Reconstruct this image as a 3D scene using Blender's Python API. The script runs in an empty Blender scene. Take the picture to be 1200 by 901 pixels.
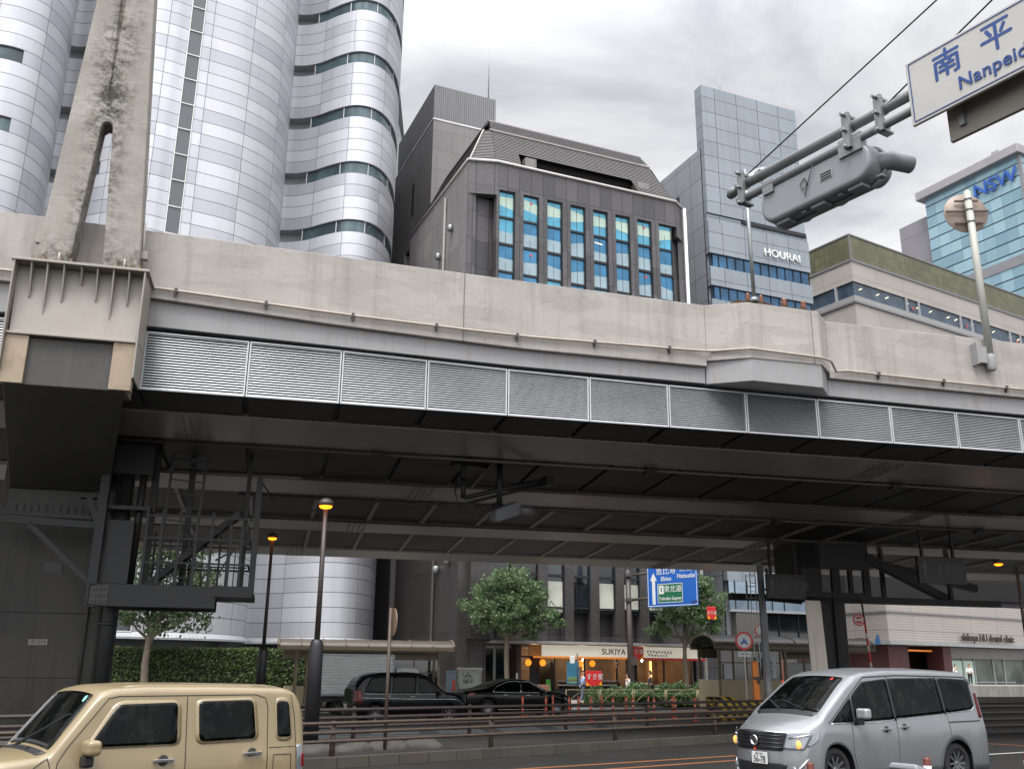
import bpy, bmesh, math, random
from mathutils import Vector, Matrix, noise
random.seed(7)
rad = math.radians
S = bpy.context.scene
COL = S.collection

# ------------------------------------------------------------------ camera, sky, sun, exposure
CAM_Z = 1.78
FOC = 1120.0 / 1200.0
PITCH = math.atan(1120.0 / 3730.0)
ROLL = rad(0.57)
FW = Vector((0, math.cos(PITCH), math.sin(PITCH)))
UP0 = Vector((0, -math.sin(PITCH), math.cos(PITCH)))
RT0 = Vector((1, 0, 0))
RT = RT0 * math.cos(ROLL) + UP0 * math.sin(ROLL)
UP = UP0 * math.cos(ROLL) - RT0 * math.sin(ROLL)
cd = bpy.data.cameras.new("camera")
cam = bpy.data.objects.new("camera", cd)
COL.objects.link(cam)
cd.sensor_width = 36.0
cd.lens = 36.0 * FOC
cd.clip_start = 0.1
cd.clip_end = 3000
M = Matrix((RT, UP, -FW)).transposed().to_4x4()
M.translation = Vector((0, 0, CAM_Z))
cam.matrix_world = M
S.camera = cam

SUN_EL, SUN_ROT = 64, 200
W = bpy.data.worlds.new("World")
S.world = W
W.use_nodes = True
nt = W.node_tree
nt.nodes.clear()
def N(nt, t, **kw):
    n = nt.nodes.new(t)
    for k, v in kw.items():
        setattr(n, k, v)
    return n
wo = N(nt, "ShaderNodeOutputWorld")
sky = N(nt, "ShaderNodeTexSky", sky_type='NISHITA', sun_disc=False)
sky.sun_elevation = rad(SUN_EL)
sky.sun_rotation = rad(SUN_ROT)
bg1 = N(nt, "ShaderNodeBackground"); bg1.inputs[1].default_value = 0.06
nt.links.new(sky.outputs[0], bg1.inputs[0])
tc = N(nt, "ShaderNodeTexCoord")
sep = N(nt, "ShaderNodeSeparateXYZ"); nt.links.new(tc.outputs["Generated"], sep.inputs[0])
def wmath(op, a, b=None):
    n = N(nt, "ShaderNodeMath", operation=op)
    for i, v in enumerate((a, b)):
        if v is None: continue
        if isinstance(v, (int, float)): n.inputs[i].default_value = v
        else: nt.links.new(v, n.inputs[i])
    return n.outputs[0]
zc = wmath('MAXIMUM', sep.outputs[2], 0.0)
den = wmath('ADD', zc, 0.35)
cx = wmath('DIVIDE', sep.outputs[0], den); cy = wmath('DIVIDE', sep.outputs[1], den)
cmb = N(nt, "ShaderNodeCombineXYZ"); nt.links.new(cx, cmb.inputs[0]); nt.links.new(cy, cmb.inputs[1])
nz = N(nt, "ShaderNodeTexNoise"); nz.inputs["Scale"].default_value = 2.6; nz.inputs["Detail"].default_value = 7; nz.inputs["Roughness"].default_value = 0.58; nz.inputs["Distortion"].default_value = 0.6
nt.links.new(cmb.outputs[0], nz.inputs["Vector"])
cr = N(nt, "ShaderNodeValToRGB")
cr.color_ramp.elements[0].position = 0.34; cr.color_ramp.elements[0].color = (0.56, 0.57, 0.62, 1)
cr.color_ramp.elements[1].position = 0.64; cr.color_ramp.elements[1].color = (1.16, 1.15, 1.15, 1)
nt.links.new(nz.outputs[0], cr.inputs[0])
# thick overcast: brighter overhead and towards the veiled sun behind the camera
el = wmath('ADD', wmath('MULTIPLY', wmath('POWER', wmath('MAXIMUM', wmath('SUBTRACT', zc, 0.55), 0.0), 1.2), 5.2), 0.50)
back = wmath('ADD', wmath('MULTIPLY', wmath('MAXIMUM', wmath('MULTIPLY', sep.outputs[1], -1.0), 0.0), 2.0), 1.0)
br = wmath('MULTIPLY', el, back)
bg2 = N(nt, "ShaderNodeBackground")
nt.links.new(cr.outputs[0], bg2.inputs[0]); nt.links.new(wmath('MULTIPLY', br, 0.80), bg2.inputs[1])
ad = N(nt, "ShaderNodeMixShader"); ad.inputs[0].default_value = 0.9
nt.links.new(bg1.outputs[0], ad.inputs[1]); nt.links.new(bg2.outputs[0], ad.inputs[2])
nt.links.new(ad.outputs[0], wo.inputs[0])

sl = bpy.data.lights.new("sun", 'SUN'); sl.energy = 1.5; sl.angle = rad(25); sl.color = (1.0, 0.98, 0.95)
so = bpy.data.objects.new("sun", sl); COL.objects.link(so)
sd = Vector((math.sin(rad(SUN_ROT)) * math.cos(rad(SUN_EL)), math.cos(rad(SUN_ROT)) * math.cos(rad(SUN_EL)), math.sin(rad(SUN_EL))))
so.rotation_euler = sd.to_track_quat('Z', 'Y').to_euler()
S.view_settings.view_transform = 'Standard'
S.view_settings.look = 'None'
S.view_settings.exposure = 1.22
S.view_settings.gamma = 1.0
S.cycles.max_bounces = 10
S.cycles.diffuse_bounces = 5

# ------------------------------------------------------------------ materials
def lin(h):
    h = h.lstrip('#')
    v = [int(h[i:i + 2], 16) / 255 for i in (0, 2, 4)]
    return tuple(c / 12.92 if c <= 0.04045 else ((c + 0.055) / 1.055) ** 2.4 for c in v) + (1,)
def col(c):
    if isinstance(c, str): return lin(c)
    if isinstance(c, (int, float)): return (c, c, c, 1)
    return tuple(c) + ((1,) if len(c) == 3 else ())
class NB:
    """small node helper around one material"""
    def __init__(s, name):
        s.m = bpy.data.materials.new(name); s.m.use_nodes = True
        s.t = s.m.node_tree
        s.b = s.t.nodes["Principled BSDF"]
        s.tc = None
    def n(s, t, **kw): return N(s.t, t, **kw)
    def l(s, a, b): s.t.links.new(a, b)
    def obj(s):
        if not s.tc: s.tc = s.n("ShaderNodeTexCoord")
        return s.tc.outputs["Object"]
    def uv(s):
        if not s.tc: s.tc = s.n("ShaderNodeTexCoord")
        return s.tc.outputs["UV"]
    def math(s, op, a, b=None, c=None):
        n = s.n("ShaderNodeMath", operation=op)
        for i, v in enumerate((a, b, c)):
            if v is None: continue
            if isinstance(v, (int, float)): n.inputs[i].default_value = v
            else: s.l(v, n.inputs[i])
        return n.outputs[0]
    def noise(s, vec, scale, detail=4, rough=0.55, stretch=None):
        if stretch:
            mp = s.n("ShaderNodeMapping"); mp.inputs["Scale"].default_value = stretch
            s.l(vec, mp.inputs[0]); vec = mp.outputs[0]
        n = s.n("ShaderNodeTexNoise"); n.inputs["Scale"].default_value = scale
        n.inputs["Detail"].default_value = detail; n.inputs["Roughness"].default_value = rough
        s.l(vec, n.inputs["Vector"])
        return n.outputs[0]
    def ramp(s, v, a, b, ca=(0, 0, 0, 1), cb=(1, 1, 1, 1)):
        r = s.n("ShaderNodeValToRGB"); e = r.color_ramp.elements
        e[0].position, e[0].color = a, ca; e[1].position, e[1].color = b, cb
        s.l(v, r.inputs[0]); return r.outputs[0]
    def mix(s, f, a, b, mode='MIX'):
        n = s.n("ShaderNodeMix", data_type='RGBA', blend_type=mode)
        for i, v in ((0, f), (6, a), (7, b)):
            if isinstance(v, (int, float)): n.inputs[i].default_value = v
            elif isinstance(v, tuple): n.inputs[i].default_value = v
            else: s.l(v, n.inputs[i])
        return n.outputs[2]
    def bump(s, h, strength=0.3, dist=0.02):
        n = s.n("ShaderNodeBump"); n.inputs["Strength"].default_value = strength; n.inputs["Distance"].default_value = dist
        s.l(h, n.inputs["Height"]); s.l(n.outputs[0], s.b.inputs["Normal"])
    def set(s, base=None, rough=None, metal=None, **kw):
        for k, v in (("Base Color", base), ("Roughness", rough), ("Metallic", metal)):
            if v is None: continue
            if hasattr(v, "is_linked") or hasattr(v, "links"): s.l(v, s.b.inputs[k])
            else: s.b.inputs[k].default_value = v
        for k, v in kw.items(): s.b.inputs[k.replace("_", " ")].default_value = v
        return s.m
MATS = {}
def mat(name, c, rough=0.6, metal=0.0, var=0.12, scale=3.0, dirt=0.0, streak=0.0, bump=0.0, bscale=60, dirtc='#3a362e', **kw):
    """plain surface with soft colour variation, optional dirt blotches and vertical streaks"""
    if name in MATS: return MATS[name]
    b = NB(name); c = col(c); o = b.obj()
    n1 = b.noise(o, scale, 5, 0.6)
    lo = tuple(x * (1 - var) for x in c[:3]) + (1,); hi = tuple(min(1, x * (1 + var)) for x in c[:3]) + (1,)
    base = b.ramp(n1, 0.3, 0.7, lo, hi)
    if dirt:
        f = b.ramp(b.noise(o, scale * 0.7 + 0.4, 8, 0.7), 0.52, 0.78)
        base = b.mix(b.math('MULTIPLY', f, dirt), base, col(dirtc))
    if streak:
        f = b.ramp(b.noise(o, 1.0, 6, 0.65, stretch=(5, 5, 0.25)), 0.52, 0.75)
        base = b.mix(b.math('MULTIPLY', f, streak), base, col(dirtc))
    rr = b.math('ADD', b.math('MULTIPLY', n1, 0.12), rough - 0.06)
    if bump: b.bump(b.noise(o, bscale, 4, 0.6), bump, 0.01)
    MATS[name] = b.set(base, rr, metal, **kw)
    return MATS[name]
def glass_mat(name, c, rough=0.05, spec=0.7, var=0.25, metal=0.0, wav=0.0):
    if name in MATS: return MATS[name]
    b = NB(name); c = col(c); o = b.obj()
    n1 = b.noise(o, 0.6, 3, 0.5)
    base = b.ramp(n1, 0.35, 0.65, tuple(x * (1 - var) for x in c[:3]) + (1,), tuple(x * (1 + var) for x in c[:3]) + (1,))
    if wav: b.bump(b.noise(o, 0.35, 2, 0.5), wav, 0.25)
    MATS[name] = b.set(base, rough, metal, Specular_IOR_Level=spec)
    return MATS[name]
def emit_mat(name, c, strength):
    if name in MATS: return MATS[name]
    b = NB(name); b.b.inputs["Emission Color"].default_value = col(c); b.b.inputs["Emission Strength"].default_value = strength
    MATS[name] = b.set(col(c), 0.4); return MATS[name]
def grid_mask(b, hcoord, vcoord, w, h, lw, lh, hoff=0.0, voff=0.0):
    """1 on the joints of a w x h panel grid"""
    def line(cn, p, lwid, off):
        f = b.math('FRACT', b.math('DIVIDE', b.math('ADD', cn, off + 1000 * p), p))
        return b.math('GREATER_THAN', b.math('ABSOLUTE', b.math('SUBTRACT', f, 0.5)), 0.5 - lwid / p / 2)
    a = line(hcoord, w, lw, hoff) if w else None
    c = line(vcoord, h, lh, voff) if h else None
    if a is None: return c
    if c is None: return a
    return b.math('MAXIMUM', a, c)
def cell_rand(b, hcoord, vcoord, w, h, hoff=0.0, voff=0.0):
    cb = b.n("ShaderNodeCombineXYZ")
    b.l(b.math('FLOOR', b.math('DIVIDE', b.math('ADD', hcoord, hoff + 1000 * w), w)), cb.inputs[0])
    b.l(b.math('FLOOR', b.math('DIVIDE', b.math('ADD', vcoord, voff + 1000 * h), h)), cb.inputs[1])
    wn = b.n("ShaderNodeTexWhiteNoise", noise_dimensions='2D'); b.l(cb.outputs[0], wn.inputs["Vector"])
    return wn.outputs["Value"]
def panel_mat(name, c, w, h, lw=0.03, lh=0.03, rough=0.4, metal=0.0, jc='#25262a', var=0.10, uvmap=False, hoff=0.0, voff=0.0, speckle=0.0, streak=0.0, jb=0.25, ribs=0.0):
    """cladding panels: joints, a slightly different tone per panel, optional stone speckle"""
    if name in MATS: return MATS[name]
    b = NB(name); c = col(c)
    sp = b.n("ShaderNodeSeparateXYZ")
    if uvmap:
        b.l(b.uv(), sp.inputs[0]); hc, vc = sp.outputs[0], sp.outputs[1]
    else:
        b.l(b.obj(), sp.inputs[0]); hc, vc = b.math('ADD', sp.outputs[0], sp.outputs[1]), sp.outputs[2]
    mask = grid_mask(b, hc, vc, w, h, lw, lh, hoff, voff)
    rnd = cell_rand(b, hc, vc, w or 4.0, h or 4.0, hoff, voff)
    lo = tuple(x * (1 - var) for x in c[:3]) + (1,); hi = tuple(min(1, x * (1 + var)) for x in c[:3]) + (1,)
    base = b.ramp(rnd, 0.0, 1.0, lo, hi)
    o = b.obj()
    if speckle:
        sp2 = b.ramp(b.noise(o, 9, 6, 0.75), 0.35, 0.65, (1 - speckle,) * 3 + (1,), (1 + speckle,) * 3 + (1,))
        base = b.mix(1.0, base, sp2, 'MULTIPLY')
        sp3 = b.ramp(b.noise(o, 30, 2, 0.6), 0.4, 0.6, (1 - speckle,) * 3 + (1,), (1 + speckle,) * 3 + (1,))
        base = b.mix(1.0, base, sp3, 'MULTIPLY')
    else:
        base = b.mix(1.0, base, b.ramp(b.noise(o, 0.25, 3, 0.5), 0.3, 0.7, (0.93,) * 3 + (1,), (1.05,) * 3 + (1,)), 'MULTIPLY')
    if streak:
        f = b.ramp(b.noise(o, 1.0, 6, 0.65, stretch=(3, 3, 0.12)), 0.5, 0.75)
        base = b.mix(b.math('MULTIPLY', f, streak), base, col('#33302c'))
    base = b.mix(mask, base, col(jc))
    hgt = b.math('SUBTRACT', 1.0, mask)
    if ribs:
        hgt = b.math('ADD', hgt, b.math('MULTIPLY', b.math('SINE', b.math('MULTIPLY', vc, 6.283 / ribs)), 0.4))
    b.bump(hgt, jb, 0.03)
    MATS[name] = b.set(base, b.math('ADD', b.math('MULTIPLY', rnd, 0.08), rough - 0.04), metal)
    return MATS[name]

# ------------------------------------------------------------------ mesh builder
class MB:
    def __init__(s): s.v = []; s.f = []; s.mi = []; s.sm = []; s.uv = None
    def face(s, idx, m=0, sm=False): s.f.append(tuple(idx)); s.mi.append(m); s.sm.append(sm)
    def add(s, pts): i = len(s.v); s.v += [tuple(p) for p in pts]; return i
    def quad(s, a, b, c, d, m=0): i = s.add((a, b, c, d)); s.face((i, i + 1, i + 2, i + 3), m)
    def poly(s, pts, m=0): i = s.add(pts); s.face(range(i, i + len(pts)), m)
    def hexa(s, p, m=0):
        """8 points: bottom ring 0-3, top ring 4-7"""
        i = s.add(p)
        for q in ((3, 2, 1, 0), (4, 5, 6, 7), (0, 1, 5, 4), (1, 2, 6, 5), (2, 3, 7, 6), (3, 0, 4, 7)):
            s.face([i + k for k in q], m)
        return s
    def box(s, x0, x1, y0, y1, z0, z1, m=0):
        return s.hexa([(x0, y0, z0), (x1, y0, z0), (x1, y1, z0), (x0, y1, z0), (x0, y0, z1), (x1, y0, z1), (x1, y1, z1), (x0, y1, z1)], m)
    def rbox(s, c, sx, sy, sz, rz=0, m=0, rx=0):
        R_ = Matrix.Rotation(rz, 3, 'Z') @ Matrix.Rotation(rx, 3, 'X'); p = []
        for z in (-.5, .5):
            for x, y in ((-.5, -.5), (.5, -.5), (.5, .5), (-.5, .5)):
                p.append(Vector(c) + R_ @ Vector((x * sx, y * sy, z * sz)))
        return s.hexa(p, m)
    def bar(s, a, b, w, h, m=0, up=(0, 0, 1)):
        """rectangular bar from a to b"""
        a, b = Vector(a), Vector(b); d = (b - a).normalized(); up = Vector(up)
        if abs(d.dot(up)) > 0.98: up = Vector((0, 1, 0))
        x = d.cross(up).normalized() * w / 2; y = x.cross(d).normalized() * h / 2
        p = [a - x - y, a + x - y, a + x + y, a - x + y, b - x - y, b + x - y, b + x + y, b - x + y]
        return s.hexa(p, m)
    def prism(s, poly, fn0, fn1, m=0):
        """cap-to-cap prism: fn0/fn1 map a 2D point to the two caps"""
        n = len(poly); i = s.add([fn0(*q) for q in poly]); j = s.add([fn1(*q) for q in poly])
        s.face(range(i + n - 1, i - 1, -1), m); s.face(range(j, j + n), m)
        for k in range(n):
            k2 = (k + 1) % n; s.face((i + k, i + k2, j + k2, j + k), m)
        return s
    def ext(s, poly, z0, z1, m=0): return s.prism(poly, lambda x, y: (x, y, z0), lambda x, y: (x, y, z1), m)
    def tube(s, pts, r, n=8, m=0, caps=True):
        pts = [Vector(p) for p in pts]; rs = r if isinstance(r, (list, tuple)) else [r] * len(pts)
        rings = []; ref = None
        for k, p in enumerate(pts):
            d = (pts[min(k + 1, len(pts) - 1)] - pts[max(k - 1, 0)]).normalized()
            if ref is None:
                ref = Vector((0, 0, 1)) if abs(d.z) < 0.9 else Vector((1, 0, 0))
            x = d.cross(ref).normalized(); ref = x.cross(d).normalized(); y = ref
            rings.append(s.add([p + (x * math.cos(2 * math.pi * a / n) + y * math.sin(2 * math.pi * a / n)) * rs[k] for a in range(n)]))
        for a, b in zip(rings, rings[1:]):
            for k in range(n):
                k2 = (k + 1) % n; s.face((a + k, a + k2, b + k2, b + k), m, True)
        if caps:
            s.face([rings[0] + k for k in range(n - 1, -1, -1)], m); s.face([rings[-1] + k for k in range(n)], m)
        return s
    def cyl(s, a, b, r, n=12, m=0, r1=None): return s.tube([a, b], [r, r if r1 is None else r1], n, m)
    def lathe(s, prof, c, axis, n=20, m=0):
        """prof: (radius, along); axis: unit Vector"""
        ax = Vector(axis).normalized(); x = ax.orthogonal().normalized(); y = ax.cross(x); c = Vector(c); rings = []
        for r, a in prof:
            rings.append(s.add([c + ax * a + (x * math.cos(2 * math.pi * k / n) + y * math.sin(2 * math.pi * k / n)) * r for k in range(n)]))
        for a, b in zip(rings, rings[1:]):
            for k in range(n):
                k2 = (k + 1) % n; s.face((a + k, a + k2, b + k2, b + k), m, True)
        s.face([rings[0] + k for k in range(n - 1, -1, -1)], m); s.face([rings[-1] + k for k in range(n)], m)
        return s
    def grid(s, fn, nu, nv, m=0, sm=True):
        i = s.add([fn(u / nu, v / nv) for v in range(nv + 1) for u in range(nu + 1)])
        for v in range(nv):
            for u in range(nu):
                a = i + v * (nu + 1) + u; s.face((a, a + 1, a + nu + 2, a + nu + 1), m, sm)
        return s
    def build(s, name, mats, parent=None, bevel=0.0, seg=2, smooth=None, fix=True):
        me = bpy.data.meshes.new(name); me.from_pydata(s.v, [], s.f)
        mats = mats if isinstance(mats, (list, tuple)) else [mats]
        for m_ in mats: me.materials.append(m_)
        me.polygons.foreach_set("material_index", s.mi)
        me.polygons.foreach_set("use_smooth", s.sm if smooth is None else [smooth] * len(s.f))
        if s.uv:
            ul = me.uv_layers.new(name="UVMap"); ul.data.foreach_set("uv", [c for f in s.uv for p in f for c in p])
        if fix:
            bm = bmesh.new(); bm.from_mesh(me); bmesh.ops.recalc_face_normals(bm, faces=bm.faces); bm.to_mesh(me); bm.free()
        me.update()
        o = bpy.data.objects.new(name, me); COL.objects.link(o)
        if parent: o.parent = parent
        if bevel:
            md = o.modifiers.new("bevel", 'BEVEL'); md.width = bevel; md.segments = seg; md.limit_method = 'ANGLE'; md.angle_limit = rad(35)
        return o
def build_each(b, name, mats, parent, **k):
    """one object per connected piece of the builder (pieces touch when they share a corner)"""
    key = {}; par = list(range(len(b.v)))
    def find(i):
        while par[i] != i: par[i] = par[par[i]]; i = par[i]
        return i
    for i, v in enumerate(b.v):
        q = tuple(round(c, 3) for c in v)
        if q in key: par[find(i)] = find(key[q])
        else: key[q] = i
    for f in b.f:
        for i in f[1:]: par[find(i)] = find(f[0])
    groups = {}
    for n_, f in enumerate(b.f): groups.setdefault(find(f[0]), []).append(n_)
    for fs in groups.values():
        c = MB(); mp = {}
        for n_ in fs:
            for i in b.f[n_]:
                if i not in mp: mp[i] = len(c.v); c.v.append(b.v[i])
            c.f.append(tuple(mp[i] for i in b.f[n_])); c.mi.append(b.mi[n_]); c.sm.append(b.sm[n_])
        c.build(name, mats, parent, **k)
def tag(o, label=None, cat=None, group=None, kind=None):
    if label: o["label"] = label
    if cat: o["category"] = cat
    if group: o["group"] = group
    if kind: o["kind"] = kind
    return o
def thing(name, label, cat, loc=(0, 0, 0), az=0, group=None):
    o = bpy.data.objects.new(name, None); COL.objects.link(o); o.location = loc; o.rotation_euler = (0, 0, rad(az)); o.empty_display_size = 0.3
    return tag(o, label, cat, group)
def copy_tree(o, parent=None):
    kids = [c for c in COL.objects if c.parent == o]
    c = o.copy(); COL.objects.link(c)
    if parent: c.parent = parent
    for k in kids: copy_tree(k, c)
    return c
def text(name, body, size, m, parent, loc, rot=(90, 0, 0), ext=0.004, ax='CENTER', bold=0.0, sx=1.0, spacing=1.0):
    cu = bpy.data.curves.new(name, 'FONT'); cu.body = body; cu.size = size; cu.extrude = ext
    cu.align_x = ax; cu.align_y = 'CENTER'; cu.offset = 0.0 if any(ord(c_) > 0x2fff for c_ in body) else min(bold, 0.010 * size); cu.space_character = spacing
    cu.materials.append(m); t_ = bpy.data.objects.new(name + '_curve', cu); COL.objects.link(t_)
    bpy.context.view_layer.update()
    me = bpy.data.meshes.new_from_object(t_.evaluated_get(bpy.context.evaluated_depsgraph_get())); me.name = name
    if not me.materials: me.materials.append(m)
    bpy.data.objects.remove(t_); o = bpy.data.objects.new(name, me); COL.objects.link(o)
    o.parent = parent; o.location = loc; o.rotation_euler = [rad(a) for a in rot]; o.scale = (sx, 1, 1)
    return o
def lerp(a, b, t): return a + (b - a) * t
def interp(x, xs, ys):
    if x <= xs[0]: return ys[0] + (x - xs[0]) * (ys[1] - ys[0]) / (xs[1] - xs[0]) * 0
    for a, b, c, d in zip(xs, xs[1:], ys, ys[1:]):
        if x <= b: return c + (d - c) * (x - a) / (b - a)
    return ys[-1]
def smooth01(x): x = max(0.0, min(1.0, x)); return x * x * (3 - 2 * x)
# ------------------------------------------------------------------ shared materials
M_STEEL = mat('steel_grey_paint', '#8d8f90', 0.5, 0.2, 0.08, 2.0, dirt=0.25)
M_GALV = mat('galvanised_steel', '#858989', 0.42, 0.7, 0.12, 6.0)
M_DARKPAINT = mat('dark_brown_paint', '#3c3431', 0.5, 0.1, 0.15, 4.0, dirt=0.2)
M_RAIL = mat('brown_rail_paint', '#43382f', 0.5, 0.1, 0.15, 6.0, dirt=0.35)
M_BLACK = mat('black_rubber', '#161617', 0.7, 0, 0.2, 8)
M_BLACKPLASTIC = mat('black_plastic', '#1b1b1d', 0.45, 0, 0.15, 8)
M_WHITE = mat('white_paint', '#c6c7c5', 0.5, 0, 0.06, 4, dirt=0.12)
M_BEIGE = mat('beige_paint', '#a8997f', 0.5, 0.1, 0.08, 4, dirt=0.2)
M_CHROME = mat('chrome', '#d9dadc', 0.12, 1.0, 0.03, 5)
M_ORANGE = mat('orange_plastic', '#d8502c', 0.45, 0, 0.12, 7, dirt=0.15)
M_RED = mat('red_paint', '#c22a28', 0.45, 0, 0.08, 7)
M_BLUE = mat('sign_blue', '#0c52a2', 0.35, 0, 0.05, 7)
M_GREEN = mat('sign_green', '#0b5a3c', 0.35, 0, 0.05, 7)
M_INK = mat('black_ink', '#18191b', 0.6, 0, 0.05, 7)

# ------------------------------------------------------------------ ground and roads
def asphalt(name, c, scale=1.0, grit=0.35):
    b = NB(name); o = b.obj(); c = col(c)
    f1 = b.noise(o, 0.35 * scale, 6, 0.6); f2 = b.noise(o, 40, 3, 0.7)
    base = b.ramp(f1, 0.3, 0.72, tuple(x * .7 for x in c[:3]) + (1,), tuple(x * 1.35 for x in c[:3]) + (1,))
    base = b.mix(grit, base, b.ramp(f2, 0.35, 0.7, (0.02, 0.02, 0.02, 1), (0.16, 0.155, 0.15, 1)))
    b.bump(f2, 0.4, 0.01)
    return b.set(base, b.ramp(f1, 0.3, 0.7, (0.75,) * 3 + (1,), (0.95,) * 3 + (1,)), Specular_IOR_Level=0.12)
g = MB(); g.grid(lambda u, v: (lerp(-900, 900, u), lerp(-150, 1600, v), 0.0), 20, 20, sm=False)
tag(g.build('ground', asphalt('ground_asphalt', (0.06, 0.059, 0.058))), kind='structure')
def sheet(name, pts, z, m, kind='structure'):
    b = MB(); b.poly([(x, y, z) for x, y in pts]); return tag(b.build(name, m), kind=kind)
def along(P, az, s, d):
    a = rad(az); return (P[0] + s * math.cos(a) - d * math.sin(a), P[1] + s * math.sin(a) + d * math.cos(a))
P1 = (-3.37, 19.72)      # guard rail line on the traffic island, az 41.6
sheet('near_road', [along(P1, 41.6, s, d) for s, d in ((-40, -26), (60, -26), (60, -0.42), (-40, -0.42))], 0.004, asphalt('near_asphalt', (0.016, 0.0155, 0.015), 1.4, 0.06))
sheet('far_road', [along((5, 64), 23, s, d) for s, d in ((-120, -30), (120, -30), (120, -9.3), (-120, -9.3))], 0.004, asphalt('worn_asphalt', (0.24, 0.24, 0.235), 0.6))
M_ROADPAINT = mat('road_paint_white', '#9a9a97', 0.7, 0, 0.15, 3, dirt=0.4, dirtc='#5a5854')
M_ROADORANGE = mat('road_paint_orange', '#7a4a24', 0.7, 0, 0.15, 3, dirt=0.5, dirtc='#3a3430')
mk = MB()
for d0, w, s0, s1 in ((-29.2, 0.3, -60, 60),):
    mk.poly([(*along((5, 64), 23, s, d), 0.008) for s, d in ((s0, d0), (s1, d0), (s1, d0 + w), (s0, d0 + w))])
for k in range(24):      # wide white hatching beside the delineators
    s = -26 + 2.1 * k
    mk.poly([(*along((5, 64), 23, a, b_), 0.008) for a, b_ in ((s, -28.4), (s + 1.5, -28.4), (s + 2.3, -25.4), (s + 0.8, -25.4))])
for k in range(12):
    mk.poly([(*along((5, 64), 23, a, b_), 0.008) for a, b_ in ((-60 + 9 * k, -18.6), (-54 + 9 * k, -18.6), (-54 + 9 * k, -18.45), (-60 + 9 * k, -18.45))])
mk.poly([(11.4, 24.2, 0.008), (13.6, 25.55, 0.008), (13.55, 25.68, 0.008), (11.35, 24.33, 0.008)])
tag(mk.build('white_road_markings', M_ROADPAINT), kind='structure')
mo = MB()
for a, b_ in (((-3.0, 17.2), (6.2, 23.95)), ((0.2, 18.4), (7.4, 23.9)), ((11.0, 30.6), (16.0, 25.1))):
    d = (Vector(b_) - Vector(a)).normalized(); n = Vector((-d.y, d.x)) * 0.08
    mo.poly([(*(Vector(a) - n), 0.008), (*(Vector(b_) - n), 0.008), (*(Vector(b_) + n), 0.008), (*(Vector(a) + n), 0.008)])
tag(mo.build('orange_road_lines', M_ROADORANGE), kind='structure')
isl = MB()
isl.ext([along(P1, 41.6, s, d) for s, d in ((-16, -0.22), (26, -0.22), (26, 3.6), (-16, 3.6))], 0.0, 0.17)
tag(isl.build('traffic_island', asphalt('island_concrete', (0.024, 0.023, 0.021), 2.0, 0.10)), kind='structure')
M_KERB = mat('kerb_concrete', '#3f3b36', 0.9, 0, 0.22, 1.3, dirt=0.6, streak=0.3, bump=0.4, dirtc='#2e2c28', Specular_IOR_Level=.15)
kb = thing('kerb', 'row of grey concrete kerb blocks along the edge of the dark near road', 'kerb', (P1[0], P1[1], 0), 41.6)
for k in range(58):
    b = MB(); x = -16 + k * 0.72
    b.hexa([(x + .008, -0.42, 0), (x + .712, -0.42, 0), (x + .712, -0.22, 0), (x + .008, -0.22, 0), (x + .008, -0.39, .21), (x + .712, -0.39, .21), (x + .712, -0.22, .21), (x + .008, -0.22, .21)])
    b.build('kerb_block', M_KERB, kb, bevel=0.012)
M_PAVE = panel_mat('pavement_slabs', '#8f8b84', 0.6, 0.6, 0.012, 0.012, 0.85, 0, '#4a4844', 0.12)
def flat_panels(name, c, w, jc):
    b = NB(name); sp = b.n("ShaderNodeSeparateXYZ"); b.l(b.obj(), sp.inputs[0])
    mask = grid_mask(b, sp.outputs[0], sp.outputs[1], w, w, 0.015, 0.015)
    base = b.ramp(cell_rand(b, sp.outputs[0], sp.outputs[1], w, w), 0, 1, tuple(x * .85 for x in col(c)[:3]) + (1,), tuple(x * 1.12 for x in col(c)[:3]) + (1,))
    base = b.mix(1.0, base, b.ramp(b.noise(b.obj(), 0.8, 6, 0.7), 0.3, 0.7, (0.75,) * 3 + (1,), (1.1,) * 3 + (1,)), 'MULTIPLY')
    return b.set(b.mix(mask, base, col(jc)), 0.85)
M_PAVE = flat_panels('pavement_slabs_flat', '#87837c', 0.6, '#4c4a45')
pv = MB(); pv.ext([along((5, 64), 23, s, d) for s, d in ((-90, -9.0), (34, -9.0), (34, 22), (-90, 22))], 0, 0.12)
tag(pv.build('far_pavement', M_PAVE), kind='structure')
pk = MB(); pk.ext([along((5, 64), 23, s, d) for s, d in ((-90, -9.28), (34, -9.28), (34, -9.0), (-90, -9.0))], 0, 0.15)
tag(pk.build('far_kerb', M_KERB), kind='structure')
pv = MB(); pv.ext([along((34, 88.1), 32, s, d) for s, d in ((-2, -7.5), (90, -7.5), (90, 40), (-2, 40))], 0, 1.03)
tag(pv.build('clinic_terrace', M_PAVE), kind='structure')

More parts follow.
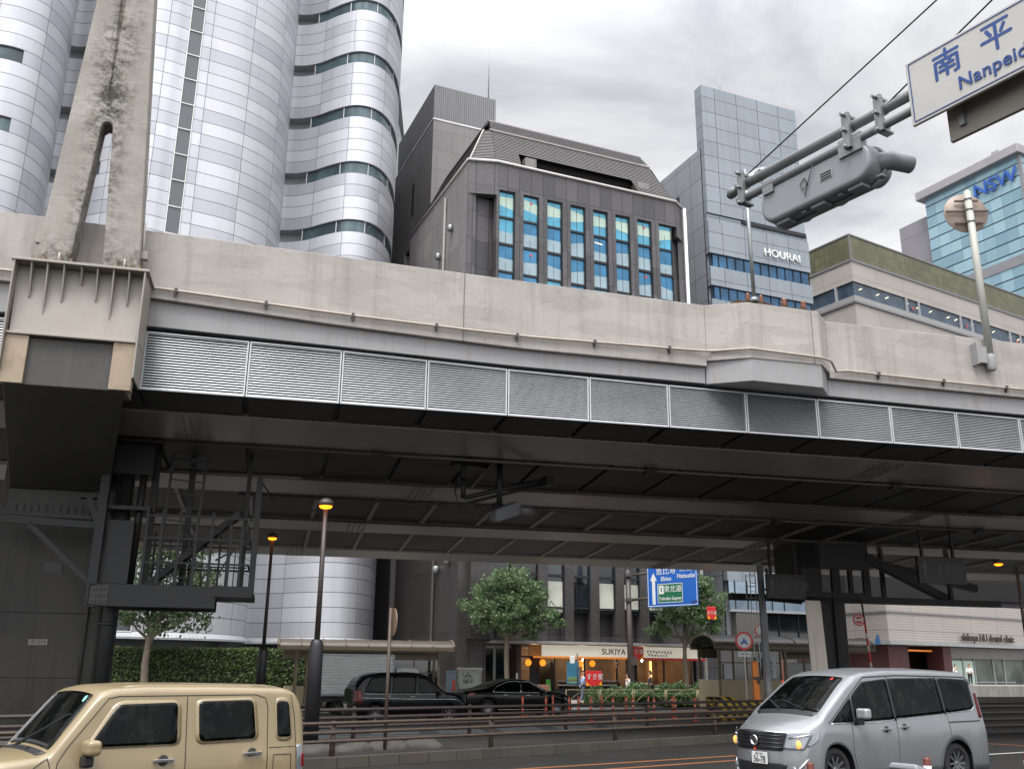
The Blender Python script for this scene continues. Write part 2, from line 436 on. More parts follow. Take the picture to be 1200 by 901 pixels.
# ------------------------------------------------------------------ expressway viaduct (local frame: x along the edge, y away from the viewer)
AZV = 13.6
VO = (-8.7, 21.4)
ZT = lambda s: interp(s, [-16, 0, 8.9, 14.4, 18.1, 25, 62], [12.33, 11.92, 11.63, 11.47, 11.37, 11.30, 11.0])
ZB = lambda s: interp(s, [-16, 0, 4.5, 9, 18, 25, 62], [10.6, 10.20, 9.93, 9.75, 9.68, 9.60, 9.4])
ZF = lambda s: interp(s, [-16, 0, 4.5, 9, 14, 21.6, 30, 62], [9.7, 9.54, 9.43, 9.31, 9.27, 9.15, 9.08, 9.0])
ZL = lambda s: interp(s, [-16, 0, 4.5, 9, 13.6, 18.8, 24.5, 62], [9.58, 9.43, 9.36, 9.23, 9.16, 9.10, 9.03, 8.9])
V = thing('expressway_viaduct', 'long grey elevated expressway with pale concrete parapet, silver louvre band and dark ribbed underside', 'viaduct', (*VO, 0), AZV)
def concrete_wall(name):
    b = NB(name); o = b.obj()
    n1 = b.noise(o, 0.35, 6, 0.62)
    base = b.ramp(n1, 0.3, 0.72, col('#8b8681'), col('#a09b96'))
    sp = b.n("ShaderNodeSeparateXYZ"); b.l(o, sp.inputs[0])
    st = b.ramp(b.noise(o, 1.0, 6, 0.7, stretch=(2.2, 2.2, 0.14)), 0.50, 0.76)
    base = b.mix(b.math('MULTIPLY', st, 0.48), base, col('#544f4a'))
    rust = b.ramp(b.noise(o, 1.0, 7, 0.7, stretch=(4.5, 4.5, 0.10)), 0.66, 0.74)
    base = b.mix(b.math('MULTIPLY', rust, 0.6), base, col('#4e3822'))
    patch = b.ramp(b.noise(o, 0.9, 2, 0.4, stretch=(0.6, 1, 2.2)), 0.52, 0.56)
    base = b.mix(b.math('MULTIPLY', patch, 0.22), base, col('#77716b'))
    wave = b.noise(o, 0.55, 5, 0.6, stretch=(1, 1, 1.6))
    crack = b.math('LESS_THAN', b.math('ABSOLUTE', b.math('SUBTRACT', wave, 0.52)), 0.0022)
    base = b.mix(b.math('MULTIPLY', crack, 0.18), base, col('#6b635b'))
    jm = grid_mask(b, sp.outputs[0], sp.outputs[2], 9.6, None, 0.03, 0.02, 2.0)
    base = b.mix(b.math('MULTIPLY', jm, 0.75), base, col('#544f4a'))
    b.bump(b.math('ADD', b.math('MULTIPLY', b.noise(o, 9, 6, 0.7), 0.6), b.math('MULTIPLY', crack, 0.6)), 0.55, 0.03)
    return b.set(base, 0.85)
M_PARAPET = concrete_wall('painted_parapet_concrete')
M_FASCIA = mat('fascia_grey_steel', '#8e9092', 0.5, 0.1, 0.07, 1.2, streak=0.35, dirtc='#5f5a55')
ss = [-16, -8, 0, 2.3, 4.5, 6.8, 9, 11.5, 14.0]
ss2 = [18.95, 21.6, 25, 30, 40, 62]
def strip(b, ss, y0, y1, zlo, zhi, m=0):
    for a, c in zip(ss, ss[1:]):
        b.hexa([(a, y0, zlo(a)), (c, y0, zlo(c)), (c, y1, zlo(c)), (a, y1, zlo(a)), (a, y0, zhi(a)), (c, y0, zhi(c)), (c, y1, zhi(c)), (a, y1, zhi(a))], m)
def loft_strip(b, ss, y0, y1, zlo, zhi, m=0):
    r = []
    for a in ss: r.append(b.add([(a, y0, zlo(a)), (a, y1, zlo(a)), (a, y1, zhi(a)), (a, y0, zhi(a))]))
    for p, q in zip(r, r[1:]):
        for k in range(4):
            k2 = (k + 1) % 4; b.face((p + k, q + k, q + k2, p + k2), m)
    b.face([r[0] + k for k in range(4)], m); b.face([r[-1] + k for k in (3, 2, 1, 0)], m)
def dense(a, b, n): return [a + (b - a) * k / n for k in range(n + 1)]
pw = MB(); loft_strip(pw, dense(-16, 14.3, 30), -0.25, 0.10, ZB, ZT); loft_strip(pw, dense(18.0, 62, 30), -0.25, 0.10, ZB, ZT)
pb = [(14.3, -0.25), (15.31, -0.83), (17.42, -0.83), (18.0, -0.25), (18.0, 0.10), (14.3, 0.10)]
pw.prism(pb, lambda x, y: (x, y, ZB(x) + 0.15), lambda x, y: (x, y, ZT(x)))
pw.build('parapet', M_PARAPET, V, bevel=0.02)
M_FASCIA_L = mat('fascia_light_paint', '#848484', 0.55, 0.05, 0.07, 1.2, streak=0.5, dirtc='#6e6152')
fb = MB(); loft_strip(fb, dense(-16, 14.3, 24), -0.10, 0.2, ZF, lambda s: ZB(s) + 0.004); loft_strip(fb, dense(18.0, 62, 24), -0.10, 0.2, ZF, lambda s: ZB(s) + 0.004)
fb.prism([(14.32, -0.12), (15.33, -0.80), (17.40, -0.80), (17.98, -0.12), (17.98, 0.2), (14.32, 0.2)], lambda x, y: (x, y, ZF(x) - 0.02), lambda x, y: (x, y, ZB(x) + 0.156))
fb.build('fascia_beam', M_FASCIA_L, V, bevel=0.01)
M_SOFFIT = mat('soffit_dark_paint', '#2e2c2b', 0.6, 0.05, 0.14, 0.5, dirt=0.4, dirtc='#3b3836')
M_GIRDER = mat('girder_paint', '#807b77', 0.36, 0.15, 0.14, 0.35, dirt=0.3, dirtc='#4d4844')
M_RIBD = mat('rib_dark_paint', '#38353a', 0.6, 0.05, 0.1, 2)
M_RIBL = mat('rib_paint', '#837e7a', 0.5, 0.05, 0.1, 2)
PB = [-16.4, -14.2, -12.0, -9.8, -7.6, -5.2, -2.75]
PS = [0, 2.39, 4.62, 6.75, 8.83, 11.02, 13.24, 15.5, 17.65, 19.95, 22.09, 24.23, 26.4, 28.6, 30.8, 33, 35.2, 37.4, 39.6, 41.8, 44, 46.2, 48.4, 50.6, 52.8, 55, 57.2, 59.4]
# the deck falls gently towards its far edge (superelevation)
FALL = 0.05
def yt(y0):
    return -22.85 + (6.22 + FALL * 22.85) / (6.22 + FALL * (y0 + 22.85)) * (y0 + 22.85)
def slab(b, x0, x1, y0, y1, z0, z1, m=0):
    """box whose floor and top follow the fall; y already mapped"""
    d0, d1 = -FALL * y0, -FALL * y1
    return b.hexa([(x0, y0, z0 + d0), (x1, y0, z0 + d0), (x1, y1, z0 + d1), (x0, y1, z0 + d1), (x0, y0, z1 + d0), (x1, y0, z1 + d0), (x1, y1, z1 + d1), (x0, y1, z1 + d1)], m)
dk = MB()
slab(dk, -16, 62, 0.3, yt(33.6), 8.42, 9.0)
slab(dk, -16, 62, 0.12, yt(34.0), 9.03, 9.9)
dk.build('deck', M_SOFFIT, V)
G = [(yt(a), yt(c)) for a, c in ((2.1, 5.0), (10.3, 13.2), (19.6, 22.7), (29.8, 33.5))]
for y0, y1 in G:
    b = MB(); slab(b, -16, 62, y0, y1, 8.0, 8.6)
    b.build('box_girder', M_GIRDER, V, bevel=0.02)
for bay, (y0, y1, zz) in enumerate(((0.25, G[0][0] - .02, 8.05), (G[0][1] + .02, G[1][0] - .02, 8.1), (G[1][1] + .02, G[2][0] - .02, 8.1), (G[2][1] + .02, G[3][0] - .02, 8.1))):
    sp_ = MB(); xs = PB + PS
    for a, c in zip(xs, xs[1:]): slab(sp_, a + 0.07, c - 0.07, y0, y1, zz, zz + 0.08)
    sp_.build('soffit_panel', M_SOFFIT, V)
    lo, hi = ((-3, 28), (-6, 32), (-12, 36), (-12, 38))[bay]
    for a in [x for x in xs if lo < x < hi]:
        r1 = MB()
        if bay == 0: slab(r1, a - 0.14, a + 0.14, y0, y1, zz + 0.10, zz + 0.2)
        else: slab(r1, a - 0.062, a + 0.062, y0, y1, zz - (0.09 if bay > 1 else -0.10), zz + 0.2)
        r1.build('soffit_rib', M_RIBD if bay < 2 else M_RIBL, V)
# splice plates with rows of bolt heads on the girder bottoms
for (y0, y1), xs in zip(G, ((1.1, 21.4, 43), (8.0, 27.0), (6.4, 24.0), (4.2, 22.0))):
    for x in xs:
        bt = MB(); slab(bt, x - 0.42, x + 0.42, y0 + 0.06, y1 - 0.06, 7.985, 7.999)
        for i in range(4):
            for j in range(12):
                ya = y0 + 0.2 + (y1 - y0 - 0.5) * j / 11
                slab(bt, x - 0.33 + 0.2 * i, x - 0.27 + 0.2 * i, ya, ya + .08, 7.95, 7.984)
        bt.build('splice_plate', M_GIRDER, V)
# silver louvre panels hung on the edge girder
def louvre_mat(name):
    b = NB(name); o = b.obj()
    r = b.noise(o, 0.5, 4, 0.6)
    return b.set(b.ramp(r, 0.3, 0.7, col('#9c9ea1'), col('#b6b8ba')), 0.42, 0.35)
M_LOUV = louvre_mat('louvre_aluminium')
M_GAP = mat('dark_gap', '#17171a', 0.9, 0, 0.1, 2)
for a, c in list(zip(PB, PB[1:])) + list(zip(PS, PS[1:])):
    b = MB(); n = 21
    zl = lambda s: 8.0; xa, xc = a + 0.012, c - 0.012
    for k in range(n):
        t0 = (k + 0.18) / n; t1 = (k + 0.58) / n
        za, zc_ = lerp(8.03, ZL(a) - .02, t0), lerp(8.03, ZL(c) - .02, t0); zA, zC = lerp(8.03, ZL(a) - .02, t1), lerp(8.03, ZL(c) - .02, t1)
        b.hexa([(xa, -0.015, za), (xc, -0.015, zc_), (xc, 0.03, za * 0 + zc_ + .02), (xa, 0.03, za + .02), (xa, 0.0, zA), (xc, 0.0, zC), (xc, 0.045, zC + .02), (xa, 0.045, zA + .02)])
    b.box(xa, xa + 0.035, -0.03, 0.06, 8.0, ZL(a)); b.box(xc - 0.035, xc, -0.03, 0.06, 8.0, ZL(c))
    loft_strip(b, [xa + .036, xc - .036], -0.028, 0.05, lambda s: 8.0, lambda s: 8.035); loft_strip(b, [xa + .036, xc - .036], -0.028, 0.05, lambda s: ZL(s) - 0.035, lambda s: ZL(s))
    b.build('louvre_panel', M_LOUV, V)
bk = MB(); loft_strip(bk, dense(-16, 62, 40), 0.11, 0.22, lambda s: 8.02, lambda s: ZF(s) + 0.03)
bk.build('louvre_backing', M_GAP, V)
# conduit along the parapet foot with clamps
ZP = lambda s: ZB(s) + interp(s, [-16, 0, 9, 14, 20, 62], [0.24, 0.24, 0.31, 0.40, 0.22, 0.22])
pts = [(s, -0.31, ZP(s)) for s in dense(-16, 13.9, 20)] + [(14.4, -0.36, ZP(14.4) + 0.02), (15.29, -0.89, ZP(15) + .02), (17.4, -0.89, ZP(17) + .02), (17.75, -0.75, ZP(17) + .0), (18.15, -0.33, ZP(18) - .1), (18.5, -0.31, ZP(19))] + [(s, -0.31, ZP(s)) for s in dense(19.6, 62, 24)]
pp = MB(); pp.tube(pts, 0.034, 8); pp.build('conduit', mat('conduit_paint', '#9b9186', 0.55, 0.1, 0.1, 3, dirt=0.3), V)
for k in range(36):
    s = -15 + 2.1 * k + 0.9
    if 14 < s < 18.4: continue
    b = MB(); b.box(s - 0.035, s + 0.035, -0.36, -0.25, ZP(s) - 0.055, ZP(s) + 0.055); b.box(s - 0.02, s + 0.02, -0.34, -0.25, ZP(s) - 0.13, ZP(s) - 0.055)
    b.build('pipe_clamp', M_DARKPAINT, V)
# rusty debris and insulators on the bulge of the parapet
rb = MB(); random.seed(3)
for k in range(9):
    x = 15.2 + 0.27 * k; rb.rbox((x, -0.45 + random.uniform(-.1, .1), ZT(x) + 0.05), 0.3, 0.3, 0.1 + 0.08 * random.random(), random.random())
build_each(rb, 'bearing_plate', mat('rusty_steel', '#4a3a2e', 0.9, 0.2, 0.3, 6, dirt=0.6), V, bevel=0.01)
for x, r in ((15.5, .09), (15.9, .07), (16.6, .10), (17.2, .1)):
    b = MB(); b.lathe([(r, 0), (r * .6, .06), (r, .1), (r * .5, .16), (r * .9, .2), (r * .3, .26)], (x, -0.5, ZT(x) + 0.15), (0, 0, 1), 10)
    b.build('insulator', mat('insulator_glaze', '#7a4a36', 0.4, 0, 0.2, 6), V)

# left pier with skewed cantilever head
M_PIER = mat('pier_grey_paint', '#353432', 0.6, 0.05, 0.16, 0.4, dirt=0.5, streak=0.5, bump=.15, bscale=14, dirtc='#4a4743')
M_CREAM = mat('cream_steel_paint', '#89837b', 0.5, 0.05, 0.07, 1.2, dirt=0.25, streak=0.25, dirtc='#6b5a46')
def pier_mat():
    b = NB('grimy_pier_paint'); o = b.obj(); sp = b.n("ShaderNodeSeparateXYZ"); b.l(o, sp.inputs[0])
    base = b.ramp(b.noise(o, .5, 6, .65), .3, .7, col('#302f2d'), col('#3f3d3a'))
    st = b.ramp(b.noise(o, 1.0, 6, .7, stretch=(3, 3, .12)), .5, .72); base = b.mix(b.math('MULTIPLY', st, .55), base, col('#1f1d1b'))
    low = b.math('MULTIPLY', b.math('MAXIMUM', b.math('SUBTRACT', 1.0, b.math('DIVIDE', sp.outputs[2], 1.9)), 0.0), b.ramp(b.noise(o, 2.2, 8, .75), .35, .65))
    base = b.mix(b.math('MINIMUM', low, .85), base, col('#191613'))
    rs = b.ramp(b.noise(o, 3.0, 7, .75), .66, .72); base = b.mix(b.math('MULTIPLY', rs, .5), base, col('#3b2a1b'))
    b.bump(b.noise(o, 10, 5, .6), .2, .01)
    return b.set(base, .6, 0, Specular_IOR_Level=.3)
M_PIERC = pier_mat()
PR = thing('bridge_pier', 'massive dark grey bridge pier with number plate carrying the left end of the viaduct', 'pier', (*VO, 0), AZV)
b = MB(); b.box(-4.15, -1.12, 6.1, 9.2, 0, 7.95); b.build('pier_column', M_PIERC, PR, bevel=0.12, seg=3)
b = MB(); b.box(-4.0, -1.3, 6.092, 6.098, 3.18, 3.2); b.box(-4.0, -1.3, 6.092, 6.098, 1.5, 1.515); b.build('panel_joint', M_GAP, PR)
b = MB(); b.tube([(-1.5, 6.04, 0), (-1.5, 6.04, 5.7)], .04, 8); b.box(-1.62, -1.38, 5.98, 6.1, 1.0, 1.35); b.build('conduit', M_PIERC, PR)
b = MB(); b.hexa([(-2.6, -1.1, 7.62), (-0.12, -1.1, 7.62), (-1.36, 6.04, 6.55), (-3.95, 6.04, 6.55), (-2.6, -1.1, 8.7), (-0.12, -1.1, 8.7), (-1.36, 6.04, 8.9), (-3.95, 6.04, 8.9)])
b.hexa([(-3.95, 6.044, 5.75), (-1.36, 6.044, 5.75), (-1.36, 6.5, 5.75), (-3.95, 6.5, 5.75), (-3.95, 6.044, 6.55), (-1.36, 6.044, 6.55), (-1.36, 6.5, 6.55), (-3.95, 6.5, 6.55)])
b.build('cantilever_head', M_PIER, PR, bevel=0.02)
b = MB(); b.box(-2.70, 0.06, -1.25, -0.30, 8.72, 8.78)
b.hexa([(-2.62, -1.18, 8.78), (-0.02, -1.18, 8.78), (-0.02, -0.3, 8.78), (-2.62, -0.3, 8.78), (-2.70, -1.05, 10.38), (0.06, -1.05, 10.38), (0.06, -0.3, 10.38), (-2.70, -0.3, 10.38)])
b.box(-2.76, 0.12, -1.42, -0.28, 10.38, 10.44)
for x in (-2.69, 0.03):
    b.hexa([(x - .02, -1.30, 7.9), (x + .02, -1.30, 7.9), (x + .02, -.3, 7.9), (x - .02, -.3, 7.9), (x - .02, -1.40, 10.379), (x + .02, -1.40, 10.379), (x + .02, -.3, 10.379), (x - .02, -.3, 10.379)])
b.build('pylon_bracket', M_CREAM, PR, bevel=0.008)
b = MB()
for k, (x, l) in enumerate(((-2.35, .75), (-2.02, 1.15), (-1.68, .8), (-1.32, .35), (-0.98, .72), (-0.64, 1.15), (-0.31, .75))):
    b.hexa([(x - .016, -1.145, 10.38 - l), (x + .016, -1.145, 10.38 - l), (x + .016, -1.10, 10.38 - l), (x - .016, -1.10, 10.38 - l), (x - .016, -1.36, 10.379), (x + .016, -1.36, 10.379), (x + .016, -1.05, 10.379), (x - .016, -1.05, 10.379)])
build_each(b, 'stiffener_rib', M_CREAM, PR)
b = MB(); b.box(-2.6, -0.1, -0.92, -0.3, 7.63, 8.72); b.build('recess_panel', mat('stained_cream_paint', '#6b6357', 0.6, 0, 0.10, 0.9, dirt=0.8, dirtc='#5a3c1e'), PR)
b = MB(); b.box(-2.66, -2.2, -1.2, -0.93, 7.63, 8.71); b.box(-0.46, 0.0, -1.2, -0.93, 7.63, 8.71); build_each(b, 'recess_cheek', mat('rusty_cream_paint', '#8a7c69', 0.6, 0, 0.12, 0.9, dirt=0.9, dirtc='#4a2c14'), PR)
b = MB()
for k in range(25):
    a0, a1 = math.pi * k / 24, math.pi * (k + 1) / 24
for k in range(24):
    a0, a1 = math.pi + math.pi * k / 24, math.pi + math.pi * (k + 1) / 24
    b.bar((-1.4 + .42 * math.cos(a0), -.925, 8.4 + .42 * math.sin(a0)), (-1.4 + .42 * math.cos(a1), -.925, 8.4 + .42 * math.sin(a1)), 0.012, 0.012)
b.build('inspection_hatch', M_DARKPAINT, PR)
b = MB()
for k in range(12): b.box(-3.72 + 0.19 * k, -3.69 + 0.19 * k, 6.0, 6.06, 5.82, 6.12)
b.build('weld_rib', M_PIER, PR)
b = MB(); b.box(-2.89, -2.41, 6.075, 6.098, 2.35, 2.50); npl = b.build('number_plate', mat('plate_grey', '#6f6d68', 0.6, 0, 0.05, 4), PR)
text('plate_number', '渋-214', 0.125, M_INK, npl, (-2.65, 6.072, 2.425), (90, 0, 0), 0.002, bold=0.004, sx=1.1)
b = MB(); b.box(-2.75, -2.3, 6.07, 6.098, 4.25, 4.55); b.box(-2.72, -2.33, 6.06, 6.07, 4.28, 4.52, 1); b.build('notice_plate', [M_BLACKPLASTIC, mat('plate_dull', '#3f3f3d', 0.7, 0, 0.1, 8)], PR)

# concrete pylon straddling the bracket
def pylon_mat():
    b = NB('stained_pylon_concrete'); o = b.obj()
    n1 = b.noise(o, 0.8, 6, 0.6)
    base = b.ramp(n1, 0.3, 0.7, col('#7e7972'), col('#96928b'))
    sp = b.n("ShaderNodeSeparateXYZ"); b.l(o, sp.inputs[0])
    m1 = b.ramp(b.noise(o, 1.0, 9, 0.80, stretch=(2.6, 2.6, 3.4)), 0.44, 0.66)
    mid = b.math('SUBTRACT', 1.0, b.math('MULTIPLY', b.math('ABSOLUTE', b.math('ADD', sp.outputs[0], 1.32)), 1.35))
    big = b.ramp(b.noise(o, 0.40, 3, 0.5), 0.36, 0.58)
    k = b.math('MULTIPLY', b.math('MULTIPLY', m1, b.math('MAXIMUM', mid, 0.12)), b.math('ADD', b.math('MULTIPLY', big, 0.8), 0.2))
    base = b.mix(b.math('MINIMUM', b.math('MULTIPLY', k, 1.9), 0.92), base, col('#1f1d13'))
    st = b.ramp(b.noise(o, 1.0, 5, 0.6, stretch=(7, 7, 0.2)), 0.5, 0.75)
    base = b.mix(b.math('MULTIPLY', st, 0.25), base, col('#7d7361'))
    low = b.math('SUBTRACT', 1.0, b.math('DIVIDE', b.math('SUBTRACT', sp.outputs[2], 10.45), 0.9))
    moss = b.math('MULTIPLY', b.ramp(b.noise(o, 5, 7, 0.7), 0.42, 0.62), b.math('MAXIMUM', low, 0.0))
    base = b.mix(b.math('MINIMUM', b.math('MULTIPLY', moss, 1.2), 0.85), base, col('#22230f'))
    jm = grid_mask(b, sp.outputs[0], sp.outputs[2], None, 2.1, 0.03, 0.025, 0, 0.35)
    base = b.mix(b.math('MULTIPLY', jm, 0.4), base, col('#6e675b'))
    b.bump(b.noise(o, 12, 7, 0.7), 0.45, 0.03)
    return b.set(base, 0.9)
PY = thing('signal_pylon', 'tall tapering pale concrete pylon with slotted legs and dark mould stains', 'pylon', (*VO, 0), AZV)
b = MB(); zt = 34.0
tl = lambda z: lerp(-2.40, -1.96, (z - 10.5) / 7.3); tr = lambda z: lerp(-0.17, -0.64, (z - 10.5) / 7.3)
sl_ = lambda z: lerp(-1.68, -1.44, (z - 10.5) / 3.6); sr_ = lambda z: lerp(-0.97, -1.18, (z - 10.5) / 3.6)
outl = [(tl(10.5), 10.52), (sl_(10.5), 10.52)]
zs = 14.15; cxs, rr_ = (sl_(zs) + sr_(zs)) / 2, (sr_(zs) - sl_(zs)) / 2
arc = [(cxs - rr_ * math.cos(math.pi * k / 8), zs + rr_ * math.sin(math.pi * k / 8) * 1.1) for k in range(9)]
outl += arc + [(sr_(10.5), 10.52), (tr(10.5), 10.52), (tr(zt), zt), (tl(zt), zt)]
b.prism(outl, lambda x, z: (x, -0.98, z), lambda x, z: (x, -0.42, z))
b.build('pylon_shaft', pylon_mat(), PY, bevel=0.03)
for x0, x1 in ((-2.5, -1.55), (-1.05, -0.08)):
    b = MB(); b.box(x0, x1, -1.12, -0.36, 10.443, 10.51)
    for x in (x0 + .08, x0 + .3, x1 - .3, x1 - .08): b.lathe([(.045, 0), (.045, .05), (.028, .05), (.028, .14)], (x, -1.05, 10.51), (0, 0, 1), 6)
    b.build('base_plate', mat('rusty_plate', '#5b4a38', 0.8, 0.1, 0.25, 5, dirt=0.6), PY)
b = MB(); b.tube([(-1.9, -1.0, 10.5), (-1.9, -1.0, 10.8)], 0.03, 8); b.tube([(-0.5, -1.0, 10.5), (-0.5, -1.0, 10.8)], 0.03, 8); build_each(b, 'anchor_stub', M_CREAM, PY)
b = MB(); b.tube([(tr(10.6) + .03, -.7, 10.6), (tr(11.9) + .03, -.7, 11.9)], 0.03, 8); b.box(tr(11) , tr(11) + .14, -.78, -.62, 10.95, 11.15); b.box(tl(11) - .14, tl(11), -.78, -.62, 11.1, 11.3); b.tube([(tl(10.6) - .03, -.7, 10.6), (tl(12.2) - .03, -.7, 12.2)], 0.03, 8); build_each(b, 'cable_pipe', M_CREAM, PY)

# hanging maintenance cage beside the pier
M_CAGE = mat('cage_dark_steel', '#1e1f20', 0.55, 0.2, 0.15, 3, dirt=0.3)
CG = thing('maintenance_platform', 'dark steel maintenance platform with railings and ladder hanging under the bridge beside the pier', 'platform', (-9.0, 26.5, 0), AZV)
b = MB(); b.box(-2.2, 1.0, -0.5, -0.28, 3.32, 3.90); b.box(-2.2, 2.0, -0.28, 1.5, 3.62, 3.75); b.box(0.9, 1.95, -0.52, -0.30, 3.62, 3.92); b.box(-2.2, 0.95, 1.2, 1.4, 3.32, 3.9); build_each(b, 'platform_beam', M_CAGE, CG, bevel=0.01)
b = MB(); b.box(-2.15, -1.70, -0.53, -0.50, 3.36, 3.84)
for i in range(3):
    for j in range(3): b.lathe([(.045, 0), (.045, .03)], (-2.03 + .11 * i * 1.0, -0.53, 3.44 + .16 * j), (0, -1, 0), 6)
b.build('bolt_plate', M_PIER, CG)
b = MB(); b.box(-2.25, -2.02, -0.5, -0.2, 3.3, 7.9); b.box(-1.1, -0.92, 0.6, 0.8, 3.9, 7.9); b.box(1.82, 1.98, -0.45, -0.25, 3.7, 7.0); b.box(1.5, 1.62, 0.9, 1.05, 3.75, 8.0); b.box(-0.15, 0.02, 1.2, 1.35, 3.9, 7.9); build_each(b, 'hanger_post', M_CAGE, CG)
b = MB()
for x in (-0.95, -0.55, -0.1, 0.35, 0.75, 1.25, 1.55): b.box(x - .035, x + .035, -0.46, -0.39, 3.9, 5.9 if x < 0.9 else 5.6)
for x in (-0.9, 0.1, 0.9, 1.6): b.box(x - .03, x + .03, 1.3, 1.36, 3.9, 5.5)
for z in (4.5, 5.15, 5.75): b.box(-1.0, 1.8, -0.45, -0.40, z - .025, z + .025); b.box(-1.0, 1.8, 1.3, 1.35, z - .025, z + .025)
for z in (4.5, 5.15): b.box(1.75, 1.8, -0.45, 1.3, z - .025, z + .025); 
b.bar((0.9, -0.42, 4.0), (1.85, -0.36, 5.9), .05, .05); b.bar((0.9, -0.40, 4.6), (1.85, -0.33, 5.2), .05, .05)
b.build('railing', M_CAGE, CG)
b = MB()
for x in (-0.52, 0.38): b.bar((x - .12, 0.1, 3.9), (x, 0.1, 7.6), .07, .07)
for k in range(10): z = 4.2 + .38 * k; b.bar((-0.6 + .012 * k, 0.1, z), (0.28 + .012 * k, 0.1, z - .06), .03, .03)
b.box(-0.62, 0.5, 0.02, 0.12, 7.35, 7.48); b.build('ladder', M_CAGE, CG)
b = MB(); b.bar((-4.6, -0.35, 5.5), (-2.1, -0.35, 5.42), .12, .18); b.bar((-4.6, -0.3, 5.68), (-2.1, -0.3, 5.62), .1, .1); b.bar((-3.9, -0.35, 5.4), (-2.2, -0.35, 3.9), .12, .14); b.bar((-2.5, -0.4, 6.15), (-2.15, -0.4, 5.4), .15, .15); b.box(-2.75, -2.35, -0.42, -0.1, 6.15, 6.2); build_each(b, 'brace', M_CAGE, CG)
b = MB(); b.tube([(-1.75, 0.3, 0.0), (-1.72, 0.3, 3.6), (-1.7, 0.3, 7.9)], 0.19, 12); b.tube([(-1.74, 0.3, 2.85), (-1.74, 0.3, 2.95)], 0.23, 12); b.tube([(-1.30, 0.2, 3.9), (-1.25, 0.2, 7.9)], 0.10, 8); build_each(b, 'downpipe', M_CAGE, CG)
b = MB(); b.tube([(1.9, -.3, 6.9), (2.4, -.5, 6.2), (3.0, -.8, 5.95), (3.5, -1.1, 6.0)], 0.02, 6); b.build('loose_cable', M_BLACK, CG)

# denser rear railing, stair flight and hangers of the cage
b = MB()
for k in range(13): x = -1.05 + .22 * k; b.box(x - .015, x + .015, .58, .61, 3.9, 5.2)
b.box(-1.1, 1.7, .57, .62, 5.2, 5.25); b.box(-1.1, 1.7, .57, .62, 4.5, 4.54); b.build('inner_railing', M_CAGE, CG)
b = MB()
for y in (.15, .75): b.bar((-.9, y, 3.9), (1.4, y, 6.0), .05, .16)
for k in range(9): t = (k + .5) / 9; b.box(-.9 + 2.3 * t - .12, -.9 + 2.3 * t + .12, .15, .75, 3.9 + 2.1 * t - .02, 3.9 + 2.1 * t + .02)
b.build('stair_flight', M_CAGE, CG)
b = MB(); b.box(-2.1, -.95, -.3, 1.2, 5.9, 6.0); b.box(-2.0, -1.0, -.2, .9, 6.9, 7.9); b.box(-1.95, -1.3, -.3, .0, 3.92, 5.6); build_each(b, 'equipment_box', M_CAGE, CG)
# service pipes and junction boxes under the deck
b = MB()
ya, yb_ = G[0][1] + .25, G[1][1] + .2
for pts_, r_ in (([(-1, ya, 0), (45, ya, 0)], .05), ([(2, yb_, 0), (40, yb_, 0)], .06), ([(4, G[1][0] - .3, 0), (30, G[1][0] - .3, 0)], .035), ([(-2, G[2][0] - .2, 0), (40, G[2][0] - .2, 0)], .045), ([(9.5, ya, 0), (9.5, G[1][0] - .1, 0)], .04)):
    b.tube([(x, y, 8.02 - r_ - FALL * y) for x, y, _ in pts_], r_, 8)
build_each(b, 'service_pipe', mat('service_pipe_paint', '#5a5552', .5, .2, .1, 3, dirt=.3), V)
for x, y in ((6, ya), (14.4, ya), (23, ya), (11, yb_), (22, yb_), (31, yb_)):
    b = MB(); b.box(x - .18, x + .18, y - .13, y + .13, 7.84 - FALL * y, 8.08 - FALL * y); b.build('junction_box', M_CAGE, V, bevel=.01)
# far pier: light column under a dark cross head with two unlit guide boards
M_COLC = mat('column_lit_concrete', '#cfc8bb', 0.8, 0, 0.08, 0.8, streak=0.35, dirtc='#6f675b')  # pale tone carries the light on the column's lit face
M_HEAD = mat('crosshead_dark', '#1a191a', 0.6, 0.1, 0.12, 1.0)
P2 = thing('rear_bridge_pier', 'pale square concrete column under a dark steel cross head behind the minivan', 'pier', (13.26, 41.55, .206), AZV); P2.scale = (.884,) * 3
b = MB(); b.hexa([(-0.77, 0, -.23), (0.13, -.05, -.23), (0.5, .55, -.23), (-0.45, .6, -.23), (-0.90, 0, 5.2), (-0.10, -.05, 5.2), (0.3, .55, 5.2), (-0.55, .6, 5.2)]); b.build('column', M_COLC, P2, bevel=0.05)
b = MB(); b.hexa([(0.14, 0, -.23), (1.35, 0.2, -.23), (2.7, 2.3, -.23), (1.5, 2.2, -.23), (-0.09, 0, 5.15), (1.35, 0.2, 5.15), (2.7, 2.3, 5.15), (1.5, 2.2, 5.15)]); b.build('column_shaded_face', M_HEAD, P2, bevel=0.02)  # dark block drawn as the column's shaded face, shade put into its colour
b = MB(); b.box(0.62, 0.80, -.06, 0.06, 0, 6); b.build('downpipe', M_BLACK, P2)
b = MB()
b.box(-1.0, 2.7, -0.1, 0.05, 5.35, 5.6); b.box(-1.0, 2.7, -0.1, 0.05, 6.7, 7.95); b.box(-1.0, 0.05, -0.1, 2.5, 5.6, 7.9); b.box(0.62, 1.05, -0.1, 0.1, 5.6, 6.7); b.box(1.55, 1.75, -0.1, 0.1, 5.6, 6.7); b.box(2.35, 2.7, -0.1, 0.1, 5.6, 6.7)
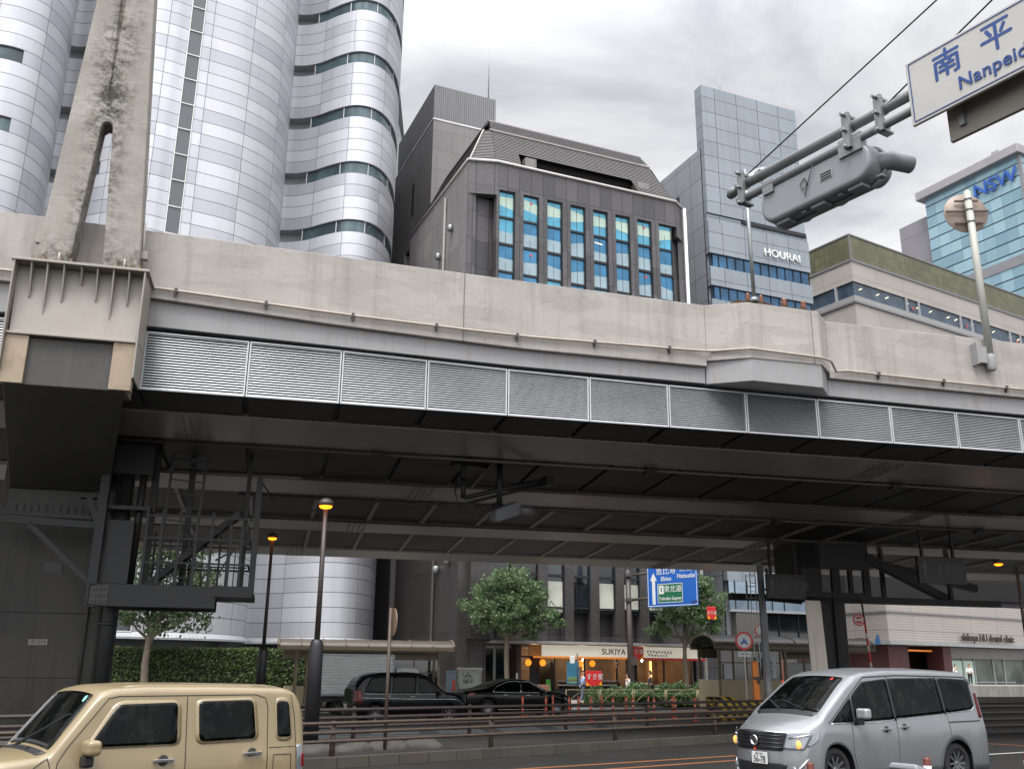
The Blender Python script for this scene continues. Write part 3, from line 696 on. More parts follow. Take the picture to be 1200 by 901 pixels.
b.box(-3.6, 12.0, 2.2, 2.6, 5.3, 5.62); b.bar((2.5, 0, 7.4), (9.5, 3, 5.6), .35, .4); b.bar((2.4, 1.6, 7.6), (12, 4, 6.4), .3, .4); b.box(5.0, 5.2, 2.3, 2.5, 5.3, 8.0); b.box(9, 9.2, 2.3, 2.5, 5.3, 8.0)
b.build('cross_head', M_HEAD, P2, bevel=0.01)
M_BOARD = mat('unlit_board', '#131416', 0.5, 0, 0.1, 3); M_BOARDTX = mat('unlit_lettering', '#3f4043', 0.5, 0, 0.05, 3)
def board(name, label, body, loc, az, w, h, arrow, boxed=False):
    t = thing(name, label, 'sign', loc, az)
    b = MB(); b.box(-w / 2, w / 2, 0, 0.16, 0, h); b.build('board', M_BOARD, t, bevel=0.015)
    text('lettering', body, h * 0.42, M_BOARDTX, t, (w * 0.12, -0.006, h * 0.5))
    b = MB(); x = -w * 0.37
    b.box(x - .05, x + .05, -0.012, -0.004, h * .18, h * .6); b.poly([(x - .14, -0.012, h * .58), (x + .14, -0.012, h * .58), (x, -0.012, h * .85)]); b.build('arrow', M_BOARDTX, t)
    b = MB()
    for s in (-w * .33, w * .33): b.box(s - .05, s + .05, 0.165, 0.26, h * .5, h + 1.4)
    build_each(b, 'hanger', M_HEAD, t)
    return t
board('unlit_guide_sign', 'dark unlit overhead sign reading 三軒茶屋 beside the pale column', '三軒茶屋', (11.58, 40.75, 4.80), AZV, 1.77, 1.02, True)
board('unlit_guide_sign', 'dark unlit overhead sign reading 道玄坂 with an upward arrow', '道玄坂', (17.07, 38.2, 5.24), AZV, 2.16, 1.06, True)

# second, lower ramp behind on the right
RM = thing('ramp_viaduct', 'dark lower ramp bridge with ribbed underside crossing behind the pale column', 'viaduct', (20.1, 57.0, 0), AZV)
b = MB(); b.hexa([(-0.5, 0, 6.2), (50, 0, 5.9), (50, 9, 6.6), (-0.5, 9, 6.9), (-0.5, 0, 7.6), (50, 0, 7.6), (50, 9, 7.9), (-0.5, 9, 7.9)]); b.build('ramp_deck', M_HEAD, RM)
b = MB()
for k in range(7): y = .1 + 1.4 * k; z = 6.2 + .7 * y / 9; b.hexa([(-0.6, y, z - .3), (50, y, z - .6), (50, y + .2, z - .6), (-0.6, y + .2, z - .3), (-0.6, y, z + .05), (50, y, z - .25), (50, y + .2, z - .25), (-0.6, y + .2, z + .05)])
build_each(b, 'ramp_rib', M_RIBD, RM)
# ------------------------------------------------------------------ silver tower with wavy plan
def catmull(P, n=8):
    out = []
    for i in range(len(P) - 1):
        p0, p1, p2, p3 = P[max(i - 1, 0)], P[i], P[i + 1], P[min(i + 2, len(P) - 1)]
        for k in range(n):
            t = k / n
            out.append(tuple(0.5 * ((2 * p1[j]) + (-p0[j] + p2[j]) * t + (2 * p0[j] - 5 * p1[j] + 4 * p2[j] - p3[j]) * t * t + (-p0[j] + 3 * p1[j] - 3 * p2[j] + p3[j]) * t ** 3) for j in (0, 1)))
    out.append(P[-1]); return out
def azp(l): return [(a * y, y) for a, y in l]
segL = catmull(azp([(-.90, 53), (-.80, 52.3), (-.70, 51.8), (-.63, 52.1), (-.59, 53.0), (-.565, 54.3), (-.548, 56.0), (-.542, 57.8)]))
segM = catmull(azp([(-.545, 59.0), (-.53, 59.2), (-.51, 58.9), (-.485, 57.9), (-.45, 57.4), (-.42, 57.9), (-.40, 58.5), (-.365, 59.4), (-.33, 60.5), (-.30, 62.0), (-.282, 63.5), (-.2715, 65.2), (-.2675, 67.0)]))
segR = catmull(azp([(-.2700, 68.2), (-.262, 68.3), (-.25, 68.2), (-.235, 67.8), (-.215, 66.9), (-.195, 66.3), (-.178, 66.4), (-.163, 67.0), (-.151, 68.2), (-.142, 70.2), (-.1385, 73.0), (-.140, 77), (-.15, 84)]))
TW = thing('office_tower', 'tall silver panelled office tower with wavy facade and curved ribbon windows', 'building', (0, 0, 0), 0)
def tower_panels():
    b = NB('silver_panels'); sp = b.n("ShaderNodeSeparateXYZ"); b.l(b.uv(), sp.inputs[0]); hc, vc = sp.outputs[0], sp.outputs[1]
    mask = grid_mask(b, hc, vc, 3.0, 0.995, 0.035, 0.045)
    rnd = cell_rand(b, hc, vc, 3.0, 0.995)
    base = b.ramp(rnd, 0, 1, col('#9c9da3'), col('#b6b7bc'))
    base = b.mix(1.0, base, b.ramp(b.noise(b.obj(), 0.12, 3, 0.5), 0.3, 0.7, (0.93,) * 3 + (1,), (1.04,) * 3 + (1,)), 'MULTIPLY')
    base = b.mix(b.math('MULTIPLY', b.ramp(b.noise(b.uv(), 1.0, 5, 0.6, stretch=(1.2, .06, 1)), .5, .75), .22), base, col('#77767a'))
    base = b.mix(mask, base, col('#4c4d52'))
    b.bump(b.math('ADD', b.math('SUBTRACT', 1.0, mask), b.math('MULTIPLY', b.noise(b.uv(), .7, 2, .5), .6)), 0.3, 0.03)
    return b.set(base, b.math('ADD', b.math('MULTIPLY', rnd, 0.06), 0.46), 0.35)
M_TOW = tower_panels()
M_TGLASS = glass_mat('tower_glass', '#3f5055', 0.06, 0.8, 0.4, 0.25)
M_TSTRIP = mat('tower_strip_glass', '#4f5255', 0.5, 0.1, 0.05, 0.5)
M_TNOTCH = mat('tower_notch_lining', '#9a9b9e', 0.5, 0.2, 0.08, 1)
ZB0, DZ, NR = 3.86, 0.995, 62
def tower_seg(pts, name, glass=None, notch=None, s0=0.0):
    """glass / notch: functions of azimuth tangent -> True where the floor band is glazed / recessed"""
    b = MB(); b.uv = []; gl = MB(); no = MB(); fr = MB()
    arc = [s0]
    for p, q in zip(pts, pts[1:]): arc.append(arc[-1] + math.dist(p, q))
    def inset(i, d):
        p, q = pts[max(i - 1, 0)], pts[min(i + 1, len(pts) - 1)]
        t = Vector((q[0] - p[0], q[1] - p[1])).normalized(); return (pts[i][0] - t.y * d, pts[i][1] + t.x * d)
    for i in range(len(pts) - 1):
        a, c = pts[i], pts[i + 1]; am = (a[0] + c[0]) / (a[1] + c[1])
        for k in range(0, NR):
            z0, z1 = ZB0 + k * DZ, ZB0 + (k + 1) * DZ
            band = (k % 5 == 0 and k > 5)
            if band and glass and glass(am):
                d = 0.16; A, Cc = inset(i, d), inset(i + 1, d)
                j = gl.add([(*A, z0), (*Cc, z0), (*Cc, z1), (*A, z1)]); gl.face((j, j + 1, j + 2, j + 3), 0, True)
                for zz in (z0, z1): fr.quad((*a, zz), (*c, zz), (*Cc, zz), (*A, zz))
                if i % 16 == 4: fr.bar((*inset(i, .12), z0), (*inset(i, .12), z1), .07, .07)
            elif band and notch and notch(am):
                A, Cc = inset(i, 0.9), inset(i + 1, 0.9)
                no.quad((*A, z0), (*Cc, z0), (*Cc, z1), (*A, z1))
                for zz in (z0, z1): no.quad((*a, zz), (*c, zz), (*Cc, zz), (*A, zz))
            else:
                j = b.add([(*a, z0), (*c, z0), (*c, z1), (*a, z1)]); b.face((j, j + 1, j + 2, j + 3), 0, False)
                b.uv.append([(arc[i], z0 - ZB0), (arc[i + 1], z0 - ZB0), (arc[i + 1], z1 - ZB0), (arc[i], z1 - ZB0)])
    bmo = b.build(name, M_TOW, TW, fix=False)
    bm = bmesh.new(); bm.from_mesh(bmo.data); bmesh.ops.remove_doubles(bm, verts=bm.verts, dist=1e-4)
    for f in bm.faces: f.smooth = True
    bm.to_mesh(bmo.data); bm.free()
    if gl.f: build_each(gl, 'ribbon_window', M_TGLASS, TW, fix=False)
    if fr.f: build_each(fr, 'window_frame', M_TNOTCH, TW)
    if no.f: build_each(no, 'recessed_balcony', M_TNOTCH, TW)
    return arc
tower_seg(segL, 'curved_wall', lambda a: a < -.60, None, 0.4)
tower_seg(segM, 'curved_wall', lambda a: -.485 > a > -.522, lambda a: a < -.522, 1.0)
tower_seg(segR, 'curved_wall', lambda a: a > -.243, lambda a: a < -.243, 0.2)
b = MB()          # roof and rear closing walls
rp = segL + segM + segR + [(-14, 110), (-60, 110), (-60, 60)]
b.poly([(x, y, ZB0 + NR * DZ) for x, y in rp])
b.quad((-14, 84, 0), (-14, 110, 0), (-14, 110, 65), (-14, 84, 65)); b.quad((*segL[-1], 0), (*segM[0], 0), (*segM[0], 65), (*segL[-1], 65)); b.quad((*segM[-1], 0), (*segR[0], 0), (*segR[0], 65), (*segM[-1], 65))
b.build('roof', M_TNOTCH, TW)
st = MB(); sb = MB()        # grey vertical glazing strip with light transoms
i0 = min(range(len(segM)), key=lambda i: abs(segM[i][0] / segM[i][1] + .4005)); i1 = min(range(len(segM)), key=lambda i: abs(segM[i][0] / segM[i][1] + .3835))
A, Cc = Vector(segM[i0]), Vector(segM[i1]); t = (Cc - A).normalized(); n = Vector((t.y, -t.x)); A = A + n * .03; Cc = Cc + n * .03
st.quad((*A, ZB0), (*Cc, ZB0), (*Cc, ZB0 + NR * DZ), (*A, ZB0 + NR * DZ)); st.build('glazing_strip', M_TSTRIP, TW, fix=False)
for k in range(0, NR, 2): sb.bar((*(A + n * .03), ZB0 + (k + .0) * DZ), (*(Cc + n * .03), ZB0 + k * DZ), .06, .07)
for Q in (A, Cc): sb.bar((*(Q + n * .02), ZB0), (*(Q + n * .02), ZB0 + NR * DZ), .05, .06)
sb.build('transom', M_WHITE, TW)
# base course: sloped lip on a dark plinth
b = MB(); pl_ = MB()
for seg in (segL, segM, segR):
    for p, q in zip(seg, seg[1:]):
        tt = Vector((q[0] - p[0], q[1] - p[1])).normalized(); nn = Vector((tt.y, -tt.x)) * .35
        b.quad((p[0] + nn.x, p[1] + nn.y, ZB0 - .30), (q[0] + nn.x, q[1] + nn.y, ZB0 - .30), (*q, ZB0 + .002), (*p, ZB0 + .002))
        b.quad((p[0] + nn.x, p[1] + nn.y, ZB0 - .42), (q[0] + nn.x, q[1] + nn.y, ZB0 - .42), (q[0] + nn.x, q[1] + nn.y, ZB0 - .30), (p[0] + nn.x, p[1] + nn.y, ZB0 - .30))
        pl_.quad((*p, 0), (*q, 0), (*q, ZB0), (*p, ZB0))
build_each(b, 'base_lip', M_TNOTCH, TW, fix=False); build_each(pl_, 'plinth', mat('dark_plinth', '#232427', 0.35, 0.1, 0.15, 0.6), TW, fix=False)

# ------------------------------------------------------------------ dark granite building with mansard roof (local: x along front, y back)
GB = thing('granite_office_building', 'dark brown granite office building with grey slatted mansard roof and columns of blue windows', 'building', (-3.05, 60.58, 0), 23)
M_GRAN = panel_mat('brown_granite', '#424041', 0.94, 2.06, 0.05, 0.04, 0.5, 0, '#151414', 0.34, speckle=0.40, jb=0.2, hoff=0.0, voff=0.0)
M_GRANS = panel_mat('brown_granite_side', '#706d6c', 2.1, 2.06, 0.035, 0.035, 0.5, 0, '#4a4441', 0.08, speckle=0.14, jb=0.2, streak=0.45)
M_SLAT = mat('mansard_slats', '#666464', 0.5, 0.2, 0.08, 1.5)
M_SLATGAP = mat('mansard_gap', '#3f3b3c', 0.7, 0.1, 0.1, 1.5)
M_VOID = mat('dark_void', '#121214', 0.9, 0, 0.1, 1)
M_FRAME = mat('dark_window_frame', '#1d1f22', 0.4, 0.3, 0.1, 4)
H = 36.9
WX = [2.17 + 1.885 * k for k in range(8)]; WW = 1.25
ZTOP = 34.78; UH = 2.075
b = MB()
b.box(2.0, 17.0, 0, 0.6, ZTOP, H)                                   # cornice zone
b.box(2.0, WX[0], 0, 0.6, 3.7, ZTOP)
for k in range(8):
    x0 = WX[k] + WW; x1 = WX[k + 1] if k < 7 else 16.75
    if k < 7: b.box(x0, x1, -0.03, 0.6, 3.7, ZTOP)
b.hexa([(0, 0.55, 34.3), (2.0, 0, 34.3), (2.0, 0.6, 34.3), (0, 1.2, 34.3), (0, 0.55, H), (2.0, 0, H), (2.0, 0.6, H), (0, 1.2, H)])
b.hexa([(17.0, 0, 34.0), (18.0, 0.7, 34.0), (18.0, 1.3, 34.0), (17.0, 0.6, 34.0), (17.0, 0, H), (18.0, 0.7, H), (18.0, 1.3, H), (17.0, 0.6, H)])
b.box(0.0, 0.62, 0.55, 1.3, 0, 34.3); b.box(17.5, 18.0, 0.7, 1.3, 0, 34.0)
b.box(0.6, 17.5, 1.0, 1.3, 3.7, 34.4)
b.hexa([(0.5, .9, 0), (2.1, .9, 0), (2.1, 1.3, 0), (.5, 1.3, 0), (.5, .9, 3.7), (2.1, .9, 3.7), (2.1, 1.3, 3.7), (.5, 1.3, 3.7)])
b.build('granite_front', M_GRAN, GB)
b = MB(); b.hexa([(-0.02, .56, 11), (-0.02, 14.5, 11), (.5, 14.5, 11), (.5, 1.3, 11), (-0.02, .56, H), (-0.02, 14.5, H), (.5, 14.5, H), (.5, 1.3, H)]); b.box(17.6, 18.0, 1.32, 18, 0, H); b.box(.5, 17.6, 17.6, 18, 0, H)
b.build('granite_side', M_GRANS, GB)
M_GRANL = panel_mat('shade_toned_granite', '#353231', 2.1, 4.12, 0.03, 0.03, 0.35, 0, '#1d1b1b', 0.14, speckle=0.32, jb=0.2)  # shade under the deck put into a darker granite for the lower walls
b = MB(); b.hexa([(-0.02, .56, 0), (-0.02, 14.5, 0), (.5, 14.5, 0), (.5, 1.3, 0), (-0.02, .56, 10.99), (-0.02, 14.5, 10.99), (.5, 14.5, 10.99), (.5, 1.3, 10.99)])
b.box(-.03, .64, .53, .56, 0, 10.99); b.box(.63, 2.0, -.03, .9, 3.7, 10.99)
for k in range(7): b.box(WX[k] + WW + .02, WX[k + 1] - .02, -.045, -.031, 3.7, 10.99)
b.build('shade_toned_base', M_GRANL, GB)
b = MB()
b.tube([(-0.06, 0.5, H + .03), (2.0, -0.06, H + .03), (17.0, -0.06, H + .03), (18.06, .68, H + .03)], 0.11, 6); b.tube([(-.06, .5, H + .03), (-.06, 14.5, H + .03)], .11, 6)
b.build('coping', mat('coping_metal', '#b5b0ac', 0.45, 0.4, 0.06, 2), GB)
b = MB(); b.box(0.5, 17.6, 0.65, 17.6, H - .3, H); b.build('roof_slab', M_SLATGAP, GB)
# lower slope y .4->3.4, z 36.9->40.0 ; upper slope to 41.3
def slope(p0, p1, p2, p3, n, name, hole=None):
    """slatted slope between bottom edge p0-p1 and top edge p3-p2"""
    p0, p1, p2, p3 = map(Vector, (p0, p1, p2, p3)); m = MB(); nrm = (p1 - p0).cross(p3 - p0).normalized()
    for k in range(n):
        t0, t1, t2 = k / n, (k + .84) / n, (k + 1) / n
        a, c = p0.lerp(p3, t0), p1.lerp(p2, t0); a1, c1 = p0.lerp(p3, t1), p1.lerp(p2, t1); a2, c2 = p0.lerp(p3, t2), p1.lerp(p2, t2)
        spans = [(0, 1)]
        if hole and k < hole[2] * n: spans = [(0, hole[0]), (hole[1], 1)]
        for u0, u1 in spans:
            m.quad(a.lerp(c, u0) + nrm * .10, a.lerp(c, u1) + nrm * .10, a1.lerp(c1, u1) + nrm * .05, a1.lerp(c1, u0) + nrm * .05, 0)
            m.quad(a1.lerp(c1, u0) + nrm * .05, a1.lerp(c1, u1) + nrm * .05, a2.lerp(c2, u1) + nrm * .04, a2.lerp(c2, u0) + nrm * .04, 1)
            m.quad(a2.lerp(c2, u0) + nrm * .04, a2.lerp(c2, u1) + nrm * .04, a2.lerp(c2, u1) + nrm * .10, a2.lerp(c2, u0) + nrm * .10, 0)
    return m.build(name, [M_SLAT, M_SLATGAP], GB, fix=False)
ZM, ZR = 41.2, 42.7
yb, ym, yr = 0.35, 2.9, 3.9
slope((2.0, yb - .1, H), (17.0, yb - .1, H), (16.4, ym, ZM), (2.6, ym, ZM), 21, 'mansard_slats', (0.135, 0.80, 0.40))
slope((2.5, ym - .05, ZM + .12), (16.4, ym - .05, ZM + .12), (16.2, yr, ZR), (2.8, yr, ZR), 7, 'mansard_slats')
slope((0.1, 0.9, H), (2.0, yb - .1, H), (2.6, ym, ZM), (2.1, ym + .25, ZM), 21, 'mansard_slats')
slope((17.0, yb - .1, H), (17.9, 1.2, H), (16.9, ym + .3, ZM), (16.4, ym, ZM), 21, 'mansard_slats')
slope((0.1, 13.5, H), (0.1, 0.9, H), (2.1, ym + .25, ZM), (2.1, 13.5, ZM), 21, 'mansard_slats')
slope((2.1, 13.5, ZM + .1), (2.1, ym + .25, ZM + .1), (2.8, yr, ZR), (2.8, 13.5, ZR), 7, 'mansard_slats')
slope((17.9, 1.2, H), (17.9, 13.5, H), (16.9, 13.5, ZM), (16.9, ym + .3, ZM), 21, 'mansard_slats')
b = MB(); b.box(2.8, 16.4, yr, 13.5, H, ZR - .05); b.box(3.5, 15.6, 1.9, 2.6, H, 39.5); b.build('roof_core', M_VOID, GB)
b = MB(); b.box(4.6, 5.5, .9, 1.9, H, 38.4); b.box(14.2, 15.2, .9, 1.9, H, 38.6); build_each(b, 'roof_block', M_GRANS, GB)
b = MB(); b.box(2.45, 16.5, ym - .16, ym + .05, ZM, ZM + .13); b.bar((0.12, .88, H + .05), (2.08, ym + .2, ZM + .1), .12, .12); b.box(2.7, 16.3, yr - .1, yr + .1, ZR - .04, ZR + .05); b.build('ridge_rail', mat('ridge_metal', '#8d8483', 0.45, 0.4, 0.06, 2), GB)
# windows: frame, blue vision pane, pale reflections put into pane colours (two storeys per window)
M_BLUEG = glass_mat('blue_glass', '#336a8c', 0.05, 0.6, 0.2, 0.45, 0.02)
M_SKYG = glass_mat('sky_blue_glass', '#4a8ea6', 0.05, 0.6, 0.2, 0.35, 0.02)
M_SPAN = glass_mat('pale_reflection_tone', '#84979f', 0.15, 0.5, 0.08, 0.15)
M_REFLG = glass_mat('green_reflection_tone', '#9fb3a6', 0.15, 0.5, 0.06, 0.1)
M_DARKG = glass_mat('dark_glass', '#171b1e', 0.06, 0.6, 0.5)
M_BLIND = glass_mat('blind_behind_glass', '#a9aa9f', 0.15, 0.5, 0.2)
M_LITTUBE = emit_mat('fluorescent_tube', '#fff2c0', 0.45)
random.seed(11)
for k in range(8):
    x0 = WX[k] + .0; x1 = x0 + WW
    for j in range(7):
        zt_ = ZTOP - j * 2 * UH; zb_ = zt_ - 2 * UH + 0.01
        low = j == 6; zb_ = max(zb_, 3.72)
        b = MB()
        for za, zc_ in ((zt_ - .09, zt_), (zt_ - UH - .08, zt_ - UH + .08), (zb_, zb_ + .09)): b.box(x0 + .071, x1 - .071, 0.10, 0.34, za, zc_)
        b.box(x0 + .01, x0 + .07, 0.08, 0.34, zb_, zt_); b.box(x1 - .07, x1 - .01, 0.08, 0.34, zb_, zt_)
        if not low: b.box((x0 + x1) / 2 - .015, (x0 + x1) / 2 + .015, 0.19, 0.24, zb_ + .1, zt_ - .1)
        w_ = b.build('window', M_FRAME, GB)
        b = MB(); tilt = random.uniform(-.02, .02)
        sk = {}
        def pane(za, zc_, m, y=0.2):
            for q in (za, zc_): sk.setdefault(round(q, 3), random.uniform(-.16, .16) if zb_ + .3 < q < zt_ - .3 and not low else 0.0)  # slanting cuts draw the slanted edges of the painted reflections
            sa, sc = sk[round(za, 3)], sk[round(zc_, 3)]; b.quad((x0 + .06, y, za + sa), (x1 - .06, y, za - sa), (x1 - .06, y + tilt, zc_ - sc), (x0 + .06, y + tilt, zc_ + sc), m)
        if low:
            pane(zb_, 5.5, 3); pane(5.5, 7.45, 4 if k in (2, 4, 5, 6, 7) else 3); pane(7.45, zt_, 3)
        elif j >= 4:
            pane(zb_, zt_ - UH, 3); pane(zt_ - UH, zt_, 0)
        else:
            z1 = zt_ - UH; top = (j == 0)
            cuts = [(zt_, zt_ - .42, 1), (zt_ - .42, zt_ - 1.22, 5 if top else 2), (zt_ - 1.22, z1, 1)] if top else [(zt_, zt_ - 1.05, 0), (zt_ - 1.05, z1, 2)]
            cuts += [(z1, z1 - 1.05 - random.uniform(-.22, .22), random.choice((0, 0, 0, 1)))]
            cuts += [(cuts[-1][1], z1 - 1.95, 2), (z1 - 1.95, zb_, 3)]
            for zc_, za, m in cuts: pane(za, zc_, m)
        p_ = b.build('pane', [M_BLUEG, M_SKYG, M_SPAN, M_DARKG, M_BLIND, M_REFLG], w_, fix=False)
        if j in (0, 1, 2) and (k * 3 + j) % 5 == 2:
            b = MB(); zc_ = zt_ - UH - .45 if j else zt_ - UH - .5; b.bar((x0 + .2, 0.185, zc_), (x0 + .85, 0.185, zc_ - .08), .012, .06); b.build('ceiling_lamp', M_LITTUBE, w_)
        if (j == 0 and k in (1, 6)) or (j == 1 and k in (1, 6)):
            b = MB(); zc_ = zt_ - .45 if j == 0 else zt_ - .4; b.poly([(x0 + .58, .15, zc_), (x0 + .82, .15, zc_), (x0 + .70, .15, zc_ - .2)]); b.build('rescue_mark', M_RED, w_)
# wall lamps, drain pipe on the side face
for y, z in ((3.6, 32.6), (6.2, 31.4), (3.6, 26.6), (6.4, 25.5), (2.2, 8.4), (4.4, 8.0)):
    b = MB(); b.lathe([(.16, 0), (.24, .1), (.24, .4), (.14, .5)], (-.2, y, z), (0, 0, 1), 10); b.box(-.08, 0, y - .1, y + .1, z + .1, z + .4); b.build('wall_lamp', M_GALV, GB)
b = MB(); b.tube([(-.14, 5.1, 0), (-.14, 5.1, 36)], .1, 8); b.build('downpipe', M_GRANS, GB)
b = MB(); b.tube([(18.12, .5, 0), (18.12, .5, 36.8)], .13, 8); b.build('downpipe', M_WHITE, GB)
# penthouse block with ribbed metal top
PH = thing('rooftop_penthouse', 'concrete stair tower with ribbed dark metal crown standing behind the granite building', 'building', (-7.8, 80.8, 0), 23)
M_RIBTOP = panel_mat('ribbed_crown', '#6e6d6d', 0.22, None, 0.05, 0.05, 0.5, 0.3, '#4a4a4c', 0.06, jb=0.6)
b = MB(); b.box(0, 13, 0, 16, 0, 52.7); b.build('stair_tower', M_GRANS, PH)
b = MB(); b.box(-.03, 6.4, -.03, 12, 52.75, 56.4); b.build('metal_crown', M_RIBTOP, PH)
b = MB(); b.box(-.05, 6.43, -.05, 12, 52.60, 52.76); b.build('crown_trim', M_WHITE, PH)
b = MB(); b.tube([(6.0, 1, 56.4), (6.0, 1, 60.6), (6.0, 1, 64)], [.07, .05, .015], 6); b.build('lightning_rod', M_STEEL, PH)
b = MB(); b.box(-.06, .0, 5.5, 6.1, 45, 48.5); b.box(-0.05, 0, 8, 8.5, 34, 36); build_each(b, 'slit_window', M_VOID, PH)

# ground floor: canopy, lobby and restaurant
b = MB(); b.box(2.0, 17.9, -1.3, 0.7, 3.46, 3.62); b.build('canopy', mat('canopy_metal', '#8a8784', 0.5, 0.3, 0.1, 2), GB, bevel=0.02)
RS = thing('restaurant_front', 'ground floor restaurant with white fascia, warm lit windows and globe lamps under the granite building', 'restaurant', (-3.05, 60.58, 0), 23)
M_CREAMS = emit_mat('fascia_sign_backlit', '#d9d2c2', 0.16)
M_WARM = mat('warm_interior', '#86705a', 0.7, 0, 0.3, 2.0); M_WOOD = mat('dark_wood', '#35251b', 0.6, 0, 0.2, 3)
b = MB(); b.box(5.2, 11.3, -0.75, -0.6, 2.72, 3.42); b.box(12.55, 17.0, -0.75, -0.6, 2.74, 3.42); build_each(b, 'fascia_sign', M_CREAMS, RS)
b = MB(); b.box(4.6, 11.25, -.80, -.752, 2.62, 2.74); b.build('orange_trim', emit_mat('orange_light_strip', '#d07a2c', 0.2), RS)
b = MB(); b.box(12.5, 17.3, -.80, -.752, 2.60, 2.73); b.build('red_trim', M_RED, RS)
b = MB(); b.box(4.35, 5.19, -.72, -.6, 2.74, 3.42); b.build('copper_fascia', mat('copper_panel', '#b0733a', 0.4, 0.3, 0.3, 1.2), RS)
text('fascia_lettering', 'SUKIYA', 0.5, mat('sign_brown', '#2a1d18', 0.6), RS, (10.3, -.755, 3.05), bold=0.012, sx=1.05)
b = MB(); b.box(11.4, 12.45, -.86, -.6, 2.62, 3.42); lb = b.build('logo_panel', [M_RED], RS, bevel=0.01)
M_YEL = mat('sign_yellow', '#e8a21e', 0.5, 0, 0.05, 4)
b = MB(); b.poly([(11.41, -.866, 2.63), (11.7, -.866, 2.63), (11.41, -.866, 2.95)]); b.poly([(12.44, -.866, 2.63), (12.15, -.866, 2.63), (12.44, -.866, 2.95)]); b.build('yellow_corner', M_YEL, lb)
text('logo_lettering', 'すき家', 0.36, M_WHITE, lb, (11.92, -.866, 3.1), bold=0.012)
random.seed(5); b = MB()
for k in range(9):
    x = 12.8 + .22 * k; h_ = .22 if k < 5 else .1
    b.bar((x, -.756, 3.22 - random.random() * .1), (x + .08, -.756, 3.22 - h_ * random.random() - .1), .006, .05); b.bar((x - .06, -.756, 3.16 - .04 * k * .5), (x + .12, -.756, 3.18 - .03 * k * .5), .006, .04)
    if k < 7: b.bar((x + .1, -.756, 2.9 + .05 * random.random()), (x + .2, -.756, 2.85), .006, .08)
b.build('brush_lettering', M_INK, RS)
# interior box
b = MB()
b.box(4.3, 17.2, 5.0, 5.1, 0.12, 3.4); b.box(4.2, 4.3, .8, 5.1, .12, 3.4); b.box(17.2, 17.3, .8, 5.1, .12, 3.4); b.box(4.3, 17.2, .8, 5.0, 3.3, 3.4)
b.build('interior_wall', M_WARM, RS)
b = MB(); b.box(4.3, 17.2, .8, 5.0, .125, .16); b.box(7.8, 12.2, 1.9, 2.3, .16, 1.15); b.box(13, 17, 1.9, 2.3, .16, 1.0); b.box(6.7, 6.9, 1.2, 4, .16, 2.4); b.box(12.1, 12.8, .75, .95, .12, 3.3); b.build('counter', M_WOOD, RS)
M_SHOPG = NB('shop_glass'); M_SHOPG.b.inputs["Transmission Weight"].default_value = 1.0; M_SHOPG.b.inputs["IOR"].default_value = 1.05; M_SHOPG = M_SHOPG.set((0.85, 0.85, 0.85, 1), 0.02)
b = MB()
for x0, x1 in ((6.85, 8.9), (8.95, 11.3), (12.85, 14.9), (14.95, 17.1)): b.quad((x0, .72, .8), (x1, .72, .8), (x1, .72, 2.68), (x0, .72, 2.68))
build_each(b, 'shop_window', M_SHOPG, RS)
b = MB()
for x in (4.35, 5.1, 5.65, 6.75, 8.92, 11.32, 12.8, 14.92, 17.1): b.box(x - .05, x + .05, .66, .78, .12, 2.7)
b.box(6.8, 17.1, .64, .80, .12, .78); b.box(4.3, 17.1, .66, .78, 2.66, 2.76); b.box(5.15, 5.6, .70, .74, .12, 2.66); b.box(4.4, 5.05, .68, .75, .12, 1.15)
b.build('shop_frame', M_FRAME, RS)
b = MB(); b.box(6.9, 11.25, .60, .64, .95, 1.06); b.box(6.9, 11.25, .60, .64, 1.25, 1.32); b.box(12.9, 17, .60, .64, .95, 1.04); build_each(b, 'guard_bar', M_GALV, RS)
for x, y in ((4.75, .3), (5.75, .3), (8.85, 1.2), (9.75, 1.2)):
    b = MB(); b.lathe([(.02, -.2), (.1, -.19), (.17, -.1), (.2, 0), (.17, .1), (.1, .18), (.02, .2)], (x, y, 2.35), (0, 0, 1), 14); b.build('globe_lamp', emit_mat('globe_glow', '#ff7f22', 0.8), RS)
for x in (10.9, 13.6, 15.3, 16.6):
    b = MB(); b.box(x - .05, x + .05, 4.85, 4.95, 1.2, 2.6); b.build('wall_light', emit_mat('wall_glow', '#ffbc70', 1.4), RS)
for x in (6.5, 10.0, 14.8):
    pl2 = bpy.data.lights.new('restaurant_lamp', 'POINT'); pl2.energy = 26; pl2.color = (1, .76, .50); pl2.shadow_soft_size = .05
    po = bpy.data.objects.new('restaurant_lamp', pl2); COL.objects.link(po); po.parent = RS; po.location = (x, 3.2, 2.6)
b = MB(); b.quad((7.6, .62, 1.1), (8.5, .62, 1.1), (8.5, .62, 2.45), (7.6, .62, 2.45))
po_ = b.build('poster', mat('poster_blue', '#58b4e6', 0.4, 0, 0.25, 1.5), RS)
b = MB(); b.quad((7.7, .61, 1.15), (8.4, .61, 1.15), (8.4, .61, 1.5), (7.7, .61, 1.5)); b.build('poster_band', mat('poster_green', '#9bc47a', 0.4, 0, 0.3, 4), po_)
b = MB(); b.quad((6.1, .64, .65), (6.5, .64, .65), (6.42, .64, 1.35), (6.15, .64, 1.35)); b.build('green_notice', mat('notice_green', '#3f9a3a', 0.5, 0, 0.1, 4), RS)
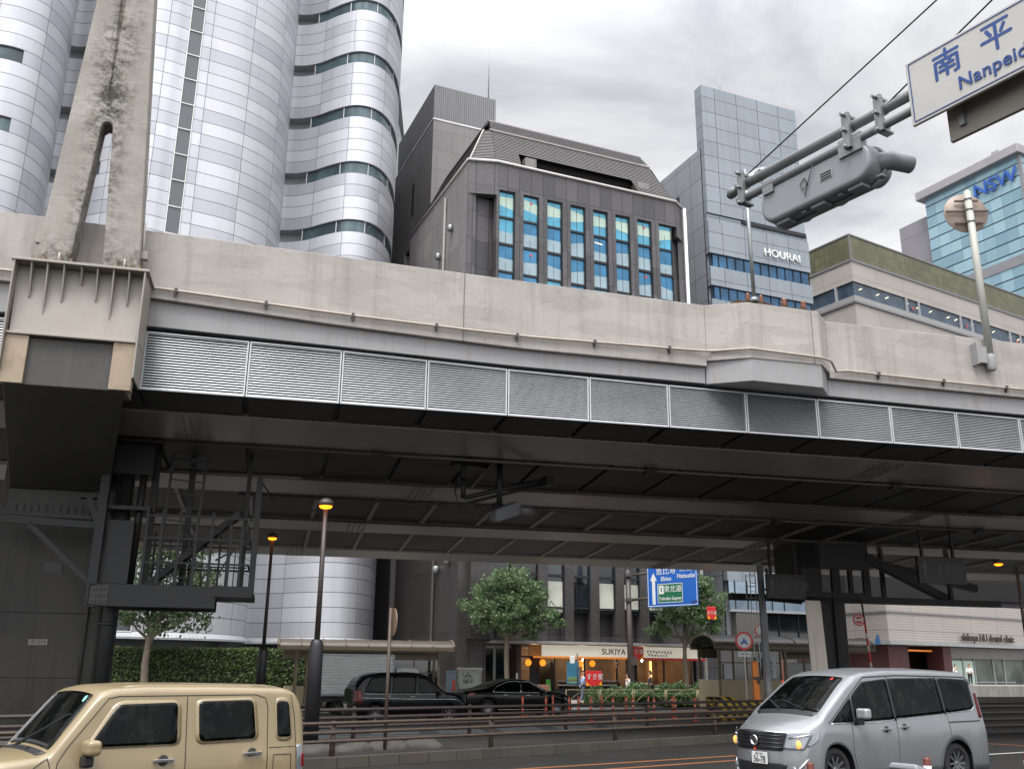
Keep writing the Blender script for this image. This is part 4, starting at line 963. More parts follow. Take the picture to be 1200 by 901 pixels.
# lobby to the left of the restaurant
LB = thing('lobby_entrance', 'dim dark brown lobby entrance with glass doors between the granite corner and the restaurant', 'entrance', (-3.05, 60.58, 0), 23)
b = MB(); b.box(2.05, 4.25, 1.6, 1.7, .12, 3.4); b.box(4.0, 4.3, .4, 1.6, .12, 3.4); b.build('lobby_wall', mat('lobby_brown', '#3a2d28', 0.5, 0, 0.15, 1), LB)
b = MB()
for x in (2.2, 2.9, 3.6): b.box(x - .04, x + .04, 1.3, 1.4, .12, 3.3)
b.box(2.1, 4.0, 1.3, 1.4, 3.2, 3.4); b.box(2.5, 2.56, .6, .68, .12, 3.4); b.box(3.3, 3.42, .3, .42, .12, 3.4); b.build('door_frame', M_GALV, LB)
b = MB(); b.quad((2.2, 1.36, .15), (3.6, 1.36, .15), (3.6, 1.36, 3.2), (2.2, 1.36, 3.2)); b.build('glass_door', M_DARKG, LB)
b = MB(); b.box(3.95, 4.05, .36, .40, 1.3, 1.7); b.build('notice', M_WHITE, LB)

# ------------------------------------------------------------------ blue-grey panelled office
HB = thing('panelled_office_building', 'blue-grey metal panelled office block with a tall blank upper facade and white lettering', 'building', (16.05, 71.65, 0), 23)
M_HP = panel_mat('blue_grey_panels', '#7e858c', 2.25, 1.42, 0.05, 0.05, 0.42, 0.3, '#3c4249', 0.06, streak=0.25, hoff=0.9, voff=.3)
M_HS = panel_mat('grey_side_panels', '#8b8d93', 2.2, 2.2, 0.05, 0.05, 0.42, 0.3, '#45464c', 0.06, streak=0.15)
b = MB()
b.box(0, 10.05, 0, 1.0, 38.35, 50.5); b.box(0, 10.3, .12, 1.0, 37.6, 38.3); b.box(0, 10.3, 0, 1.0, 34.75, 37.6); b.box(0, 10.3, 0, 1.0, 31.9, 33.55); b.box(0, 10.3, 0, 1.0, 27, 30.7)
for k in range(7): b.box(0, 10.3, 0, 1.0, 8.4 + 2.85 * k, 8.4 + 2.85 * k + 1.6)
b.build('panelled_front', M_HP, HB)
b = MB(); b.box(0.40, 10.1, .18, .95, 8.3, 37.7); b.build('ribbon_window', glass_mat('ribbon_blue_glass', '#315775', 0.05, 0.6, 0.35, 0.4), HB)
b = MB()
for k in range(13):
    x = .1 + .84 * k
    for z0, z1 in ((33.55, 34.75), (30.7, 31.9)): b.box(x - .025, x + .025, .1, .2, z0, z1)
b.box(3.5, 10.1, -.04, .12, 38.0, 38.35); build_each(b, 'mullion', M_FRAME, HB)
b = MB(); b.box(-.01, 0.5, 0.6, 14, 0, 44.6); b.box(9.9, 10.25, .6, 14, 0, 44.6); b.box(0, 10.25, 13.6, 14, 0, 44.6); b.build('panelled_side', M_HS, HB)
b = MB(); b.box(-.012, .06, .5, .6, 0, 44.6); b.box(0, 10, .9, 13.8, 44.3, 44.6); b.build('corner_joint', M_FRAME, HB)
b = MB(); b.box(-.03, -.01, 4.0, 4.5, 41, 41.7); b.build('vent_grille', M_FRAME, HB)
text('rooftop_lettering', 'HOURAI', 0.98, M_WHITE, HB, (7.35, -.06, 35.75), ext=0.05, bold=0.03, sx=1.0, spacing=1.05)
b = MB(); b.tube([(2.4, .5, 50.5), (2.4, .5, 52.2)], .03, 5); b.build('aerial', M_STEEL, HB)
M_HG = panel_mat('grey_granite_low', '#4c4b48', 1.2, 1.2, 0.02, 0.02, 0.6, 0, '#4d4b48', 0.08, speckle=0.2)
b = MB(); b.box(0.5, 3.3, -.1, 1.2, 2.6, 6.15); b.box(3.3, 10.3, .0, 1.2, 2.6, 3.6); b.build('granite_base', M_HG, HB)
b = MB(); b.box(-.02, 10.4, -.15, .0, 6.15, 6.32); b.build('ledge', M_STEEL, HB)
b = MB(); b.box(3.32, 10.25, .3, .5, 3.6, 6.2); b.box(.3, 10.2, .9, 1.1, 0, 2.6); b.build('street_glazing', M_DARKG, HB)
b = MB()
for x in (3.35, 4.6, 6.4, 8.2, 10.1): b.box(x - .04, x + .04, .22, .32, 3.6, 6.2)
for x in (.6, 1.7, 2.8, 3.9, 5.0): b.box(x - .04, x + .04, -.03, .0, 6.32, 8.4)
build_each(b, 'mullion', M_FRAME, HB)
b = MB(); b.box(.1, 10.2, .02, .1, 6.32, 8.4); b.build('pale_glazing', glass_mat('pale_reflecting_glass', '#7d8c9a', 0.05, 0.7, 0.2, 0.3), HB)
b = MB(); b.box(5.8, 8.6, -.08, -.02, 2.75, 3.35); b.box(5.95, 6.6, -.10, -.08, 2.85, 3.25, 1); b.box(6.05, 6.5, -.105, -.10, 2.98, 3.12, 2); b.box(7.1, 7.25, -.1, -.08, 2.85, 3.2, 2); b.box(7.4, 7.5, -.1, -.08, 2.85, 3.1, 2); b.box(7.65, 7.8, -.1, -.08, 2.85, 3.25, 2)
b.build('shop_sign', [mat('shop_sign_plum', '#2c2028', 0.5), M_RED, M_WHITE], HB)

# ------------------------------------------------------------------ tiled building with olive crown
CB = thing('tiled_clinic_building', 'pale grey tiled corner building with an olive green glazed crown and long ribbon windows', 'building', (33.85, 88.08, 0), 32)
M_TILE = panel_mat('pale_grey_tiles', '#928c86', 4.4, 2.85, 0.04, 0.05, 0.6, 0, '#6c6864', 0.05, jb=0.35, ribs=0.24, hoff=.8)
def olive():
    b = NB('olive_glazing'); sp = b.n("ShaderNodeSeparateXYZ"); b.l(b.obj(), sp.inputs[0]); hc = b.math('ADD', sp.outputs[0], sp.outputs[1])
    mk_ = grid_mask(b, hc, sp.outputs[2], 0.62, 0.95, 0.10, 0.12, 0, .4); r = cell_rand(b, hc, sp.outputs[2], 0.62, 0.95, 0, .4)
    base = b.ramp(r, 0, 1, col('#4c4c38'), col('#605f48')); base = b.mix(b.math('MULTIPLY', b.ramp(b.noise(b.obj(), .25, 4, .6), .4, .7), .5), base, col('#4f4d36'))
    b.bump(b.math('SUBTRACT', 1.0, mk_), .3, .04)
    return b.set(b.mix(mk_, base, col('#4c4a35')), .3, .1)
M_OL = olive()
b = MB()
for z0, z1 in ((39.35, 41.5), (32, 37.0), (4.75, 7.2), (7.35, 30)): b.box(0, 60, 0, 30, z0, z1)
b.build('tiled_wall', M_TILE, CB)
b = MB(); b.box(-.05, 60, -.05, 30, 41.75, 44.3); b.build('olive_crown', M_OL, CB)
b = MB(); b.box(-.12, 60, -.12, 30, 44.3, 44.45); b.box(-.1, 60, -.1, 30, 41.5, 41.75); b.box(-.15, 60, -.15, 30, 37.02, 37.22); b.box(-.08, 60, -.08, 30, 7.2, 7.35); b.box(-.1, .05, -.1, .05, 41.75, 44.3); b.build('band_trim', mat('band_grey', '#6a6a6c', 0.5, 0.2, 0.06, 2), CB)
b = MB(); b.box(-.08, 60, -.08, 30, 37.22, 37.8); b.build('sill_band', mat('sill_pale', '#858584', 0.5, 0.1, 0.05, 1), CB)
b = MB(); b.box(.15, 60, .15, 29.9, 37.8, 39.35); b.build('ribbon_window', glass_mat('slate_glass', '#3d4a57', 0.06, 0.5, 0.3, 0.1), CB)
b = MB()
for k in range(6):
    x = 8.3 + 9.25 * k
    for q in (0, 2.05): b.box(x + q - .12, x + q + .12, -.03, .3, 37.8, 39.35)
for y in (2.2, 5.6): b.box(-.03, .2, y - .12, y + .12, 37.8, 39.35)
build_each(b, 'mullion', M_STEEL, CB)
b = MB()
for k in range(16):
    x = .9 + 2.3 * k + .5 * math.sin(k * 2.4); b.bar((x, .11, 38.6), (x + .5, .11, 38.85), .03, .08)
build_each(b, 'ceiling_lamp', M_LITTUBE, CB)
b = MB(); b.poly([(9.1, 0, 38.5), (9.5, 0, 38.5), (9.3, 0, 38.2)]); b.poly([(18.4, 0, 38.5), (18.8, 0, 38.5), (18.6, 0, 38.2)]); b.poly([(27.8, 0, 38.5), (28.2, 0, 38.5), (28, 0, 38.2)]); build_each(b, 'rescue_mark', M_RED, CB)
b = MB(); b.box(-.2, 60, -.25, 30, 4.45, 4.75); b.build('soffit_edge', M_STEEL, CB)
b = MB(); b.box(.3, 60, 4.5, 4.9, .12, 4.45); b.box(.4, 3.2, .5, 4.5, .12, 4.45); b.box(7.9, 9.1, .2, 2.0, .12, 4.45); b.build('brown_wall', mat('maroon_wall', '#40211f', 0.6, 0, 0.12, 0.7), CB)
b = MB(); b.box(3.4, 7.7, 1.2, 1.35, 3.95, 4.1); b.build('warm_downlight', emit_mat('warm_downlight_glow', '#d87a30', 0.25), CB)
b = MB(); b.box(9.2, 34, .9, 1.0, .12, 3.4); b.build('shop_window', glass_mat('clinic_glass', '#4d5650', 0.06, 0.6, 0.5, 0.1), CB)
b = MB(); b.box(9.2, 34, .55, .9, 3.4, 4.4); b.build('shop_header', mat('header_grey', '#6d6b68', 0.5, 0.2, 0.1, 1), CB)
b = MB()
for x in (9.2, 11.7, 13.5, 16.6, 18.4, 22, 27): b.box(x - .08, x + .08, .8, .92, .12, 3.4)
b.box(13.6, 20, .84, .9, 1.2, 1.3); b.build('shop_frame', M_STEEL, CB)
b = MB(); b.box(9.4, 11.5, .82, .88, .3, 3.2); b.box(11.85, 13.3, .82, .88, .3, 3.2); build_each(b, 'frosted_panel', mat('frosted_green', '#9fb3a4', 0.3, 0, 0.08, 1), CB)
text('clinic_lettering', 'shibuya HU dental clinic', 0.95, mat('letter_dark', '#35302c', 0.5), CB, (14.6, -.28, 5.30), ext=0.05, bold=0.02, sx=0.93)
# blue glass tower far right
NT = thing('blue_glass_tower', 'light blue glass office tower with blue lettering below its projecting roof', 'building', (76.3, 128.2, 0), -62)
M_NG = NB('sky_blue_curtain_wall'); sp_ = M_NG.n("ShaderNodeSeparateXYZ"); M_NG.l(M_NG.obj(), sp_.inputs[0])
hc_ = M_NG.math('ADD', sp_.outputs[0], sp_.outputs[1])
m1_ = grid_mask(M_NG, hc_, sp_.outputs[2], None, 1.95, .05, .2); m2_ = grid_mask(M_NG, hc_, sp_.outputs[2], 1.9, None, .07, .05)
base_ = M_NG.ramp(cell_rand(M_NG, hc_, sp_.outputs[2], 1.9, 1.95), 0, 1, col('#7998a5'), col('#97b3bd'))
base_ = M_NG.mix(M_NG.math('MULTIPLY', m2_, .35), base_, col('#4d7480')); base_ = M_NG.mix(m1_, base_, col('#23303a'))
M_NG = M_NG.set(base_, 0.08, 0.35, Specular_IOR_Level=0.6)
b = MB(); b.box(-17.0, 0, 0, 40, 0, 77.4); b.build('curtain_wall', M_NG, NT)
b = MB(); b.box(-18.0, 0.5, -1.0, 40, 77.4, 78.9); b.box(-4.4, -3.2, 0, 1, 78.9, 79.9); b.build('roof_slab', mat('roof_slab_grey', '#8d8a8b', 0.5, 0.2, 0.06, .5), NT, bevel=0.1)
b = MB(); b.box(-17.05, .05, -.12, .0, 60.2, 61.7); b.box(-.35, .12, -.15, 0.2, 0, 77.3); b.build('floor_band', mat('floor_band_grey', '#77777a', 0.5, 0.2, 0.06, .5), NT)
text('tower_lettering', 'NSW', 3.1, mat('lettering_blue', '#1d4d9a', 0.4), NT, (-4.3, -.35, 74.4), ext=0.1, bold=0.08, sx=1.05)
BB = thing('grey_slab_building', 'plain dark grey building corner showing left of the blue glass tower', 'building', (66.3, 149.5, 0), -62)
b = MB(); b.box(0, 14, 0, 20, 0, 75.2); b.build('panel_wall', panel_mat('slab_grey', '#77757a', 6, 5.2, .06, .08, .55, .1, '#4d4c51', .04), BB)
DB = thing('distant_dark_building', 'dark office block with small windows seen through the pylon slot', 'building', (-47, 130, 0), 10)
b = MB(); b.box(0, 8, 0, 20, 0, 30); b.build('facade', M_FRAME, DB)

# ------------------------------------------------------------------ vehicles (local: x forward, y left, z up)
M_TYRE = mat('tyre_rubber', '#1b1b1c', 0.85, 0, 0.15, 8)
M_RIM = mat('alloy_rim', '#808284', 0.3, 0.85, 0.06, 5)
def car_glass():
    b = NB('car_glass'); n = b.noise(b.obj(), 4.5, 6, .7, stretch=(1.3, 1, .8))
    return b.set(b.ramp(n, .50, .74, (.0015, .0018, .0018, 1), (.016, .018, .017, 1)), .03, 0, Specular_IOR_Level=.13)
M_CARGLASS = car_glass()
M_SEAM = mat('panel_seam', '#26241f', 0.7, 0, 0.05, 5)
M_LAMPC = glass_mat('lamp_clear', '#83888c', 0.10, 0.8, 0.35, 0.5)
M_LAMPR = glass_mat('lamp_red', '#6e0c0c', 0.15, 0.3, 0.1)
M_AMBER = emit_mat('amber_glow', '#ff8a22', 1.2)
def paint(name, c, rough=0.3, metal=0.0, coat=0.8, dirt=0.6):
    b = NB(name); o = b.obj(); c = col(c)
    n1 = b.noise(o, 1.3, 4, 0.6)
    base = b.ramp(n1, 0.3, 0.7, tuple(x * .94 for x in c[:3]) + (1,), tuple(min(1, x * 1.05) for x in c[:3]) + (1,))
    sp = b.n("ShaderNodeSeparateXYZ"); b.l(o, sp.inputs[0])
    lowd = b.math('MULTIPLY', b.ramp(b.noise(o, 6, 6, .7), .4, .75), b.math('MAXIMUM', b.math('SUBTRACT', 0.75, sp.outputs[2]), 0.0))
    base = b.mix(b.math('MULTIPLY', lowd, dirt), base, col('#5b554a'))
    return b.set(base, rough, metal, Coat_Weight=coat, Coat_Roughness=0.06, Specular_IOR_Level=0.5 if dirt > .2 else .2)
class Car:
    def __init__(s, L, W, top, belt, hw, sill=0.2, wheels=(1.3, -1.3), wr=0.3, tum=0.16, bow_f=0.28, bow_r=0.12, rake_f=0.08, rake_r=0.05, rr=0.09, crown=0.03):
        s.__dict__.update(locals())
        s.HW = W / 2
    def topz(s, x): return interp(x, [p[0] for p in s.top], [p[1] for p in s.top])
    def beltz(s, x): return min(s.belt, s.topz(x) - s.rr * 1.2)
    def low(s, x):
        z = s.sill
        for xc in s.wheels:
            R_ = s.wr + 0.055; d = abs(x - xc)
            if d < R_: z = max(z, s.wr + math.sqrt(max(R_ * R_ - d * d, 0)))
        return z
    def side(s, x, z):
        h = interp(x, [p[0] for p in s.hw], [p[1] for p in s.hw]); b = s.beltz(x); tz = s.topz(x)
        y = h - 0.05 * max(0, (b - .25 - z) / .6) ** 2 * 1.0
        if z > b - .12: y -= 0.02 * smooth01((z - b + .12) / .12)
        if z > b: y -= s.tum * (z - b)
        return y
    def deform(s, p):
        x, y, z = p
        wf = smooth01((x - (s.L / 2 - 0.8)) / 0.8); wb = smooth01((-x - (s.L / 2 - 0.6)) / 0.6)
        q = (abs(y) / s.HW)
        x -= wf * (s.bow_f * q ** 2.6 + s.rake_f * max(0, z - .45) + .10 * max(0, .35 - z)); x += wb * (s.bow_r * q ** 3 + s.rake_r * max(0, z - .7) ** 1.0)
        return (x, y, z)
    def section(s, x):
        zl, tz = s.low(x), s.topz(x); r = s.rr; P = []
        zt = tz - r
        n = 12
        for k in range(n + 1):
            z = lerp(zl, zt, k / n); P.append((s.side(x, z), z))
        ye = s.side(x, zt)
        for a in (30, 60, 90):
            P.append((ye - r * 1.3 * (1 - math.cos(rad(a))), zt + r * math.sin(rad(a)) * 0.88))
        for t in (0.66, 0.33, 0.0):
            P.append(((ye - r * 1.3) * t, tz - r * .12 + s.crown * (1 - t * t) + 0.0))
        return P
    def body(s, m, parent, name='body'):
        b = MB(); xs = []
        x = -s.L / 2
        while x < s.L / 2 - 1e-6: xs.append(x); x += 0.045
        xs.append(s.L / 2)
        rings = []
        for x in xs:
            P = s.section(x)
            full = [(y, z) for y, z in P] + [(-y, z) for y, z in reversed(P[:-1])]
            rings.append(b.add([s.deform((x, y, z)) for y, z in full]))
        n = len(full)
        for p, q in zip(rings, rings[1:]):
            for k in range(n - 1): b.face((p + k, q + k, q + k + 1, p + k + 1), 0, True)
            b.face((p + n - 1, q + n - 1, q, p), 1, False)
        for ri, x in ((0, xs[0]), (-1, xs[-1])):
            P = s.section(x); prev = None
            for y, z in P:
                cur = b.add([s.deform((x, lerp(y, -y, t / 12), z)) for t in range(13)])
                if prev is not None:
                    for k in range(12): b.face((prev + k, prev + k + 1, cur + k + 1, cur + k), 0, True)
                prev = cur
        o = b.build(name, [m, M_BLACKPLASTIC], parent)
        bm = bmesh.new(); bm.from_mesh(o.data); bmesh.ops.remove_doubles(bm, verts=bm.verts, dist=.0008); bmesh.ops.recalc_face_normals(bm, faces=bm.faces); bm.to_mesh(o.data); bm.free()
        return o
    def patch(s, poly, fn, name, m, parent, rings=6, rnd=0.0, both=False):
        """convex-ish 2D outline laid on the surface fn(u, v, side)"""
        pts = poly
        if rnd:
            pts = []
            n = len(poly)
            for i in range(n):
                a, p, c = Vector(poly[i - 1]), Vector(poly[i]), Vector(poly[(i + 1) % n])
                r = min(rnd, (a - p).length * .45, (c - p).length * .45)
                A, Cc = p + (a - p).normalized() * r, p + (c - p).normalized() * r
                for k in range(5): t = k / 4; pts.append(tuple((A * (1 - t) ** 2 + p * 2 * t * (1 - t) + Cc * t * t)))
        dense_ = []
        for i in range(len(pts)):
            a, c = Vector(pts[i]), Vector(pts[(i + 1) % len(pts)]); k = max(1, int((c - a).length / .08))
            dense_ += [tuple(a.lerp(c, t / k)) for t in range(k)]
        cen = Vector((sum(p[0] for p in dense_) / len(dense_), sum(p[1] for p in dense_) / len(dense_)))
        out = []
        for sgn in ((1, -1) if both else (1,)):
            b = MB(); n = len(dense_); prev = None
            for k in range(rings + 1):
                t = 1 - k / rings
                if k < rings: cur = b.add([fn(*(cen.lerp(Vector(p), t)), sgn) for p in dense_])
                else: cur = b.add([fn(*cen, sgn)])
                if prev is not None:
                    for j in range(n):
                        j2 = (j + 1) % n
                        if k < rings: b.face((prev + j, prev + j2, cur + j2, cur + j), 0, True)
                        else: b.face((prev + j, prev + j2, cur), 0, True)
                prev = cur
            # rim back to the body so the piece has depth
            e = b.add([fn(p[0], p[1], sgn, -0.012) for p in dense_]); 
            for j in range(n): b.face((j, (j + 1) % n, e + (j + 1) % n, e + j), 0, False)
            out.append(b.build(name, m, parent))
        return out
    def S(s, off):
        return lambda x, z, g, d=0.0: s.deform((x, g * (s.side(x, z) + off + d), z))
    def T(s, off):
        def f(x, yf, g, d=0.0):
            zt = s.topz(x); ye = (s.side(x, zt - s.rr) - s.rr * 1.3) * yf
            k = (s.topz(x + .02) - s.topz(x - .02)) / .04; l = math.sqrt(1 + k * k)
            return s.deform((x - k / l * (off + d), ye, zt - s.rr * .12 + s.crown * (1 - yf * yf) + (off + d) / l))
        return f
    def Fr(s, off, x=None):
        return lambda y, z, g, d=0.0: s.deform(((s.L / 2 if x is None else x), y, z))[0:0] or tuple(Vector(s.deform((s.L / 2, y, z))) + Vector((off + d, 0, 0)))
    def Bk(s, off):
        return lambda y, z, g, d=0.0: tuple(Vector(s.deform((-s.L / 2, y, z))) - Vector((off + d, 0, 0)))
    def seam(s, pts, name, parent, w=0.010, m=None):
        for g in (1, -1):
            b = MB(); P = []
            for a, c in zip(pts, pts[1:]):
                k = max(1, int(math.dist(a, c) / .06)); P += [(lerp(a[0], c[0], t / k), lerp(a[1], c[1], t / k)) for t in range(k)]
            P.append(pts[-1])
            b.tube([s.S(0.0)(x, z, g) for x, z in P], w / 2, 5); b.build(name, m or M_SEAM, parent)
    def wheel(s, x, g, parent, tyre_w=0.19, spokes=10):
        R_ = s.wr; c = Vector((x, g * (s.HW - .05 - tyre_w / 2), R_)); ax = (0, g, 0); rr = R_ * .66
        b = MB(); b.lathe([(rr, -tyre_w / 2), (R_ * .93, -tyre_w / 2), (R_, -tyre_w * .36), (R_, tyre_w * .36), (R_ * .93, tyre_w / 2), (rr, tyre_w / 2), (rr * .97, tyre_w * .2), (rr * .97, -tyre_w * .3)], c, ax, 28)
        w_ = b.build('wheel', M_TYRE, parent)
        b = MB(); b.lathe([(rr * .98, -tyre_w * .2), (rr, tyre_w * .46), (rr * .9, tyre_w * .48), (rr * .86, tyre_w * .2), (.05, tyre_w * .1)], c, ax, 28, 1)
        for k in range(spokes):
            a = 2 * math.pi * k / spokes; d = Vector((math.cos(a), 0, math.sin(a)))
            b.bar(c + d * .03 + Vector((0, g * tyre_w * .36, 0)), c + d * rr * .92 + Vector((0, g * tyre_w * .42, 0)), .035, .03, 0, up=(0, 1, 0))
        b.lathe([(.05, tyre_w * .2), (.05, tyre_w * .42), (.03, tyre_w * .46)], c, ax, 12)
        b.build('rim', [M_RIM, M_BLACKPLASTIC], w_)
    def wheels_all(s, parent, **k):
        for x in s.wheels:
            for g in (1, -1): s.wheel(x, g, parent, **k)
    def mirror(s, x, z, m, parent, w=.17, h=.14, d=.1):
        for g in (1, -1):
            y = s.side(x, z); b = MB()
            b.rbox((x - .0, g * (y + .05 + w / 2), z + .02), d, w, h, 0, 0); o = b.build('mirror', m, parent, bevel=.04, seg=4)
            b = MB(); b.bar((x - .01, g * (y - .02), z - .06), (x, g * (y + .10), z - .04), .06, .06); b.rbox((x - .0, g * (y + .07), z - .10), .10, .12, .10); b.build('mirror_foot', M_BLACKPLASTIC, o, bevel=.02)
    def handle(s, x, z, parent, w=.16, m=None):
        for g in (1, -1):
            s_ = s.S(.0); c = Vector(s_(x, z, g)); b = MB()
            b.lathe([(.001, -.004), (.05, -.003), (.055, .002), (.04, .004)], c, (0, g, 0), 14, 1)
            b.bar(c + Vector((-w / 2, g * .022, 0)), c + Vector((w / 2, g * .022, 0)), .028, .028, 0)
            b.bar(c + Vector((-w / 2, g * -.01, 0)), c + Vector((-w / 2, g * .03, 0)), .03, .026, 0); b.bar(c + Vector((w / 2, g * -.01, 0)), c + Vector((w / 2, g * .03, 0)), .03, .026, 0)
            b.build('door_handle', [m or M_CHROME, M_SEAM], parent, bevel=.004)

# ---- cream boxy kei wagon, nearest left
KT = thing('kei_wagon', 'cream boxy small wagon with rounded square windows, cropped at the lower left', 'car', (-3.88, 10.37, 0), 42 + 180)
k1 = Car(3.395, 1.475, [(-1.70, 1.38), (-1.66, 1.49), (-1.60, 1.565), (-1.45, 1.598), (-.6, 1.615), (.1, 1.618), (.44, 1.60), (.54, 1.57), (.61, 1.50), (.96, 1.045), (1.02, 1.02), (1.45, 0.985), (1.6, .95), (1.70, .82)], 1.03,
         [(-1.70, .69), (-1.5, .725), (0, .7375), (1.2, .7375), (1.7, .70)], sill=.22, wheels=(1.22, -1.2), wr=.30, tum=.13, bow_f=.16, bow_r=.05, rake_f=.05, rake_r=.06, rr=.075)
M_KP = paint('cream_paint', '#7d6f52', 0.45, 0.0, 0.6)
k1.body(M_KP, KT)
def winframe(car, poly, grow, m, par):
    c = Vector((sum(p[0] for p in poly) / len(poly), sum(p[1] for p in poly) / len(poly)))
    big = [tuple(Vector(p) + (Vector(p) - c).normalized() * grow) for p in poly]
    car.patch(big, car.S(.006), 'window_surround', m, par, rnd=.09, both=True)
for poly, r in (([(.66, 1.075), (.60, 1.13), (.38, 1.445), (-.20, 1.46), (-.21, 1.075)], .05), ([(-.44, 1.085), (-.42, 1.465), (-1.02, 1.475), (-1.06, 1.095)], .06), ([(-1.33, 1.10), (-1.32, 1.46), (-1.50, 1.455), (-1.53, 1.10)], .05)):
    winframe(k1, poly, .045, M_KP, KT)
    k1.patch(poly, k1.S(.011), 'side_window', M_CARGLASS, KT, rnd=r, both=True)
k1.patch([(.945, -.97), (.945, .97), (.575, .93), (.575, -.93)], k1.T(.006), 'windscreen', M_CARGLASS, KT, rnd=.06)
k1.patch([(1.05, -.9), (1.05, .9), (.965, .97), (.965, -.97)], k1.T(.004), 'cowl', M_BLACKPLASTIC, KT)
k1.seam([(.92, .55), (.90, .95), (.82, 1.08), (.48, 1.50), (.38, 1.52), (-1.05, 1.525), (-1.17, 1.49), (-1.20, 1.40), (-1.20, .55)], 'door_seam', KT)
k1.seam([(-.31, .40), (-.30, 1.52)], 'door_seam', KT)
k1.seam([(1.22, .86), (.99, 1.0), (.93, .84), (1.5, .80)], 'wing_seam', KT)
k1.seam([(-1.28, .70), (-1.28, .93), (-1.52, .93), (-1.52, .72), (-1.28, .70)], 'fuel_flap', KT)
k1.seam([(-1.22, 1.0), (-1.62, 1.0)], 'panel_line', KT); k1.seam([(-1.60, .9), (-1.585, 1.3), (-1.54, 1.52)], 'panel_line', KT)
k1.handle(-.08, .93, KT, w=.17); k1.handle(-1.02, .955, KT, w=.17)
k1.mirror(.66, 1.06, M_KP, KT, w=.21, h=.135, d=.13)
k1.patch([(-1.68, .62), (-1.68, 1.02), (-1.60, 1.02), (-1.60, .62)], k1.S(.02), 'tail_lamp', M_LAMPC, KT, rnd=.03, both=True)
k1.patch([(-1.69, .80), (-1.69, .93), (-1.66, .93), (-1.66, .80)], k1.S(.024), 'tail_lamp_lens', M_LAMPR, KT, both=True)
k1.patch([(.55, .82), (.55, .98), (.3, .98), (.3, .82)], k1.Fr(.01), 'headlight', M_LAMPC, KT, rnd=.07)
k1.patch([(-.3, .82), (-.3, .98), (-.55, .98), (-.55, .82)], k1.Fr(.01), 'headlight', M_LAMPC, KT, rnd=.07)
k1.patch([(-.55, 1.1), (.55, 1.1), (.5, 1.34), (-.5, 1.34)], k1.Bk(.008), 'rear_window', M_CARGLASS, KT, rnd=.06)
k1.wheels_all(KT)
b = MB()
for g in (1, -1):
    for x0, x1 in ((-1.2, .30),): b.tube([(lerp(x0, x1, t / 8), g * .50, k1.topz(lerp(x0, x1, t / 8)) - .006) for t in range(9)], .012, 5)
b.build('roof_rib', M_KP, KT)
b = MB(); b.bar((.98, -.30, 1.055), (.74, .42, 1.36), .02, .015); b.bar((1.0, -.28, 1.04), (1.0, .2, 1.05), .03, .03); b.build('wiper', M_BLACKPLASTIC, KT)
b = MB(); c = k1.T(.011)(.62, .78, 1); b.lathe([(.001, 0), (.035, .001), (.035, .003)], c, Vector((.75, 0, .5)), 12); b.build('windscreen_sticker', mat('sticker_green', '#7fc0ae', 0.5), KT)

# ---- silver people carrier
ST = thing('minivan', 'silver people carrier with chrome grille and plate 56-78 turning towards the camera', 'minivan', (5.95, 17.23, 0.05), 29.0 + 180)
v1 = Car(4.685, 1.695, [(-2.34, 1.42), (-2.30, 1.58), (-2.2, 1.74), (-2.0, 1.80), (-1.0, 1.835), (0.0, 1.83), (.55, 1.79), (.78, 1.735), (1.05, 1.58), (1.55, 1.22), (1.72, 1.10), (1.80, 1.075), (2.05, 1.00), (2.22, .93), (2.30, .87), (2.342, .78)], 1.0,
         [(-2.34, .80), (-2.1, .84), (0, .8475), (1.6, .8475), (2.0, .83), (2.342, .78)], sill=.20, wheels=(1.45, -1.41), wr=.325, tum=.15, bow_f=.38, bow_r=.10, rake_f=.06, rake_r=.10, rr=.09, crown=.035)
M_VP = paint('silver_paint', '#7c7e81', 0.34, 0.45, 0.4)
v1.body(M_VP, ST)
glassp = [(1.52, 1.03), (1.30, 1.18), (.86, 1.52), (.62, 1.66), (-.2, 1.715), (-2.0, 1.69), (-2.10, 1.62), (-2.14, 1.26), (-1.95, 1.20), (-.30, 1.10), (.45, 1.02)]
def upoly(pts): return pts
v1.patch([(1.50, 1.02), (1.02, 1.38), (1.02, 1.02)], v1.S(.008), 'quarter_window', M_CARGLASS, ST, rnd=.03, both=True)
v1.patch([(.96, 1.02), (.96, 1.42), (.66, 1.63), (.10, 1.68), (.06, 1.05)], v1.S(.008), 'side_window', M_CARGLASS, ST, rnd=.05, both=True)
v1.patch([(.02, 1.06), (.06, 1.685), (-1.16, 1.70), (-1.20, 1.13)], v1.S(.008), 'side_window', M_CARGLASS, ST, rnd=.03, both=True)
v1.patch([(-1.24, 1.13), (-1.20, 1.70), (-1.98, 1.675), (-2.10, 1.60), (-2.12, 1.26), (-1.98, 1.19)], v1.S(.008), 'side_window', M_CARGLASS, ST, rnd=.07, both=True)
v1.seam([(1.56, 1.01), (.9, 1.50), (.62, 1.70), (-.2, 1.735), (-1.98, 1.715), (-2.15, 1.60)], 'window_trim', ST, .02, M_BLACKPLASTIC)
v1.seam([(1.5, 1.0), (.46, 1.005), (-.3, 1.085), (-1.95, 1.165), (-2.14, 1.25)], 'belt_chrome', ST, .016, M_CHROME)
b_ = [(.99, .98), (.99, 1.40)]
v1.seam(b_, 'a_pillar', ST, .05, M_BLACKPLASTIC); v1.seam([(.04, 1.03), (.07, 1.70)], 'b_pillar', ST, .05, M_BLACKPLASTIC); v1.seam([(-1.22, 1.12), (-1.18, 1.71)], 'c_pillar', ST, .05, M_BLACKPLASTIC)
